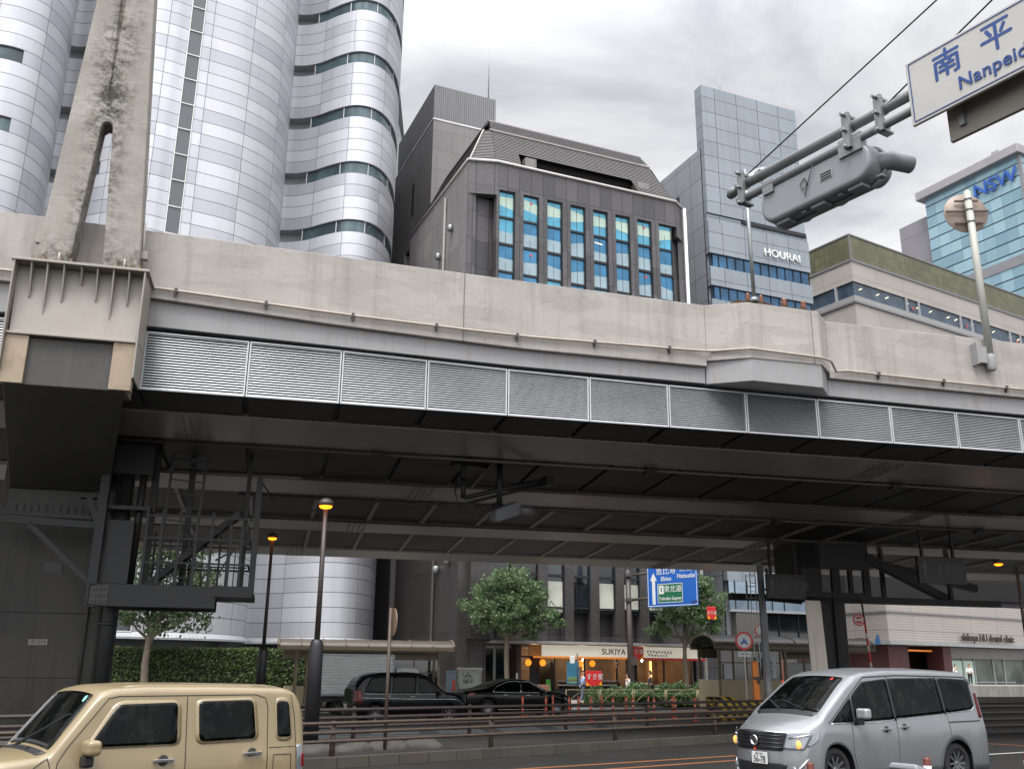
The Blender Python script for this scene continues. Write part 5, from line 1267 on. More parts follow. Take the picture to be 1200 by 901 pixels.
v1.seam([(1.06, .98), (1.08, .6), (1.0, .32), (.04, .30), (.03, 1.03)], 'door_seam', ST, .008); v1.seam([(.04, .30), (-.95, .30), (-1.02, .55), (-1.28, .75), (-1.24, 1.12)], 'door_seam', ST, .008)
v1.seam([(-1.25, .985), (-2.2, 1.0)], 'slide_rail', ST, .022, M_BLACKPLASTIC)
v1.handle(.30, .90, ST, .17); v1.handle(-.14, .93, ST, .17)
v1.mirror(.93, 1.13, paint('bright_silver', '#8f9094', .3, .3, .5), ST, w=.22, h=.16, d=.14)
v1.patch([(1.62, -.97), (1.62, .97), (.86, .90), (.86, -.90)], v1.T(.006), 'windscreen', M_CARGLASS, ST, rnd=.07)
v1.patch([(1.72, -.85), (1.72, .85), (1.63, .97), (1.63, -.97)], v1.T(.004), 'cowl', M_BLACKPLASTIC, ST)
b = MB(); b.bar(v1.T(.02)(1.62, .55, 1), v1.T(.02)(1.45, -.35, 1), .02, .015); b.bar(v1.T(.02)(1.64, -.2, 1), v1.T(.02)(1.42, -.85, 1), .02, .015); b.build('wiper', M_BLACKPLASTIC, ST)
gr = v1.patch([(-.50, .60), (.50, .60), (.56, .86), (-.56, .86)], v1.Fr(.008), 'grille', M_BLACKPLASTIC, ST, rnd=.04)[0]
b = MB()
for z in (.65, .71, .77, .82): 
    b.tube([v1.Fr(.022)(y, z, 1) for y in (-.50, -.25, 0, .25, .50)], .009, 6)
b.build('grille_bar', mat('grille_dark_chrome', '#3c3d40', .3, .8), gr)
b = MB(); f = Vector(v1.Fr(.03)(0, .735, 1)); b.lathe([(.075, 0), (.085, .012), (.07, .02), (.055, .012), (.055, 0)], f, (1, 0, 0), 20); b.build('emblem_ring', M_CHROME, gr)
b = MB(); b.tube([v1.Fr(.02)(-.56, .865, 1), v1.Fr(.02)(-.25, .875, 1), v1.Fr(.02)(.25, .875, 1), v1.Fr(.02)(.56, .865, 1)], .014, 6); b.build('grille_chrome', M_CHROME, gr)
b = MB(); f = Vector(v1.Fr(.02)(0, .61, 1)); b.rbox((f.x, f.y, f.z), .01, .035, .04); b.rbox((f.x, f.y, f.z + .06), .01, .025, .03); b.build('grille_badge', M_ORANGE, gr)
for g in (1, -1):
    v1.patch([(2.33, .66), (2.33, .86), (2.02, .90), (1.98, .87), (2.10, .76)], v1.S(.010), 'headlight_wing', M_LAMPC, ST, rnd=.03) if g > 0 else None
    hl = v1.patch([(g * .50, .63), (g * .56, .86), (g * .83, .90), (g * .845, .84), (g * .76, .62)], v1.Fr(.012), 'headlight', M_LAMPC, ST, rnd=.03)[0]
    b = MB(); f = Vector(v1.Fr(.02)(g * .70, .70, 1)); b.lathe([(.001, .02), (.05, .012), (.065, 0)], f, (1, 0, 0), 14)
    b.build('headlamp_bulb', emit_mat('headlamp_glow', '#ffb45e', 0.35), hl)
    b = MB(); b.tube([v1.Fr(.02)(g * .58, .79, 1), v1.Fr(.022)(g * .72, .815, 1), v1.Fr(.022)(g * .83, .85, 1)], .013, 6); b.build('headlight_trim', M_CHROME, hl)
    b = MB(); b.tube([v1.Fr(.01)(g * .60, .24, 1), v1.Fr(.01)(g * .70, .35, 1), v1.Fr(.01)(g * .80, .50, 1)], [.015, .022, .006], 6); b.build('fog_trim', M_CHROME, ST)
    b = MB(); b.lathe([(.001, .012), (.05, .01), (.065, -.01)], v1.Fr(.0)(g * .62, .33, 1), (1, 0, 0), 14); b.build('fog_lamp', M_LAMPC, ST)
    v1.patch([(-2.31, 1.05), (-2.31, 1.45), (-2.23, 1.45), (-2.20, 1.05)], v1.S(.008), 'tail_lamp', M_LAMPR, ST, both=False)
v1.patch([(-.50, .26), (.50, .26), (.56, .42), (-.56, .42)], v1.Fr(.004), 'lower_intake', M_BLACKPLASTIC, ST, rnd=.05)
b = MB(); f = v1.Fr(0)(.12, .48, 1); b.rbox((f[0] + .02, 0.10, .485), .012, .34, .17); pl_ = b.build('number_plate', M_WHITE, ST, bevel=.004)
text('plate_digits', '56-78', .135, M_INK, pl_, (f[0] + .028, .10, .46), (90, 0, 90), .001, bold=.004, sx=.85)
text('plate_region', '品川 501', .045, M_INK, pl_, (f[0] + .028, .10, .545), (90, 0, 90), .001)
b = MB(); c = Vector(v1.T(.012)(.93, .6, 1)); b.lathe([(.001, 0), (.03, .001), (.03, .003)], c, Vector((.6, 0, .8)), 10); b.build('windscreen_sticker', M_RED, ST)
v1.patch([(-.62, 1.08), (.62, 1.08), (.58, 1.38), (-.58, 1.38)], v1.Bk(.008), 'rear_window', M_CARGLASS, ST, rnd=.06)
v1.wheels_all(ST, tyre_w=.21, spokes=10)

# ---- black cab (tall) and black saloon on the far road
M_CB = paint('black_paint', '#050608', 0.22, 0.0, 0.15, 0.08)
TX = thing('taxi_cab', 'black tall-roofed taxi driving to the right in front of the white box truck', 'taxi', (-3.75, 36.6, 0), 25)
t1 = Car(4.40, 1.695, [(-2.2, 1.15), (-2.15, 1.30), (-1.95, 1.52), (-1.7, 1.64), (-1.2, 1.70), (0, 1.72), (.35, 1.69), (.55, 1.62), (1.15, 1.12), (1.25, 1.06), (1.9, .98), (2.1, .88), (2.2, .72)], .98,
         [(-2.2, .78), (-1.9, .83), (0, .845), (1.7, .845), (2.2, .76)], sill=.2, wheels=(1.38, -1.37), wr=.31, tum=.17, bow_f=.22, bow_r=.12, rake_f=.05, rake_r=.1, rr=.09)
t1.body(M_CB, TX)
t1.patch([(1.02, 1.02), (.50, 1.52), (.20, 1.58), (.16, 1.0)], t1.S(.008), 'side_window', M_CARGLASS, TX, rnd=.05, both=True)
t1.patch([(.10, 1.0), (.13, 1.59), (-.75, 1.60), (-.80, 1.0)], t1.S(.008), 'side_window', M_CARGLASS, TX, rnd=.05, both=True)
t1.patch([(-.87, 1.0), (-.84, 1.60), (-1.55, 1.54), (-1.86, 1.06)], t1.S(.008), 'side_window', M_CARGLASS, TX, rnd=.06, both=True)
t1.patch([(1.15, -.95), (1.15, .95), (.60, .9), (.60, -.9)], t1.T(.006), 'windscreen', M_CARGLASS, TX, rnd=.06)
t1.patch([(-2.10, -.85), (-2.10, .85), (-1.74, .85), (-1.74, -.85)], t1.T(.006), 'rear_window', M_CARGLASS, TX, rnd=.06)
t1.seam([(1.9, .80), (0, .82), (-1.95, .86)], 'side_moulding', TX, .03, M_CHROME)
t1.seam([(1.05, .99), (-1.9, .99)], 'belt_trim', TX, .02, M_CHROME)
t1.handle(-.05, .9, TX); t1.handle(-.95, .92, TX); t1.mirror(.95, 1.0, M_CB, TX)
for g in (1, -1):
    t1.patch([(g * .66, .72), (g * .66, 1.12), (g * .80, 1.12), (g * .82, .72)], t1.Bk(.012), 'tail_lamp', M_LAMPR, TX, rnd=.03)
    t1.patch([(g * .45, .64), (g * .5, .78), (g * .76, .80), (g * .76, .66)], t1.Fr(.012), 'headlight', M_LAMPC, TX, rnd=.03)
t1.patch([(-2.17, .72), (-2.15, 1.12), (-2.02, 1.12), (-1.95, .72)], t1.S(.010), 'tail_lamp', M_LAMPR, TX, rnd=.04, both=True)
b = MB(); b.rbox((-2.235, 0, .55), .012, .33, .165); b.build('number_plate', M_WHITE, TX)
b = MB(); b.tube([(-.2, 0.5, 1.7), (-.45, .5, 2.35)], .008, 5); b.build('aerial', M_BLACKPLASTIC, TX)
t1.wheels_all(TX, tyre_w=.18, spokes=8)
SD = thing('saloon_car', 'long black saloon with chrome window line behind the orange posts', 'car', (0.15, 42.4, 0), 25)
s1 = Car(5.15, 1.90, [(-2.575, .95), (-2.5, 1.02), (-1.8, 1.10), (-1.55, 1.14), (-.85, 1.40), (-.35, 1.49), (.2, 1.48), (.5, 1.42), (1.15, 1.06), (1.3, 1.02), (2.2, .92), (2.45, .82), (2.575, .66)], .95,
         [(-2.575, .82), (-2.2, .93), (0, .95), (1.8, .94), (2.575, .80)], sill=.19, wheels=(1.62, -1.52), wr=.35, tum=.42, bow_f=.3, bow_r=.2, rake_f=.06, rake_r=.02, rr=.08)
s1.body(M_CB, SD)
s1.patch([(1.0, .99), (.45, 1.33), (.02, 1.37), (-.02, .98)], s1.S(.008), 'side_window', M_CARGLASS, SD, rnd=.04, both=True)
s1.patch([(-.08, .98), (-.04, 1.375), (-.5, 1.36), (-1.02, 1.18), (-1.12, 1.0)], s1.S(.008), 'side_window', M_CARGLASS, SD, rnd=.05, both=True)
s1.seam([(1.15, .96), (-.3, .955), (-1.3, .985)], 'chrome_line', SD, .03, M_CHROME); s1.seam([(1.15, .98), (.45, 1.37), (-.2, 1.41), (-.6, 1.38), (-1.15, 1.18), (-1.3, .99)], 'chrome_line', SD, .03, M_CHROME)
s1.seam([(-.04, .97), (-.01, 1.39)], 'chrome_pillar', SD, .07, M_CHROME); s1.seam([(1.2, .30), (-1.1, .30)], 'sill_chrome', SD, .04, M_CHROME)
s1.patch([(1.15, -.95), (1.15, .95), (.52, .9), (.52, -.9)], s1.T(.006), 'windscreen', M_CARGLASS, SD, rnd=.06)
s1.patch([(-1.5, -.9), (-1.5, .9), (-.85, .85), (-.85, -.85)], s1.T(.006), 'rear_window', M_CARGLASS, SD, rnd=.06)
s1.handle(.25, .86, SD); s1.handle(-.75, .87, SD); s1.mirror(.95, .98, M_CB, SD)
s1.patch([(-2.50, .80), (-2.46, .96), (-2.1, .97), (-2.2, .86)], s1.S(.010), 'tail_lamp', M_LAMPR, SD, rnd=.03, both=True)
s1.patch([(2.42, .62), (2.30, .78), (2.05, .80), (2.2, .66)], s1.S(.010), 'headlight', M_LAMPC, SD, rnd=.03, both=True)
b = MB(); b.rbox((-2.60, 0, .72), .012, .33, .165); b.build('number_plate', M_WHITE, SD)
s1.wheels_all(SD, tyre_w=.22, spokes=12)
# ---- white box truck
TK = thing('box_truck', 'white box truck with corrugated side panel half hidden behind the black taxi', 'truck', (-6.15, 43.2, 0), 17)
def corr():
    b = NB('corrugated_white'); sp = b.n("ShaderNodeSeparateXYZ"); b.l(b.obj(), sp.inputs[0])
    b.bump(b.math('SINE', b.math('MULTIPLY', sp.outputs[2], 6.283 / .12)), .5, .03)
    n = b.noise(b.obj(), .9, 4, .6); return b.set(b.ramp(n, .3, .7, col('#dadddb'), col('#eeefee')), .4, .15)
b = MB(); b.box(-2.05, 1.0, -.85, .85, .78, 2.42); b.build('cargo_box', corr(), TK, bevel=.01)
b = MB()
for y in (-.84, .84):
    for z in (.78, 2.40): b.box(-2.08, 1.03, y - .03, y + .03, z - .04, z + .04)
    for x in (-2.06, 1.0): b.box(x - .03, x + .03, y - .03, y + .03, .78, 2.42)
for z in (.78, 2.40): b.box(-2.09, -2.03, -.84, .84, z - .04, z + .04)
for y in (-.62, -.3, .0, .3, .62): b.box(-2.10, -2.05, y - .025, y + .025, .8, 2.4)
for z in (1.1, 1.6, 2.1): b.box(-2.11, -2.05, -.8, .8, z - .02, z + .02)
b.build('box_frame', M_GALV, TK)
b = MB(); b.prism([(1.12, .45), (2.55, .45), (2.6, .95), (2.42, 1.2), (2.1, 1.82), (1.9, 1.9), (1.12, 1.9)], lambda x, z: (x, -.78, z), lambda x, z: (x, .78, z)); b.build('cab', M_WHITE, TK, bevel=.06, seg=3)
b = MB()
for g in (1, -1): b.prism([(1.3, 1.15), (2.32, 1.15), (2.06, 1.70), (1.3, 1.74)], lambda x, z: (x, g * .775, z), lambda x, z: (x, g * .79, z))
b.build('side_window', M_CARGLASS, TK)
b = MB(); b.prism([(-.68, 1.22), (.68, 1.22), (.62, 1.76), (-.62, 1.76)], lambda y, z: (2.44 - (z - 1.2) * .53, y, z), lambda y, z: (2.46 - (z - 1.2) * .53, y, z)); b.build('windscreen', M_CARGLASS, TK)
b = MB(); b.box(-2.0, 2.3, -.45, .45, .5, .76); b.box(-2.1, -1.9, -.8, .8, .35, .55); b.build('chassis', M_BLACKPLASTIC, TK)
tkc = Car(4.6, 1.7, [(-2, 1), (2, 1)], .9, [(-2, .85), (2, .85)], wheels=(1.75, -1.3), wr=.30)
tkc.wheels_all(TK, tyre_w=.18, spokes=6)
b = MB(); b.rbox((2.2, -1.0, 1.35), .12, .16, .3); b.bar((2.2, -.78, 1.5), (2.2, -1.0, 1.5), .03, .03); b.build('mirror', M_BLACKPLASTIC, TK)

# ------------------------------------------------------------------ people
M_SKIN = mat('skin', '#b58a6c', 0.6, 0, 0.06, 6); M_HAIR = mat('black_hair', '#15120f', 0.7, 0, 0.15, 12)
def skin_mesh(name, verts, edges, rads, m, parent, root=0):
    me = bpy.data.meshes.new(name); me.from_pydata(verts, edges, []); me.materials.append(m)
    o = bpy.data.objects.new(name, me); COL.objects.link(o); o.parent = parent
    bm = bmesh.new(); bm.from_mesh(me); lay = bm.verts.layers.skin.verify(); bm.verts.ensure_lookup_table()
    for i, v in enumerate(bm.verts): v[lay].radius = (rads[i] if isinstance(rads[i], tuple) else (rads[i], rads[i])); v[lay].use_root = (i == root)
    bm.to_mesh(me); bm.free()
    md = o.modifiers.new("skin", 'SKIN'); md.use_smooth_shade = True; md.branch_smoothing = .6
    sb = o.modifiers.new("sub", 'SUBSURF'); sb.levels = 2; sb.render_levels = 2
    return o
def person(label, loc, az, h, top, legs, arms, stride, longsleeve=True, bag=None, phone=False, skirt=False, long_hair=False, group=None):
    """walks along local +x; arms: (left elbow, left wrist, right elbow, right wrist) as (x, z) fractions"""
    P = thing('person', label, 'person', loc, az, group); k = h / 1.70
    hip = .90; f1, f2 = stride, -stride
    V_ = [(0, 0, .98), (0, 0, 1.18), (0.01, 0, 1.36), (0.01, 0, 1.44), (.02, 0, 1.52), (.035, 0, 1.60), (.03, 0, 1.67)]
    E = [(0, 1), (1, 2), (2, 3), (3, 4), (4, 5), (5, 6)]; Rr = [(.145, .10), (.135, .095), (.13, .09), (.055, .055), (.055, .05), (.085, .075), (.065, .06)]
    J = {}
    for sgn, f in ((1, f1), (-1, f2)):
        i = len(V_); V_ += [(0, sgn * .09, .90), (f * .45 + .03, sgn * .09, .50), (f, sgn * .085, .085), (f + .13, sgn * .09, .035)]
        E += [(0, i), (i, i + 1), (i + 1, i + 2), (i + 2, i + 3)]; Rr += [.082, .056, .038, (.035, .03)]; J[sgn] = i
    A = {}
    for sgn, (e, w_) in ((1, arms[:2]), (-1, arms[2:])):
        i = len(V_); V_ += [(0.0, sgn * .185, 1.37), (e[0], sgn * .215, e[1]), (w_[0], sgn * .19, w_[1]), (w_[0] + .07, sgn * .175, w_[1] - .05 + (.08 if w_[1] > 1.1 else 0))]
        E += [(2, i), (i, i + 1), (i + 1, i + 2), (i + 2, i + 3)]; Rr += [.052, .040, .029, (.032, .02)]; A[sgn] = i
    sc = lambda v: tuple(c * k for c in v)
    skin_mesh('body', [sc(v) for v in V_], E, [tuple(x * k for x in r) if isinstance(r, tuple) else r * k for r in Rr], M_SKIN, P)
    g = 1.14
    sv = [(0, 0, .93), (0, 0, 1.18), (0.01, 0, 1.355), (.01, 0, 1.43)]; se = [(0, 1), (1, 2), (2, 3)]; sr = [(.165, .12), (.152, .112), (.145, .105), (.07, .065)]
    for sgn in (1, -1):
        i = A[sgn]; j = len(sv); a, e, w_ = Vector(V_[i]), Vector(V_[i + 1]), Vector(V_[i + 2])
        sv += [tuple(a), tuple(e), tuple(e.lerp(w_, .9 if longsleeve else .1))]; se += [(2, j), (j, j + 1), (j + 1, j + 2)]; sr += [.068, .055, .045]
    skin_mesh('shirt', [sc(v) for v in sv], se, [tuple(x * k for x in r) if isinstance(r, tuple) else r * k for r in sr], top, P)
    tv = [(0, 0, .97)]; te = []; tr_ = [(.158, .115)]
    for sgn in (1, -1):
        i = J[sgn]; j = len(tv); tv += [V_[i], V_[i + 1], tuple(Vector(V_[i + 1]).lerp(Vector(V_[i + 2]), .92))]; te += [(0, j), (j, j + 1), (j + 1, j + 2)]; tr_ += [.102, .075, .060]
    skin_mesh('trousers', [sc(v) for v in tv], te, [tuple(x * k for x in r) if isinstance(r, tuple) else r * k for r in tr_], legs, P)
    hv = [(-.03, 0, 1.645), (.0, 0, 1.685), (.05, 0, 1.69)]; he = [(0, 1), (1, 2)]; hr = [(.088, .08), (.085, .07), (.06, .045)]
    if long_hair: hv.append((-.07, 0, 1.52)); he.append((0, 3)); hr.append((.07, .04))
    skin_mesh('hair', [sc(v) for v in hv], he, [tuple(x * k for x in r) for r in hr], M_HAIR, P)
    for sgn in (1, -1):
        i = J[sgn]; b = MB(); c = Vector(V_[i + 2]) * k
        b.hexa([tuple(Vector((c.x + x, c.y + y, max(.0, c.z * 0) + z))) for x, y, z in ((-.09, -.045, 0), (.19, -.04, 0), (.19, .04, 0), (-.09, .045, 0), (-.07, -.035, .09), (.12, -.03, .06), (.12, .03, .06), (-.07, .035, .09))])
        b.build('shoe', M_BLACKPLASTIC, P, bevel=.02)
        b = MB(); fc = Vector((.035, 0, 1.60)) * k
        b.lathe([(.008, 0), (.010, .004), (.004, .008)], fc + Vector((.083 * k, sgn * .03 * k, .015)), (1, 0, 0), 8); b.build('eye', M_HAIR, P)
        b = MB(); b.lathe([(.012, 0), (.025, .008), (.012, .016)], fc + Vector((-.01, sgn * .072 * k, .0)), (0, sgn, 0), 8); b.build('ear', M_SKIN, P)
    b = MB(); fc = Vector((.035, 0, 1.59)) * k; b.hexa([tuple(fc + Vector(v)) for v in ((.075, -.014, -.015), (.105, -.01, -.012), (.105, .01, -.012), (.075, .014, -.015), (.078, -.006, .03), (.086, -.005, .03), (.086, .005, .03), (.078, .006, .03))]); b.build('nose', M_SKIN, P, bevel=.005)
    b = MB(); b.rbox(tuple(fc + Vector((.078, 0, -.045))), .012, .045, .009); b.build('mouth', mat('lips', '#7d4a42', 0.6), P)
    # hands: palm plus five fingers curled slightly
    for sgn in (1, -1):
        w_ = Vector(V_[A[sgn] + 2]) * k; tip = Vector(V_[A[sgn] + 3]) * k; d = (tip - w_).normalized(); b = MB()
        for q in range(4):
            o_ = Vector((0, (q - 1.5) * .02, 0)); base = tip + o_; L_ = (.065, .075, .07, .055)[q]
            b.tube([base - d * .02, base + d * L_ * .5, base + d * L_ * .85 + Vector((.0, -sgn * .012, -.008))], [.010, .009, .006], 6)
        b.tube([w_ + d * .03 + Vector((.02, 0, 0)), w_ + d * .07 + Vector((.04, -sgn * .01, .0))], [.011, .008], 6); b.build('finger', M_SKIN, P)
    return P
M_LBLUE = mat('light_blue_cotton', '#8aa7cf', 0.8, 0, 0.08, 6); M_JEAN = mat('grey_blue_jeans', '#5a6678', 0.85, 0, 0.12, 8); M_WCOT = mat('white_cotton', '#d6d7dc', 0.8, 0, 0.05, 6); M_NAVY = mat('navy_cloth', '#23252c', 0.85, 0, 0.12, 6)
GP = 'people walking on the far pavement'
FR = (5.0, 60.0, 0.12)
def onpave(px_x, Y): return ((px_x - 597) / 1169.0 * Y, Y, 0.12)
b1 = person('person in light blue shirt and grey jeans walking past the blue poster', onpave(683, 56.2), 23, 1.74, M_LBLUE, M_JEAN, ((.03, 1.12), (.22, 1.15), (-.1, 1.12), (.1, .98)), .20)
person('person in white top with dark shoulder bag walking behind the shrubs', onpave(735.5, 57.2), 203, 1.62, M_WCOT, M_NAVY, ((.0, 1.12), (.12, .95), (-.1, 1.12), (-.05, .92)), .14, long_hair=True)
b = MB(); b.rbox((-.2, .0, 1.12), .12, .28, .3); b.bar((-.16, .12, 1.24), (-.02, .13, 1.42), .03, .02); bg = b.build('shoulder_bag', M_NAVY, None, bevel=.03)
bg.location = onpave(735.5, 57.2); bg.rotation_euler = (0, 0, rad(203)); tag(bg, 'dark shoulder bag carried by the person in the white top', 'bag')
person('person in dark navy jacket standing outside the restaurant windows', onpave(762, 57.6), 190, 1.76, M_NAVY, M_NAVY, ((.05, 1.12), (.25, 1.05), (-.02, 1.12), (.2, 1.02)), .10, long_hair=True)
person('person in white shirt and dark trousers standing outside the clinic', (38.8, 84.0, 1.03), 250, 1.72, M_WCOT, M_NAVY, ((.03, 1.12), (.2, 1.1), (.03, 1.12), (.2, 1.1)), .04)
person('person partly hidden behind the silver minivan roof, left of the white-shirted person at the clinic', (37.75, 84.3, 1.03), 120, 1.70, M_WCOT, M_NAVY, ((.03, 1.12), (.1, .95), (.03, 1.12), (.1, .95)), .05)
# ------------------------------------------------------------------ trees, hedges
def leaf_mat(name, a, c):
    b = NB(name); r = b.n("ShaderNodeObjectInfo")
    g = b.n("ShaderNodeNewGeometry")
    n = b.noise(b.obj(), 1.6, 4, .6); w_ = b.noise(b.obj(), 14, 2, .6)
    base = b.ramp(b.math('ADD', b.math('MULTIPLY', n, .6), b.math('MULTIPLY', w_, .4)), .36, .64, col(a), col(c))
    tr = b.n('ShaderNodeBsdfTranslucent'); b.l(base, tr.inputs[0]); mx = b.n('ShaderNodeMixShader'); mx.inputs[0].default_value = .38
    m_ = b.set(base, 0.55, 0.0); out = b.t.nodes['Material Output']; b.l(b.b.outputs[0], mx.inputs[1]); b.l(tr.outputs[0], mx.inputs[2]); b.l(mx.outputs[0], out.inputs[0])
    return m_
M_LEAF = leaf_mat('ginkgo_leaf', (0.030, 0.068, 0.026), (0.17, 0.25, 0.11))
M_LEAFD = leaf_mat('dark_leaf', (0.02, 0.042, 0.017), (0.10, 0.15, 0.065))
M_HEDGE = leaf_mat('hedge_leaf', (0.016, 0.038, 0.012), (0.13, 0.19, 0.055))
M_BUSH = leaf_mat('bush_leaf', (0.03, 0.07, 0.025), (0.17, 0.26, 0.10))
M_BARK = mat('bark', '#5f564a', 0.9, 0, 0.25, 5, dirt=0.5, bump=0.6, bscale=18)
def leaf(b, p, s, rnd):
    n = Vector((rnd.gauss(0, 1), rnd.gauss(0, 1), rnd.gauss(0.5, 1))).normalized(); x = n.orthogonal().normalized(); x = (Matrix.Rotation(rnd.uniform(0, 6.28), 3, n) @ x) * s; y = n.cross(x) * .62
    b.poly([p - x, p - y * .9, p + x, p + y * .9])
def tree(name, label, loc, lobes, trunk, n_leaf, m, seed, ls=.092, group=None, clump=0.40):
    rnd = random.Random(seed); T = thing(name, label, 'tree', loc, 0, group)
    b = MB(); th, r0 = trunk
    b.tube([(0, 0, 0), (.04, .02, th * .3), (-.03, 0, th * .65), (.02, 0, th), (.05, 0, th * 1.5)], [r0 * 1.25, r0, r0 * .9, r0 * .8, r0 * .4], 9)
    for c, r in lobes:
        c = Vector(c); s_ = Vector((.02, 0, th * rnd.uniform(.8, 1.15))); mid = s_.lerp(c, .5) + Vector((rnd.uniform(-.2, .2), rnd.uniform(-.2, .2), -.15))
        b.tube([s_, mid, c], [r0 * .5, r0 * .3, r0 * .1], 6)
        for q in range(4):
            d = Vector((rnd.gauss(0, 1), rnd.gauss(0, 1), rnd.gauss(.3, .7))).normalized(); b.tube([c.lerp(mid, .4), c + d * r[0] * .8], [r0 * .14, r0 * .04], 4)
    b.build('trunk', M_BARK, T)
    b = MB(); tot = sum(r[0] * r[1] * r[2] for _, r in lobes)
    for c, r in lobes:
        c = Vector(c); nc = max(6, int(n_leaf / 52 * (r[0] * r[1] * r[2]) / tot))
        for q in range(nc):
            d = Vector((rnd.gauss(0, 1), rnd.gauss(0, 1), rnd.gauss(0, 1))).normalized() * (rnd.random() ** .38) * rnd.choice((.85, 1, 1, 1.25))
            cc = c + Vector((d.x * r[0], d.y * r[1], d.z * r[2])); cr_ = clump * rnd.uniform(.55, 1.25)
            for e in range(42):
                v = Vector((rnd.gauss(0, .5), rnd.gauss(0, .5), rnd.gauss(0, .32))) * cr_
                leaf(b, cc + v, ls * rnd.uniform(.7, 1.3), rnd)
    b.build('crown', m, T, fix=False)
    return T
tree('street_tree', 'bushy green street tree behind the black saloon and left of the restaurant sign', (-0.16, 59.2, .05),
     [((.05, 0, 6.9), (1.5, 1.3, .95)), ((-1.5, 0, 5.3), (1.25, 1.3, .95)), ((.2, -.5, 5.2), (1.5, 1.4, 1.2)), ((1.9, .2, 5.0), (1.25, 1.2, .8)), ((2.7, 0, 4.9), (.65, .7, .5)), ((.7, .4, 4.15), (1.3, 1.0, .55)), ((-.7, .3, 4.3), (1.0, 1.0, .5)), ((1.3, 0, 6.3), (1.2, 1.2, .8)), ((-.9, .2, 6.3), (1.1, 1.1, .8))], (3.9, .15), 15000, M_LEAF, 4)
tree('street_tree', 'dark green street tree behind the blue guide sign, right of the restaurant', (11.05, 62.4, 0),
     [((.5, 0, 7.2), (1.3, 1.3, 1.0)), ((1.6, 0, 6.4), (1.15, 1.2, 1.0)), ((-.9, 0, 5.6), (1.2, 1.2, .9)), ((.3, -.4, 5.3), (1.3, 1.2, 1.1)), ((1.7, 0, 4.8), (.8, 1.0, .7)), ((-1.5, .2, 4.5), (.8, .9, .6)), ((.9, .3, 3.9), (.7, .7, .5)), ((2.3, 0, 5.6), (.5, .6, .5))], (3.9, .15), 14000, M_LEAF, 9)
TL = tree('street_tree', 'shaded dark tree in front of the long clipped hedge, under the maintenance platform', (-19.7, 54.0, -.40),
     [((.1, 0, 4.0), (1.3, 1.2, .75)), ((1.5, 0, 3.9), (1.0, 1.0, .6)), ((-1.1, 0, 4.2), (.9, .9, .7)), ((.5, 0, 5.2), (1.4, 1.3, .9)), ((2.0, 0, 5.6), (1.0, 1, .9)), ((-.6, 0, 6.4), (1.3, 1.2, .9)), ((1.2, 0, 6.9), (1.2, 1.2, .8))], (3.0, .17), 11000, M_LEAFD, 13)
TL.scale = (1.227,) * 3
def hedge_box(name, label, cat, loc, az, L, D, H_, n, m, ls=.05, seed=1, kind=None, bumps=0.12):
    rnd = random.Random(seed); T = thing(name, label, cat, loc, az)
    b = MB(); b.box(.15, L - .15, .15, D - .15, 0, H_ - .15); b.build('hedge_core', mat('hedge_core', '#141a0c', 0.9, 0, .2, 3), T)
    b = MB()
    for q in range(n):
        u, v = rnd.random(), rnd.random(); f = rnd.random(); x = u * L
        wv = bumps * noise.noise(Vector((x * .9, v * 3, seed)))
        if f < .62: p = Vector((x, wv + rnd.uniform(-.03, .12), v * H_))
        elif f < .9: p = Vector((x, v * D, H_ + wv * .6 + rnd.uniform(-.10, .03)))
        else: p = Vector((rnd.choice((0, L)) + rnd.uniform(-.05, .05), v * D, u * H_))
        leaf(b, p, ls * rnd.uniform(.7, 1.4), rnd)
    b.build('hedge_foliage', m, T, fix=False)
    return T
hedge_box('clipped_hedge', 'long tall clipped green hedge in front of the silver tower plinth', 'hedge', (-27.0, 54.6, 0), 4, 17.0, 1.6, 2.88, 16000, M_HEDGE, .075, 3)
def bush(label, loc, r, n, seed, m=None, h=.6):
    rnd = random.Random(seed); T = thing('shrub', label, 'shrub', loc, 0, 'shrubs behind the cream guard fence'); b = MB()
    for q in range(n):
        d = Vector((rnd.gauss(0, 1), rnd.gauss(0, 1), abs(rnd.gauss(0, 1)))).normalized() * (rnd.random() ** .4)
        leaf(b, Vector((d.x * r, d.y * r * .7, .08 + d.z * h + .12 * noise.noise(d * 3 + Vector((seed, 0, 0))))), .075 * rnd.uniform(.7, 1.4), rnd)
    b.build('foliage', m or M_BUSH, T, fix=False)
    b = MB()
    for q in range(5): b.tube([(0, 0, 0), (rnd.uniform(-.4, .4) * r, rnd.uniform(-.3, .3) * r, h * .8)], [.02, .008], 5)
    b.build('stem', M_BARK, T)
SH = [('spreading shrub beside the red advert board', 700, 55.0, .8, .9), ('low shrub in front of the restaurant counter window', 722, 55.4, 1.0, .9), ('taller leafy shrub behind the gantry pole foot', 748, 55.6, 1.0, 1.15),
      ('round shrub right of the dark-jacketed person', 779, 55.8, .9, 1.1), ('round shrub left of the second tree trunk', 795, 56.0, .8, 1.2), ('pale leafy shrub right of the second tree trunk', 822, 56.2, .9, 1.2), ('small shrub at the right end of the planting strip', 840, 56.5, .8, 1.05)]
for i, (lb_, px, Y, r, h) in enumerate(SH): bush(lb_, onpave(px, Y), r, 1500, 20 + i, None, h)
hedge_box('low_hedge', 'low clipped hedge strip directly behind the cream guard fence', 'hedge', (4.6, 52.6, .12), 23, 8.2, .8, .62, 5000, M_BUSH, .06, 8)
bush('small potted shrub left of the restaurant door', onpave(628, 59.6), .55, 700, 40, None, .8)

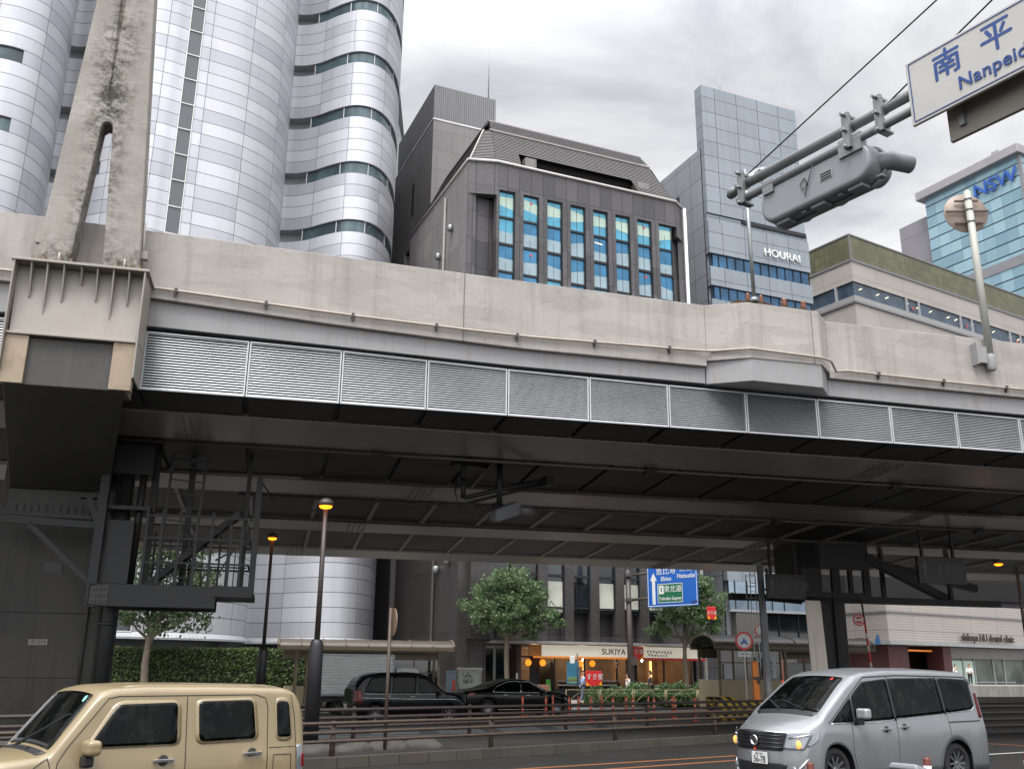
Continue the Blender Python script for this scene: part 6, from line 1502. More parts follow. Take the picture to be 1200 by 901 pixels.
# ------------------------------------------------------------------ guard rails, fences, delineators
def guard_rail(label, P, az, s0, s1, step, zs, r, m, ph, first):
    T = thing('guard_rail', label, 'guard rail', (P[0], P[1], 0), az)
    b = MB()
    for z in zs: b.tube([(s, 0, z) for s in dense(s0, s1, 10)], r, 8)
    b.build('rail', m, T)
    k = first
    while k < s1:
        if k > s0:
            b = MB(); b.cyl((k, .07, .1), (k, .07, ph), .055, 10); b.lathe([(.055, ph), (.03, ph + .03)], (k, .07, 0), (0, 0, 1), 10); b.build('post', m, T)
            b = MB()
            for z in zs: b.box(k - .05, k + .05, 0.0, .05, z - .03, z + .03)
            b.build('clamp', m, T)
        k += step
    return T
guard_rail('brown three-rail guard rail along the kerb of the near road', P1, 41.6, -16, 26, 4.05 / 1.0, (.46, .62, .79), .033, M_RAIL, .80, -12.15)
guard_rail('dark guard rail on the rear edge of the traffic island', (-5.0, 23.0), 42, -14, 28, 3.6, (.50, .70, .88), .04, M_DARKPAINT, .92, -12.6)
DG = 'orange delineator posts along the far road'
dl = None
for i, (px, Y) in enumerate(((613, 39.5), (618, 42), (640, 39.3), (648, 42), (667, 39.0), (678, 40.2), (692.5, 39), (705, 42), (718, 38.6), (733, 41.5), (741, 39), (759, 41.5), (765.6, 39), (787, 41.8), (790, 39.5), (813, 39.5))):
    x = (px - 597) / 1169 * Y
    if dl is None:
        dl = thing('delineator_post', 'x', 'post', (x, Y, 0), 0, DG)
        b = MB(); b.lathe([(.10, 0), (.11, .03), (.05, .05), (.043, .08), (.043, .84), (.036, .86)], (0, 0, 0), (0, 0, 1), 12); b.build('post', M_ORANGE, dl)
        b = MB()
        for z in (.52, .70): b.lathe([(.0455, z), (.0455, z + .07)], (0, 0, 0), (0, 0, 1), 12)
        b.build('reflective_band', mat('faded_band', '#e0a090', 0.4, 0, .05, 8), dl); o = dl
    else:
        o = copy_tree(dl); o.location = (x, Y, 0)
    o['label'] = 'slim orange delineator post in the row along the far road'
NG = 'brown and white delineators beside the minivan'
d2 = thing('striped_delineator', 'brown and white striped delineator standing alone at the lower right corner', 'post', (5.95, 11.7, 0), 0)
b = MB(); b.lathe([(.10, 0), (.11, .02), (.045, .05), (.042, .10), (.042, .93), (.036, .95)], (0, 0, 0), (0, 0, 1), 14); b.build('post', mat('faded_brown_red', '#5c2a1e', 0.5, 0, .12, 8), d2)
b = MB()
for z in (.41, .54, .67, .80): b.lathe([(.0448, z), (.0448, z + .065)], (0, 0, 0), (0, 0, 1), 14)
b.build('white_band', M_WHITE, d2)
for x, Y, dz, lb_ in ((4.79, 11.7, -.065, 'brown and white striped delineator in front of the minivan sill'), (3.45, 11.7, -.13, 'brown and white striped delineator in front of the minivan front bumper')):
    o = copy_tree(d2); o.location = (x, Y, dz); o['label'] = lb_
WB = thing('marker_box', 'white topped dark marker box rising from the bottom edge in front of the minivan', 'marker', (3.66, 9.2, 0), 35)
b = MB(); b.hexa([(-.16, -.12, 0), (.16, -.12, 0), (.16, .12, 0), (-.16, .12, 0), (-.19, -.14, .98), (.19, -.14, .90), (.19, .14, .90), (-.19, .14, .98)]); b.build('box_body', M_BLACKPLASTIC, WB, bevel=.03)
b = MB(); b.hexa([(-.21, -.15, .985), (.21, -.15, .905), (.21, .15, .905), (-.21, .15, .985), (-.19, -.13, 1.04), (.18, -.13, .95), (.18, .13, .95), (-.19, .13, 1.04)]); b.build('box_lid', mat('lid_grey', '#75787c', .4), WB, bevel=.03, seg=3)
# cream ornamental guard fence on the far pavement edge
GF = thing('ornamental_fence', 'cream tubular guard fence with crossing arcs in front of the shrubs', 'fence', (2.9, 51.4, .12), 23)
M_CFENCE = mat('cream_fence_paint', '#8c815e', 0.45, 0.1, .06, 5)
for k in range(7):
    b = MB(); x0 = 2.0 * k
    for x in (x0 + .03, x0 + 1.93): b.cyl((x, 0, 0), (x, 0, .82), .03, 8)
    for z in (.80, .12): b.cyl((x0 + .03, 0, z), (x0 + 1.93, 0, z), .022, 8)
    for s_ in (0, 1): b.tube([(x0 + (.06 + 1.2 * t if not s_ else 1.9 - 1.2 * t), 0, .14 + .64 * math.sin(t * math.pi / 2)) for t in [q / 8 for q in range(9)]], .015, 6)
    b.build('fence_panel', M_CFENCE, GF)
# crash cushion
CC = thing('crash_cushion', 'yellow and black chevron crash cushion with piled drums at the road divide', 'barrier', (8.35, 40.4, 0), 20)
def chev():
    b = NB('yellow_black_chevron'); sp = b.n("ShaderNodeSeparateXYZ"); b.l(b.obj(), sp.inputs[0])
    f = b.math('GREATER_THAN', b.math('FRACT', b.math('DIVIDE', b.math('ADD', b.math('ADD', sp.outputs[0], sp.outputs[2]), 20.0), .42)), .5)
    return b.set(b.mix(f, col('#a8871a'), col('#121211')), .6)
b = MB(); b.hexa([(0.1, 0, .1), (2.3, 0, .1), (2.3, .9, .1), (.1, .9, .1), (0.25, .05, .78), (2.3, .05, .72), (2.3, .85, .72), (.25, .85, .78)]); b.build('cushion_body', chev(), CC, bevel=.1, seg=3)
b = MB()
for x, y in ((.25, .1), (.25, .7), (.6, .1)): b.lathe([(.28, 0), (.30, .1), (.27, .45), (.30, .8), (.24, .88), (.02, .9)], (x, y, 0), (0, 0, 1), 14)
build_each(b, 'drum', chev(), CC)
CN = thing('traffic_cone', 'tall slim orange cone between the taxi and the black saloon', 'cone', (-2.35, 42.6, 0), 0)
b = MB(); b.lathe([(.17, .05), (.16, .06), (.09, .7), (.05, 1.42), (.03, 1.44)], (0, 0, 0), (0, 0, 1), 14); b.build('cone_body', M_ORANGE, CN)
b = MB(); b.box(-.22, .22, -.22, .22, 0, .05); b.build('cone_base', M_BLACK, CN, bevel=.01)

# ------------------------------------------------------------------ bus shelters
M_SHEL = mat('shelter_bronze', '#665b49', 0.5, 0.2, .08, 3, dirt=.25); M_ROOFP = mat('shelter_roof_sheet', '#544d44', 0.35, 0.1, .10, 1.2, dirt=.3)
M_SHGLASS = glass_mat('shelter_glass', '#2a2d28', 0.08, 0.6, .4); M_BWALL = mat('shelter_wall_beige', '#a89a80', 0.8, 0, .06, 1.0, dirt=.2)
def shelter(label, loc, az, L, D, zr, eave, n, wall=True, posts=()):
    T = thing('bus_shelter', label, 'shelter', loc, az)
    ns = 12; b = MB()
    def arcp(t, x, o=0.0): a = math.pi * t; return (x, D / 2 - (D / 2 + .25 + o) * math.cos(a), eave + (zr - eave + o) * math.sin(a))
    b.grid(lambda u, v: arcp(v, lerp(-.3, L + .3, u)), n, ns, 0); b.grid(lambda u, v: arcp(v, lerp(-.3, L + .3, u), -.04), n, ns, 0); b.build('roof_sheet', M_ROOFP, T)
    b = MB()
    for k in range(n + 1):
        x = lerp(-.3, L + .3, k / n); b.tube([arcp(t / ns, x, .015) for t in range(ns + 1)], .03 if 0 < k < n else .06, 6)
    b.box(-.32, L + .32, -.30, -.18, eave - .14, eave + .03); b.box(-.32, L + .32, D + .18, D + .3, eave - .14, eave + .03); b.build('roof_rib', M_SHEL, T)
    b = MB(); b.poly([arcp(t / ns, 0) for t in range(ns + 1)]); b.poly([arcp(t / ns, L) for t in range(ns + 1)]); build_each(b, 'gable_panel', M_SHGLASS, T)
    for x in posts:
        for y in (0, D):
            b = MB(); b.box(x - .06, x + .06, y - .05, y + .05, 0, eave - .14); b.build('post', M_SHEL, T)
    b = MB(); b.box(-.05, L + .05, D - .06, D + .0, eave - .55, eave - .15); b.box(-.05, L + .05, -.03, .03, eave - .22, eave - .14); build_each(b, 'header_beam', M_SHEL, T)
    if wall:
        b = MB(); b.box(0.1, L, D - .02, D + .08, 0, 1.0); b.build('low_wall', M_BWALL, T, bevel=.01)
        b = MB(); b.box(1.2, L - .1, D, D + .04, 1.05, eave - .56); b.build('back_glazing', M_SHGLASS, T)
        b = MB()
        for x in dense(1.2, L - .1, 5): b.box(x - .03, x + .03, D - .04, D - .001, 1.0, eave - .55)
        b.box(1.2, L - .1, D - .04, D - .001, 1.65, 1.71); b.build('glazing_bar', M_SHEL, T)
    return T
shelter('long bus shelter with curved translucent roof behind the white box truck', (-10.9, 48.2, 0), 14, 8.0, 1.5, 3.25, 2.86, 8, True, (.6, 1.15, 7.6))
s2 = shelter('bus shelter with arched bronze roof beside the steel sign pole at the right', (10.5, 50.0, 0), 18, 9.0, 2.0, 3.68, 3.12, 6, False, (0.05, 3.9, 6.4))
b = MB(); b.box(.0, 3.6, -.05, .05, .0, 1.5); b.box(-.05, .05, -.05, 2.0, 0, 1.5); b.build('low_wall', M_BWALL, s2, bevel=.01)
b = MB(); b.box(.1, 3.7, -.02, .02, 1.5, 2.95); b.build('front_glazing', M_SHGLASS, s2)
b = MB()
for x in (.1, .85, 1.6, 2.4, 3.6): b.box(x - .04, x + .04, -.06, -.021, 1.5, 2.95)
b.box(.1, 3.6, -.06, -.021, 2.3, 2.36); b.build('glazing_bar', M_SHEL, s2)
b = MB(); b.quad((.25, -.08, 1.55), (.75, -.08, 1.55), (.75, -.08, 2.25), (.25, -.08, 2.25)); b.quad((2.5, -.08, 1.6), (3.3, -.08, 1.6), (3.3, -.08, 2.55), (2.5, -.08, 2.55)); tb = s2; build_each(b, 'timetable', mat('notice_pale', '#b9bcc0', .5, 0, .1, 4), s2)
b = MB()
for k in range(7): b.quad((2.58, -.085, 1.68 + .12 * k), (3.05 + .03 * (k % 3), -.085, 1.68 + .12 * k), (3.05 + .03 * (k % 3), -.085, 1.74 + .12 * k), (2.58, -.085, 1.74 + .12 * k))
b.build('timetable_row', M_NAVY, tb)
BN = thing('banner', 'vertical orange shop banner inside the right bus shelter', 'banner', (14.35, 53.0, 0), 18)
b = MB(); b.box(-.24, .24, 0, .02, 1.0, 2.5); b.build('banner_cloth', emit_mat('orange_backlit', '#e0562a', .35), BN); b = MB(); b.cyl((-.27, .01, 0), (-.27, .01, 2.6), .015, 6); b.build('banner_pole', M_STEEL, BN)
text('banner_lettering', '買\n取', .42, mat('banner_dark', '#5a2012', .6), BN, (0, -.006, 1.85))
# utility cabinets
UC = thing('utility_cabinet', 'grey street utility cabinet scrawled with black graffiti beside the left shelter', 'cabinet', (-2.45, 48.9, 0), 10)
b = MB(); b.box(0, 1.12, 0, .5, .5, 1.85); b.box(-.04, 1.16, -.04, .54, 1.85, 1.95); b.build('cabinet_box', mat('cabinet_grey', '#a2a59f', .6, .1, .08, 2, dirt=.4), UC, bevel=.01)
b = MB(); b.box(.05, 1.07, .05, .45, 0, .5); b.build('cabinet_base', M_STEEL, UC)
random.seed(21); b = MB()
for ln in range(2):
    x = .12
    for k in range(5):
        pts = [(x + random.uniform(0, .14), -.006, 1.62 - .30 * ln + random.uniform(-.13, .13)) for _ in range(4)]; b.tube(pts, .013, 5); x += .10 + .02 * ln
for z in (1.4, 1.55, 1.7): b.tube([(1.02, -.006, z), (1.08, -.006, z - .1)], .015, 5)
build_each(b, 'graffiti_scrawl', M_INK, UC)
UB = thing('utility_cabinet', 'plain blue grey cabinet standing left of the graffitied one', 'cabinet', (-3.0, 48.6, 0), 10)
b = MB(); b.box(0, .42, 0, .4, 0, 1.75); b.box(-.02, .44, -.02, .42, 1.75, 1.8); b.build('cabinet_box', mat('cabinet_blue_grey', '#75838d', .6, .1, .08, 2, dirt=.3), UB, bevel=.01)
b = MB(); b.box(.06, .36, -.012, .0, .3, 1.6); b.build('cabinet_door', mat('cabinet_blue_grey', '#75838d'), UB)

# ------------------------------------------------------------------ street lamps, poles and signs
def street_lamp(label, loc, H_, zs, lit=True, arm=None):
    T = thing('street_lamp', label, 'street lamp', loc, 0, 'amber street lamps under the bridge')
    b = MB(); b.tube([(0, 0, 0), (0, 0, zs - .1), (0, 0, zs), (0, 0, zs + .06)], [.17, .15, .135, .09], 14); b.build('pole_base', M_BLACKPLASTIC, T)
    b = MB(); b.tube([(0, 0, zs + .05), (0, 0, H_ - .05)], [.065, .05], 12); 
    if arm: b.tube([(0, 0, H_ - .3), (arm * .4, 0, H_ + .02), (arm, 0, H_ + .05)], [.045, .04, .03], 8)
    b.build('pole', M_DARKPAINT, T)
    ax = arm or 0
    b = MB(); b.lathe([(.03, -.02), (.16, -.01), (.18, .05), (.16, .10), (.08, .16), (.01, .17)], (ax, 0, H_ + .06), (0, 0, 1), 16); b.build('lamp_hood', M_DARKPAINT, T)
    b = MB(); b.lathe([(.05, -.02), (.12, .0), (.15, .035), (.15, .05)], (ax, 0, H_ + .0), (0, 0, 1), 16); b.build('lamp_glass', emit_mat('sodium_glow', '#ff7a14', 2.2), T)
    pd = bpy.data.lights.new('lamp_light', 'POINT'); pd.energy = 1.0; pd.color = (1, .5, .15); pd.shadow_soft_size = .05; po = bpy.data.objects.new('lamp_light', pd); COL.objects.link(po); po.parent = T; po.location = (ax, 0, H_ - .25)
street_lamp('nearest and tallest black street lamp with lit amber head, before the silver tower', (-4.28, 22.0, 0), 5.36, 2.37)
street_lamp('black street lamp with lit amber head standing beside the maintenance platform', (-8.18, 33.0, 0), 6.05, 2.43)
street_lamp('street lamp with lit amber head on a short arm near the clinic', (18.85, 36.0, 0), 5.75, 2.2, True, -.65)
# blue guide sign on a brown pole
GS = thing('guide_sign', 'blue road guide sign with a white arrow and green expressway panel on a brown pole', 'sign', (7.53, 61.5, -.76), 0); GS.scale = (1.43, 1.43, 1.43)
b = MB(); b.tube([(0, 0, 0), (-.02, 0, 3), (-.05, 0, 6.2)], [.15, .13, .11], 14); b.lathe([(.12, 0), (.02, .08)], (-.05, 0, 6.2), (0, 0, 1), 12); b.build('pole', M_DARKPAINT, GS)
b = MB()
for z in (4.85, 5.92): b.tube([(-.1, -.05, z - .02), (.7, -.35, z + .05), (2.7, -1.5, z + .12)], .06, 10); b.box(-.18, .14, -.18, .16, z - .07, z + .07)
b.box(-.02, .25, -.18, -.08, 2.1, 2.45); build_each(b, 'sign_arm', M_DARKPAINT, GS)
az_s = -45
sg = MB(); SW, SHH = 2.62, 2.55
fa = bpy.data.objects.new('sign_face', None)
def panel(name, w, h, m, parent, loc, rz, t=.03, border=None):
    b = MB(); b.box(0, w, 0, t, 0, h); o = b.build(name, m, parent, bevel=.004); o.location = loc; o.rotation_euler = (0, 0, rad(rz))
    if border:
        b = MB(); i, wd = .035, .028
        for x0, x1, z0, z1 in ((i, w - i, i, i + wd), (i, w - i, h - i - wd, h - i), (i, i + wd, i + wd, h - i - wd), (w - i - wd, w - i, i + wd, h - i - wd)): b.box(x0, x1, -.004, 0.001, z0, z1)
        b.build('border', border, o)
    return o
sf = panel('sign_face', SW, SHH, M_BLUE, GS, (.74, -.42, 4.50), -45, .04, M_WHITE)
b = MB(); b.box(.27, .43, -.006, -.001, .12, 1.12); b.poly([(.17, -.006, 1.12), (.53, -.006, 1.12), (.35, -.006, 1.46)]); b.build('arrow', M_WHITE, sf)
text('lettering_upper', '恵比寿', .36, M_WHITE, sf, (1.02, -.006, 1.50), bold=.006); text('lettering_upper', 'Ebisu', .26, M_WHITE, sf, (1.02, -.006, 1.17), bold=.004)
text('lettering_upper', '初台', .36, M_WHITE, sf, (2.05, -.006, 1.58), bold=.006); text('lettering_upper', 'Hatsudai', .26, M_WHITE, sf, (2.05, -.006, 1.25), bold=.004)
b = MB(); b.box(.56, 1.86, -.012, -.001, .17, .97); gpn = b.build('green_panel', M_GREEN, sf)
b = MB()
for x0, x1, z0, z1 in ((.56, 1.86, .17, .195), (.56, 1.86, .945, .97), (.56, .585, .195, .945), (1.835, 1.86, .195, .945)): b.box(x0, x1, -.016, -.0121, z0, z1)
b.box(.62, .88, -.015, -.0121, .54, .90); b.build('green_panel_border', M_WHITE, gpn)
text('expressway_number', '3', .24, M_GREEN, gpn, (.75, -.018, .72), bold=.006)
text('expressway_lettering', '東北道', .31, M_WHITE, gpn, (1.36, -.016, .72), bold=.006); text('expressway_lettering', 'Tohoku Expwy', .19, M_WHITE, gpn, (1.21, -.016, .34), bold=.003)
# round sign seen from behind on a brown post (island)
def round_sign_back(label, loc, H_, r):
    T = thing('road_sign', label, 'sign', loc, 0); b = MB(); b.cyl((0, 0, 0), (0, 0, H_), .038, 10); b.build('pole', M_RAIL, T)
    b = MB(); b.lathe([(r, 0), (r, .02)], (.06, .05, H_ - r), (.93, .35, 0), 24); b.build('sign_disc', mat('sign_back_brown', '#7a6552', .5, .2, .1, 3), T)
round_sign_back('round sign seen almost edge-on on a slim brown post in front of the black taxi', (-2.62, 21.6, 0), 3.1, .30)
# gantry: horizontal twin-pipe arm with signal head and street name board (az from the pixels of both ends)
AR0, AR1 = Vector((1.916, 7.25, 5.72)), Vector((3.557, 4.739, 5.72))
dA = (AR1 - AR0).normalized(); azA = math.degrees(math.atan2(dA.y, dA.x))
GA = thing('signal_gantry', 'grey twin-pipe signal mast arm with clamps reaching in from the right', 'mast arm', AR0, azA)
M_PIPE = mat('grey_pipe_paint', '#7e8081', 0.45, 0.25, .10, 4, dirt=.35, dirtc='#55504a')
LA = (AR1 - AR0).length
b = MB(); b.tube([(0, 0, 0), (LA, 0, 0)], .040, 14); b.lathe([(.05, -.03), (.05, .03)], (0, 0, 0), (1, 0, 0), 12); b.build('upper_pipe', M_PIPE, GA)
b = MB(); b.tube([(.02, -.02, -.14), (LA, -.02, -.14)], .032, 14); b.lathe([(.04, -.03), (.04, .02)], (.02, -.02, -.14), (1, 0, 0), 12); b.build('lower_pipe', M_PIPE, GA)
for x in (.06, 1.12, 1.40, 2.6):
    b = MB()
    for z, r in ((0, .052), (-.14, .044)): b.lathe([(r, -.022), (r, .022)], (x, -.01, z), (1, 0, 0), 14)
    b.box(x - .03, x + .03, -.075, -.045, -.20, .09); b.box(x - .03, x + .03, -.06, .05, .05, .07); b.box(x - .03, x + .03, -.06, .05, -.20, -.185)
    for z in (.07, -.06, -.20): b.lathe([(.014, 0), (.014, .05)], (x, -.07, z), (0, -1, 0), 6)
    b.build('pipe_clamp', M_GALV, GA)
b = MB(); b.tube([(.02, .0, .02), (.0, .1, .1), (.07, .16, .13), (.16, .12, .1), (.2, .02, .06)], [.03, .055, .06, .05, .02], 8); b.tube([(-.02, 0, 0), (-.12, .02, .0), (-.16, .03, -.02)], [.025, .05, .03], 8); b.build('cable_wrap', M_GALV, GA)
b = MB(); b.tube([(LA, 0, 0), (LA + 3.2, 0, 0)], .045, 12); b.tube([(LA, -.02, -.14), (LA + 3.2, -.02, -.14)], .035, 12); b.tube([(LA + 3.2, 0, -5.72), (LA + 3.2, 0, 2.4)], [.14, .09], 14); b.build('mast', M_PIPE, GA)
SGN = thing('traffic_signal', 'grey three-lamp traffic signal housing seen from behind and below, hanging under the mast arm', 'traffic light', AR0, azA)
M_SIG = mat('signal_housing_grey', '#7d8184', 0.5, 0.15, .06, 2, dirt=.2)
def sgprof(y0, y1, z0, z1, r, n=6):
    P = []
    for cx_, cz_, a0 in ((y1 - r, z1 - r, 0), (y0 + r, z1 - r, 90), (y0 + r, z0 + r, 180), (y1 - r, z0 + r, 270)):
        for k in range(n + 1): a = rad(a0 + 90 * k / n); P.append((cx_ + r * math.cos(a), cz_ + r * math.sin(a)))
    return P
x0, x1 = .22, 1.27; zc0, zc1 = -.47, -.16
b = MB(); b.prism(sgprof(x0, x1, zc0, zc1, .14, 8), lambda x, z: (x, -.03, z), lambda x, z: (x, .13, z)); b.build('signal_housing', M_SIG, SGN, bevel=.035, seg=4)
b = MB(); b.prism(sgprof(x0 - .02, x1 + .02, zc0 - .02, zc1 + .02, .155, 8), lambda x, z: (x, .125, z), lambda x, z: (x, .165, z)); b.build('housing_rim', M_SIG, SGN, bevel=.012)
for k in range(3):
    xc = x0 + .18 + .345 * k; b = MB(); ns = 14; zc_ = (zc0 + zc1) / 2 + .03
    ring = []
    for y, rr_ in ((.16, .11), (.33, .105)):
        ring.append(b.add([(xc + rr_ * math.cos(a), y, zc_ + rr_ * math.sin(a)) for a in [2 * math.pi * q / 20 for q in range(20)]])); 
    for q in range(20): q2 = (q + 1) % 20; b.face((ring[0] + q, ring[0] + q2, ring[1] + q2, ring[1] + q), 0, True)
    vo = b.build('lamp_visor', M_SIG, SGN, fix=False)
    md = vo.modifiers.new('thick', 'SOLIDIFY'); md.thickness = .006
    b = MB(); b.lathe([(.105, .17), (.06, .20), (.001, .21)], (xc, 0, zc_), (0, 1, 0), 18); b.build('signal_lens', M_DARKG, SGN)
    b = MB(); b.rbox((xc, .06, zc0 - .012), .13, .10, .03); b.rbox((xc + .2, .05, zc0 - .008), .05, .06, .02); b.build('hinge_lug', M_SIG, SGN, bevel=.01)
b = MB(); b.tube([(x1 - .08, .10, -.31), (x1 + .04, .16, -.32), (x1 + .09, .32, -.33)], [.07, .07, .065], 16); b.build('end_tube', M_SIG, SGN)
b = MB(); b.box(x0 + .05, x0 + .16, -.05, .02, -.22, -.11); b.box(x1 - .25, x1 - .05, -.05, .02, -.24, -.10); build_each(b, 'hanger_bracket', M_GALV, SGN)
b = MB(); b.quad((x0 + .60, -.034, -.34), (x0 + .72, -.034, -.34), (x0 + .72, -.034, -.27), (x0 + .60, -.034, -.27)); nm = b.build('name_plate', M_STEEL, SGN)
b = MB()
for k in range(3): b.box(x0 + .61, x0 + .71, -.037, -.0345, -.333 + .022 * k, -.322 + .022 * k)
b.tube([(x0 + .46, -.036, -.24), (x0 + .42, -.04, -.28), (x0 + .44, -.04, -.34), (x0 + .49, -.04, -.30), (x0 + .46, -.036, -.24)], .004, 5); b.tube([(x0 + .56, -.05, -.17), (x0 + .50, -.045, -.30), (x0 + .46, -.045, -.40)], .004, 5); b.build('plate_mark', M_INK, nm)
NP = thing('street_name_sign', 'white street name board reading 南平台 Nanpeidai with blue border on the mast arm', 'sign', AR0, azA)
sx0 = 1.67; b = MB(); b.box(sx0, sx0 + 1.22, -.10, -.075, -.315, .185); nb_ = b.build('name_board', mat('name_board_white', '#a8a7a3', .45, 0, .05, 2, dirt=.12), NP, bevel=.005)
M_SBLUE = mat('lettering_sign_blue', '#153a76', .5, 0, .05, 6)
b = MB()
for xa, xb, za, zb_ in ((sx0 + .022, sx0 + 1.198, .158, .164), (sx0 + .022, sx0 + 1.198, -.294, -.288), (sx0 + .022, sx0 + .028, -.288, .158), (sx0 + 1.192, sx0 + 1.198, -.288, .158)): b.box(xa, xb, -.104, -.099, za, zb_)
b.build('border', M_SBLUE, nb_)
STROKES = {'南': [((.08, .80), (.92, .80)), ((.50, .97), (.50, .64)), ((.12, .62), (.12, .02)), ((.12, .62), (.88, .62)), ((.88, .62), (.88, .06)), ((.88, .06), (.76, .04)), ((.35, .58), (.41, .46)), ((.65, .58), (.59, .46)), ((.27, .42), (.73, .42)), ((.25, .25), (.75, .25)), ((.50, .42), (.50, .05))],
           '平': [((.10, .90), (.90, .90)), ((.50, .90), (.50, .0)), ((.22, .74), (.33, .54)), ((.78, .74), (.67, .54)), ((.04, .40), (.96, .40))],
           '台': [((.46, .98), (.22, .64)), ((.14, .62), (.86, .66)), ((.68, .80), (.88, .56)), ((.22, .42), (.22, .0)), ((.22, .42), (.78, .42)), ((.78, .42), (.78, .0)), ((.22, .05), (.78, .05))]}
for q, ch in enumerate('南平台'):
    b = MB(); ox, oz, sz = sx0 + .30 + .35 * q - .105, -.075, .21
    for i_, (a_, c_) in enumerate(STROKES[ch]):
        A_, C_ = Vector((ox + sz * a_[0], 0, oz + sz * a_[1])), Vector((ox + sz * c_[0], 0, oz + sz * c_[1])); y_ = -.1015 - .00012 * i_
        d_ = (C_ - A_).normalized() * .012; n_ = Vector((-d_.z, 0, d_.x)); P_ = []
        for k_ in range(9): t_ = math.pi * k_ / 8; P_.append(C_ + d_ * math.sin(t_) - n_ * math.cos(t_) * 1.0)
        for k_ in range(9): t_ = math.pi * k_ / 8; P_.append(A_ - d_ * math.sin(t_) + n_ * math.cos(t_) * 1.0)
        b.poly([(p_.x, y_, p_.z) for p_ in P_])
    b.build('name_lettering', M_SBLUE, nb_, fix=False)
text('name_lettering', 'Nanpeidai', .135, M_SBLUE, nb_, (sx0 + .36, -.103, -.185), bold=.004, spacing=1.03, ax='LEFT')
b = MB(); b.box(sx0 + .17, sx0 + 1.5, .05, .08, -.47, .0); b.build('rear_board', mat('rear_board_grey', '#88827a', .6, .1, .1, 2, dirt=.4), NP)
for x in (sx0 + .2, sx0 + .9):
    b = MB(); b.box(x - .02, x + .02, -.074, .05, -.02, .02); b.box(x - .02, x + .02, -.074, .05, -.16, -.12); b.box(x + .06, x + .10, .02, .05, -.40, -.16); b.build('board_bracket', M_GALV, NP)
def stay(label, a, c, r=.006):
    b = MB(); b.tube([a, c], r, 6); tag(b.build('stay_wire', M_BLACK), label, 'wire')

A1 = Vector((1.93, 7.23, 5.78)); B1 = Vector((2.961, 5.651, 6.33)); stay('black stay wire running from the tip of the mast arm up out of the picture', A1, A1 + (B1 - A1) * 2.6)
A2 = Vector((2.70, 6.05, 5.72)); B2 = Vector((3.187, 5.306, 6.057)); stay('black stay wire running from the middle of the mast arm across the street name board', A2 + Vector((-.02, -.03, 0)), A2 + (B2 - A2) * 3.6 + Vector((-.06, -.09, 0)))
# round sign seen from behind on the parapet, right
RSB = thing('round_road_sign', 'back of a round road sign on a pale pole on the parapet', 'sign', (13.95, 26.45, 0), AZV)
b = MB(); b.tube([(0, 0, 10.55), (0, 0, 16.05)], .105, 16); b.lathe([(.105, 0), (.06, .05), (.01, .06)], (0, 0, 16.05), (0, 0, 1), 16); b.build('pole', mat('pale_pole_paint', '#97978f', .5, .05, .06, 3, streak=.3), RSB)
b = MB(); b.lathe([(.03, -.08), (.11, -.07), (.13, 0), (.13, .35), (.115, .37), (.115, .42), (.10, .42)], (0, 0, 10.36), (0, 0, 1), 16); b.box(-.5, -.08, -.02, .16, 10.5, 11.0); b.box(-.52, -.48, -.12, .2, 10.42, 11.08); b.build('wall_bracket', M_FASCIA_L, RSB, bevel=.008)
b = MB(); b.lathe([(.01, -.012), (.655, -.012), (.665, 0), (.655, .012), (.01, .012)], (.02, .20, 15.42), Vector((.30, 1, -.04)), 40); b.build('sign_disc', mat('sign_back_beige', '#786a5f', .5, .2, .12, 1.2, dirt=.25), RSB)
b = MB()
for z, hw in ((15.05, .40), (15.45, .62), (15.80, .34)): b.bar((-hw + .02, .11 + .3 * hw * 1.0, z - hw * .0), (hw + .02, .11 - .3 * hw, z), .05, .05)
build_each(b, 'sign_rail', M_DARKPAINT, RSB)
b = MB()
for z in (15.05, 15.45, 15.80): b.lathe([(.12, -.03), (.12, .03)], (0, 0, z), (0, 0, 1), 16)
build_each(b, 'pole_clamp', M_GALV, RSB)
# slim pole standing on the bulge of the parapet
PB_ = thing('slim_pole', 'slim grey pole rising from the rusty bearings on the parapet bulge', 'pole', (6.6, 24.35, 0), AZV)
b = MB(); b.tube([(0, 0, 11.5), (-.02, 0, 15.55)], .055, 10); b.lathe([(.12, 11.5), (.12, 11.6), (.06, 11.65)], (0, 0, 0), (0, 0, 1), 10); b.build('pole', M_GALV, PB_)
# signal under the bridge
US = thing('traffic_signal', 'dark traffic signal housing hanging from twin pipes under the middle of the viaduct', 'traffic light', (-.6, 29.0, 0), AZV + 20)
b = MB(); b.bar((-1.0, 0, 7.9), (-1.0, 0, 7.35), .14, .14); b.box(-1.35, -.2, -.2, .2, 7.7, 7.98); b.tube([(-1.0, 0, 7.4), (-1.0, 0, 6.75)], .08, 8); b.tube([(-1.0, -.1, 6.75), (1.7, -.6, 7.55)], .07, 8); b.tube([(-.9, .1, 6.6), (1.8, -.5, 7.45)], .05, 8); b.tube([(.1, -.3, 7.9), (.1, -.3, 6.6)], .09, 8); b.rbox((1.75, -.55, 7.5), .3, .25, .3); b.tube([(-1.2, .0, 7.3), (-1.35, -.1, 6.9), (-1.2, -.1, 6.5), (-.7, -.1, 6.6), (-.3, -.2, 6.4), (.1, -.2, 6.5)], .025, 6); b.build('hanger_pipe', M_CAGE, US)
b = MB(); b.prism([(-.05, 6.05), (.75, 6.35), (.85, 6.5), (.8, 6.72), (.65, 6.78), (-.1, 6.45), (-.16, 6.25)], lambda x, z: (x, -.5, z), lambda x, z: (x, -.15, z)); b.build('signal_housing', mat('dull_signal_grey', '#5a5b5d', .5, .1, .08, 3), US, bevel=.05, seg=3)
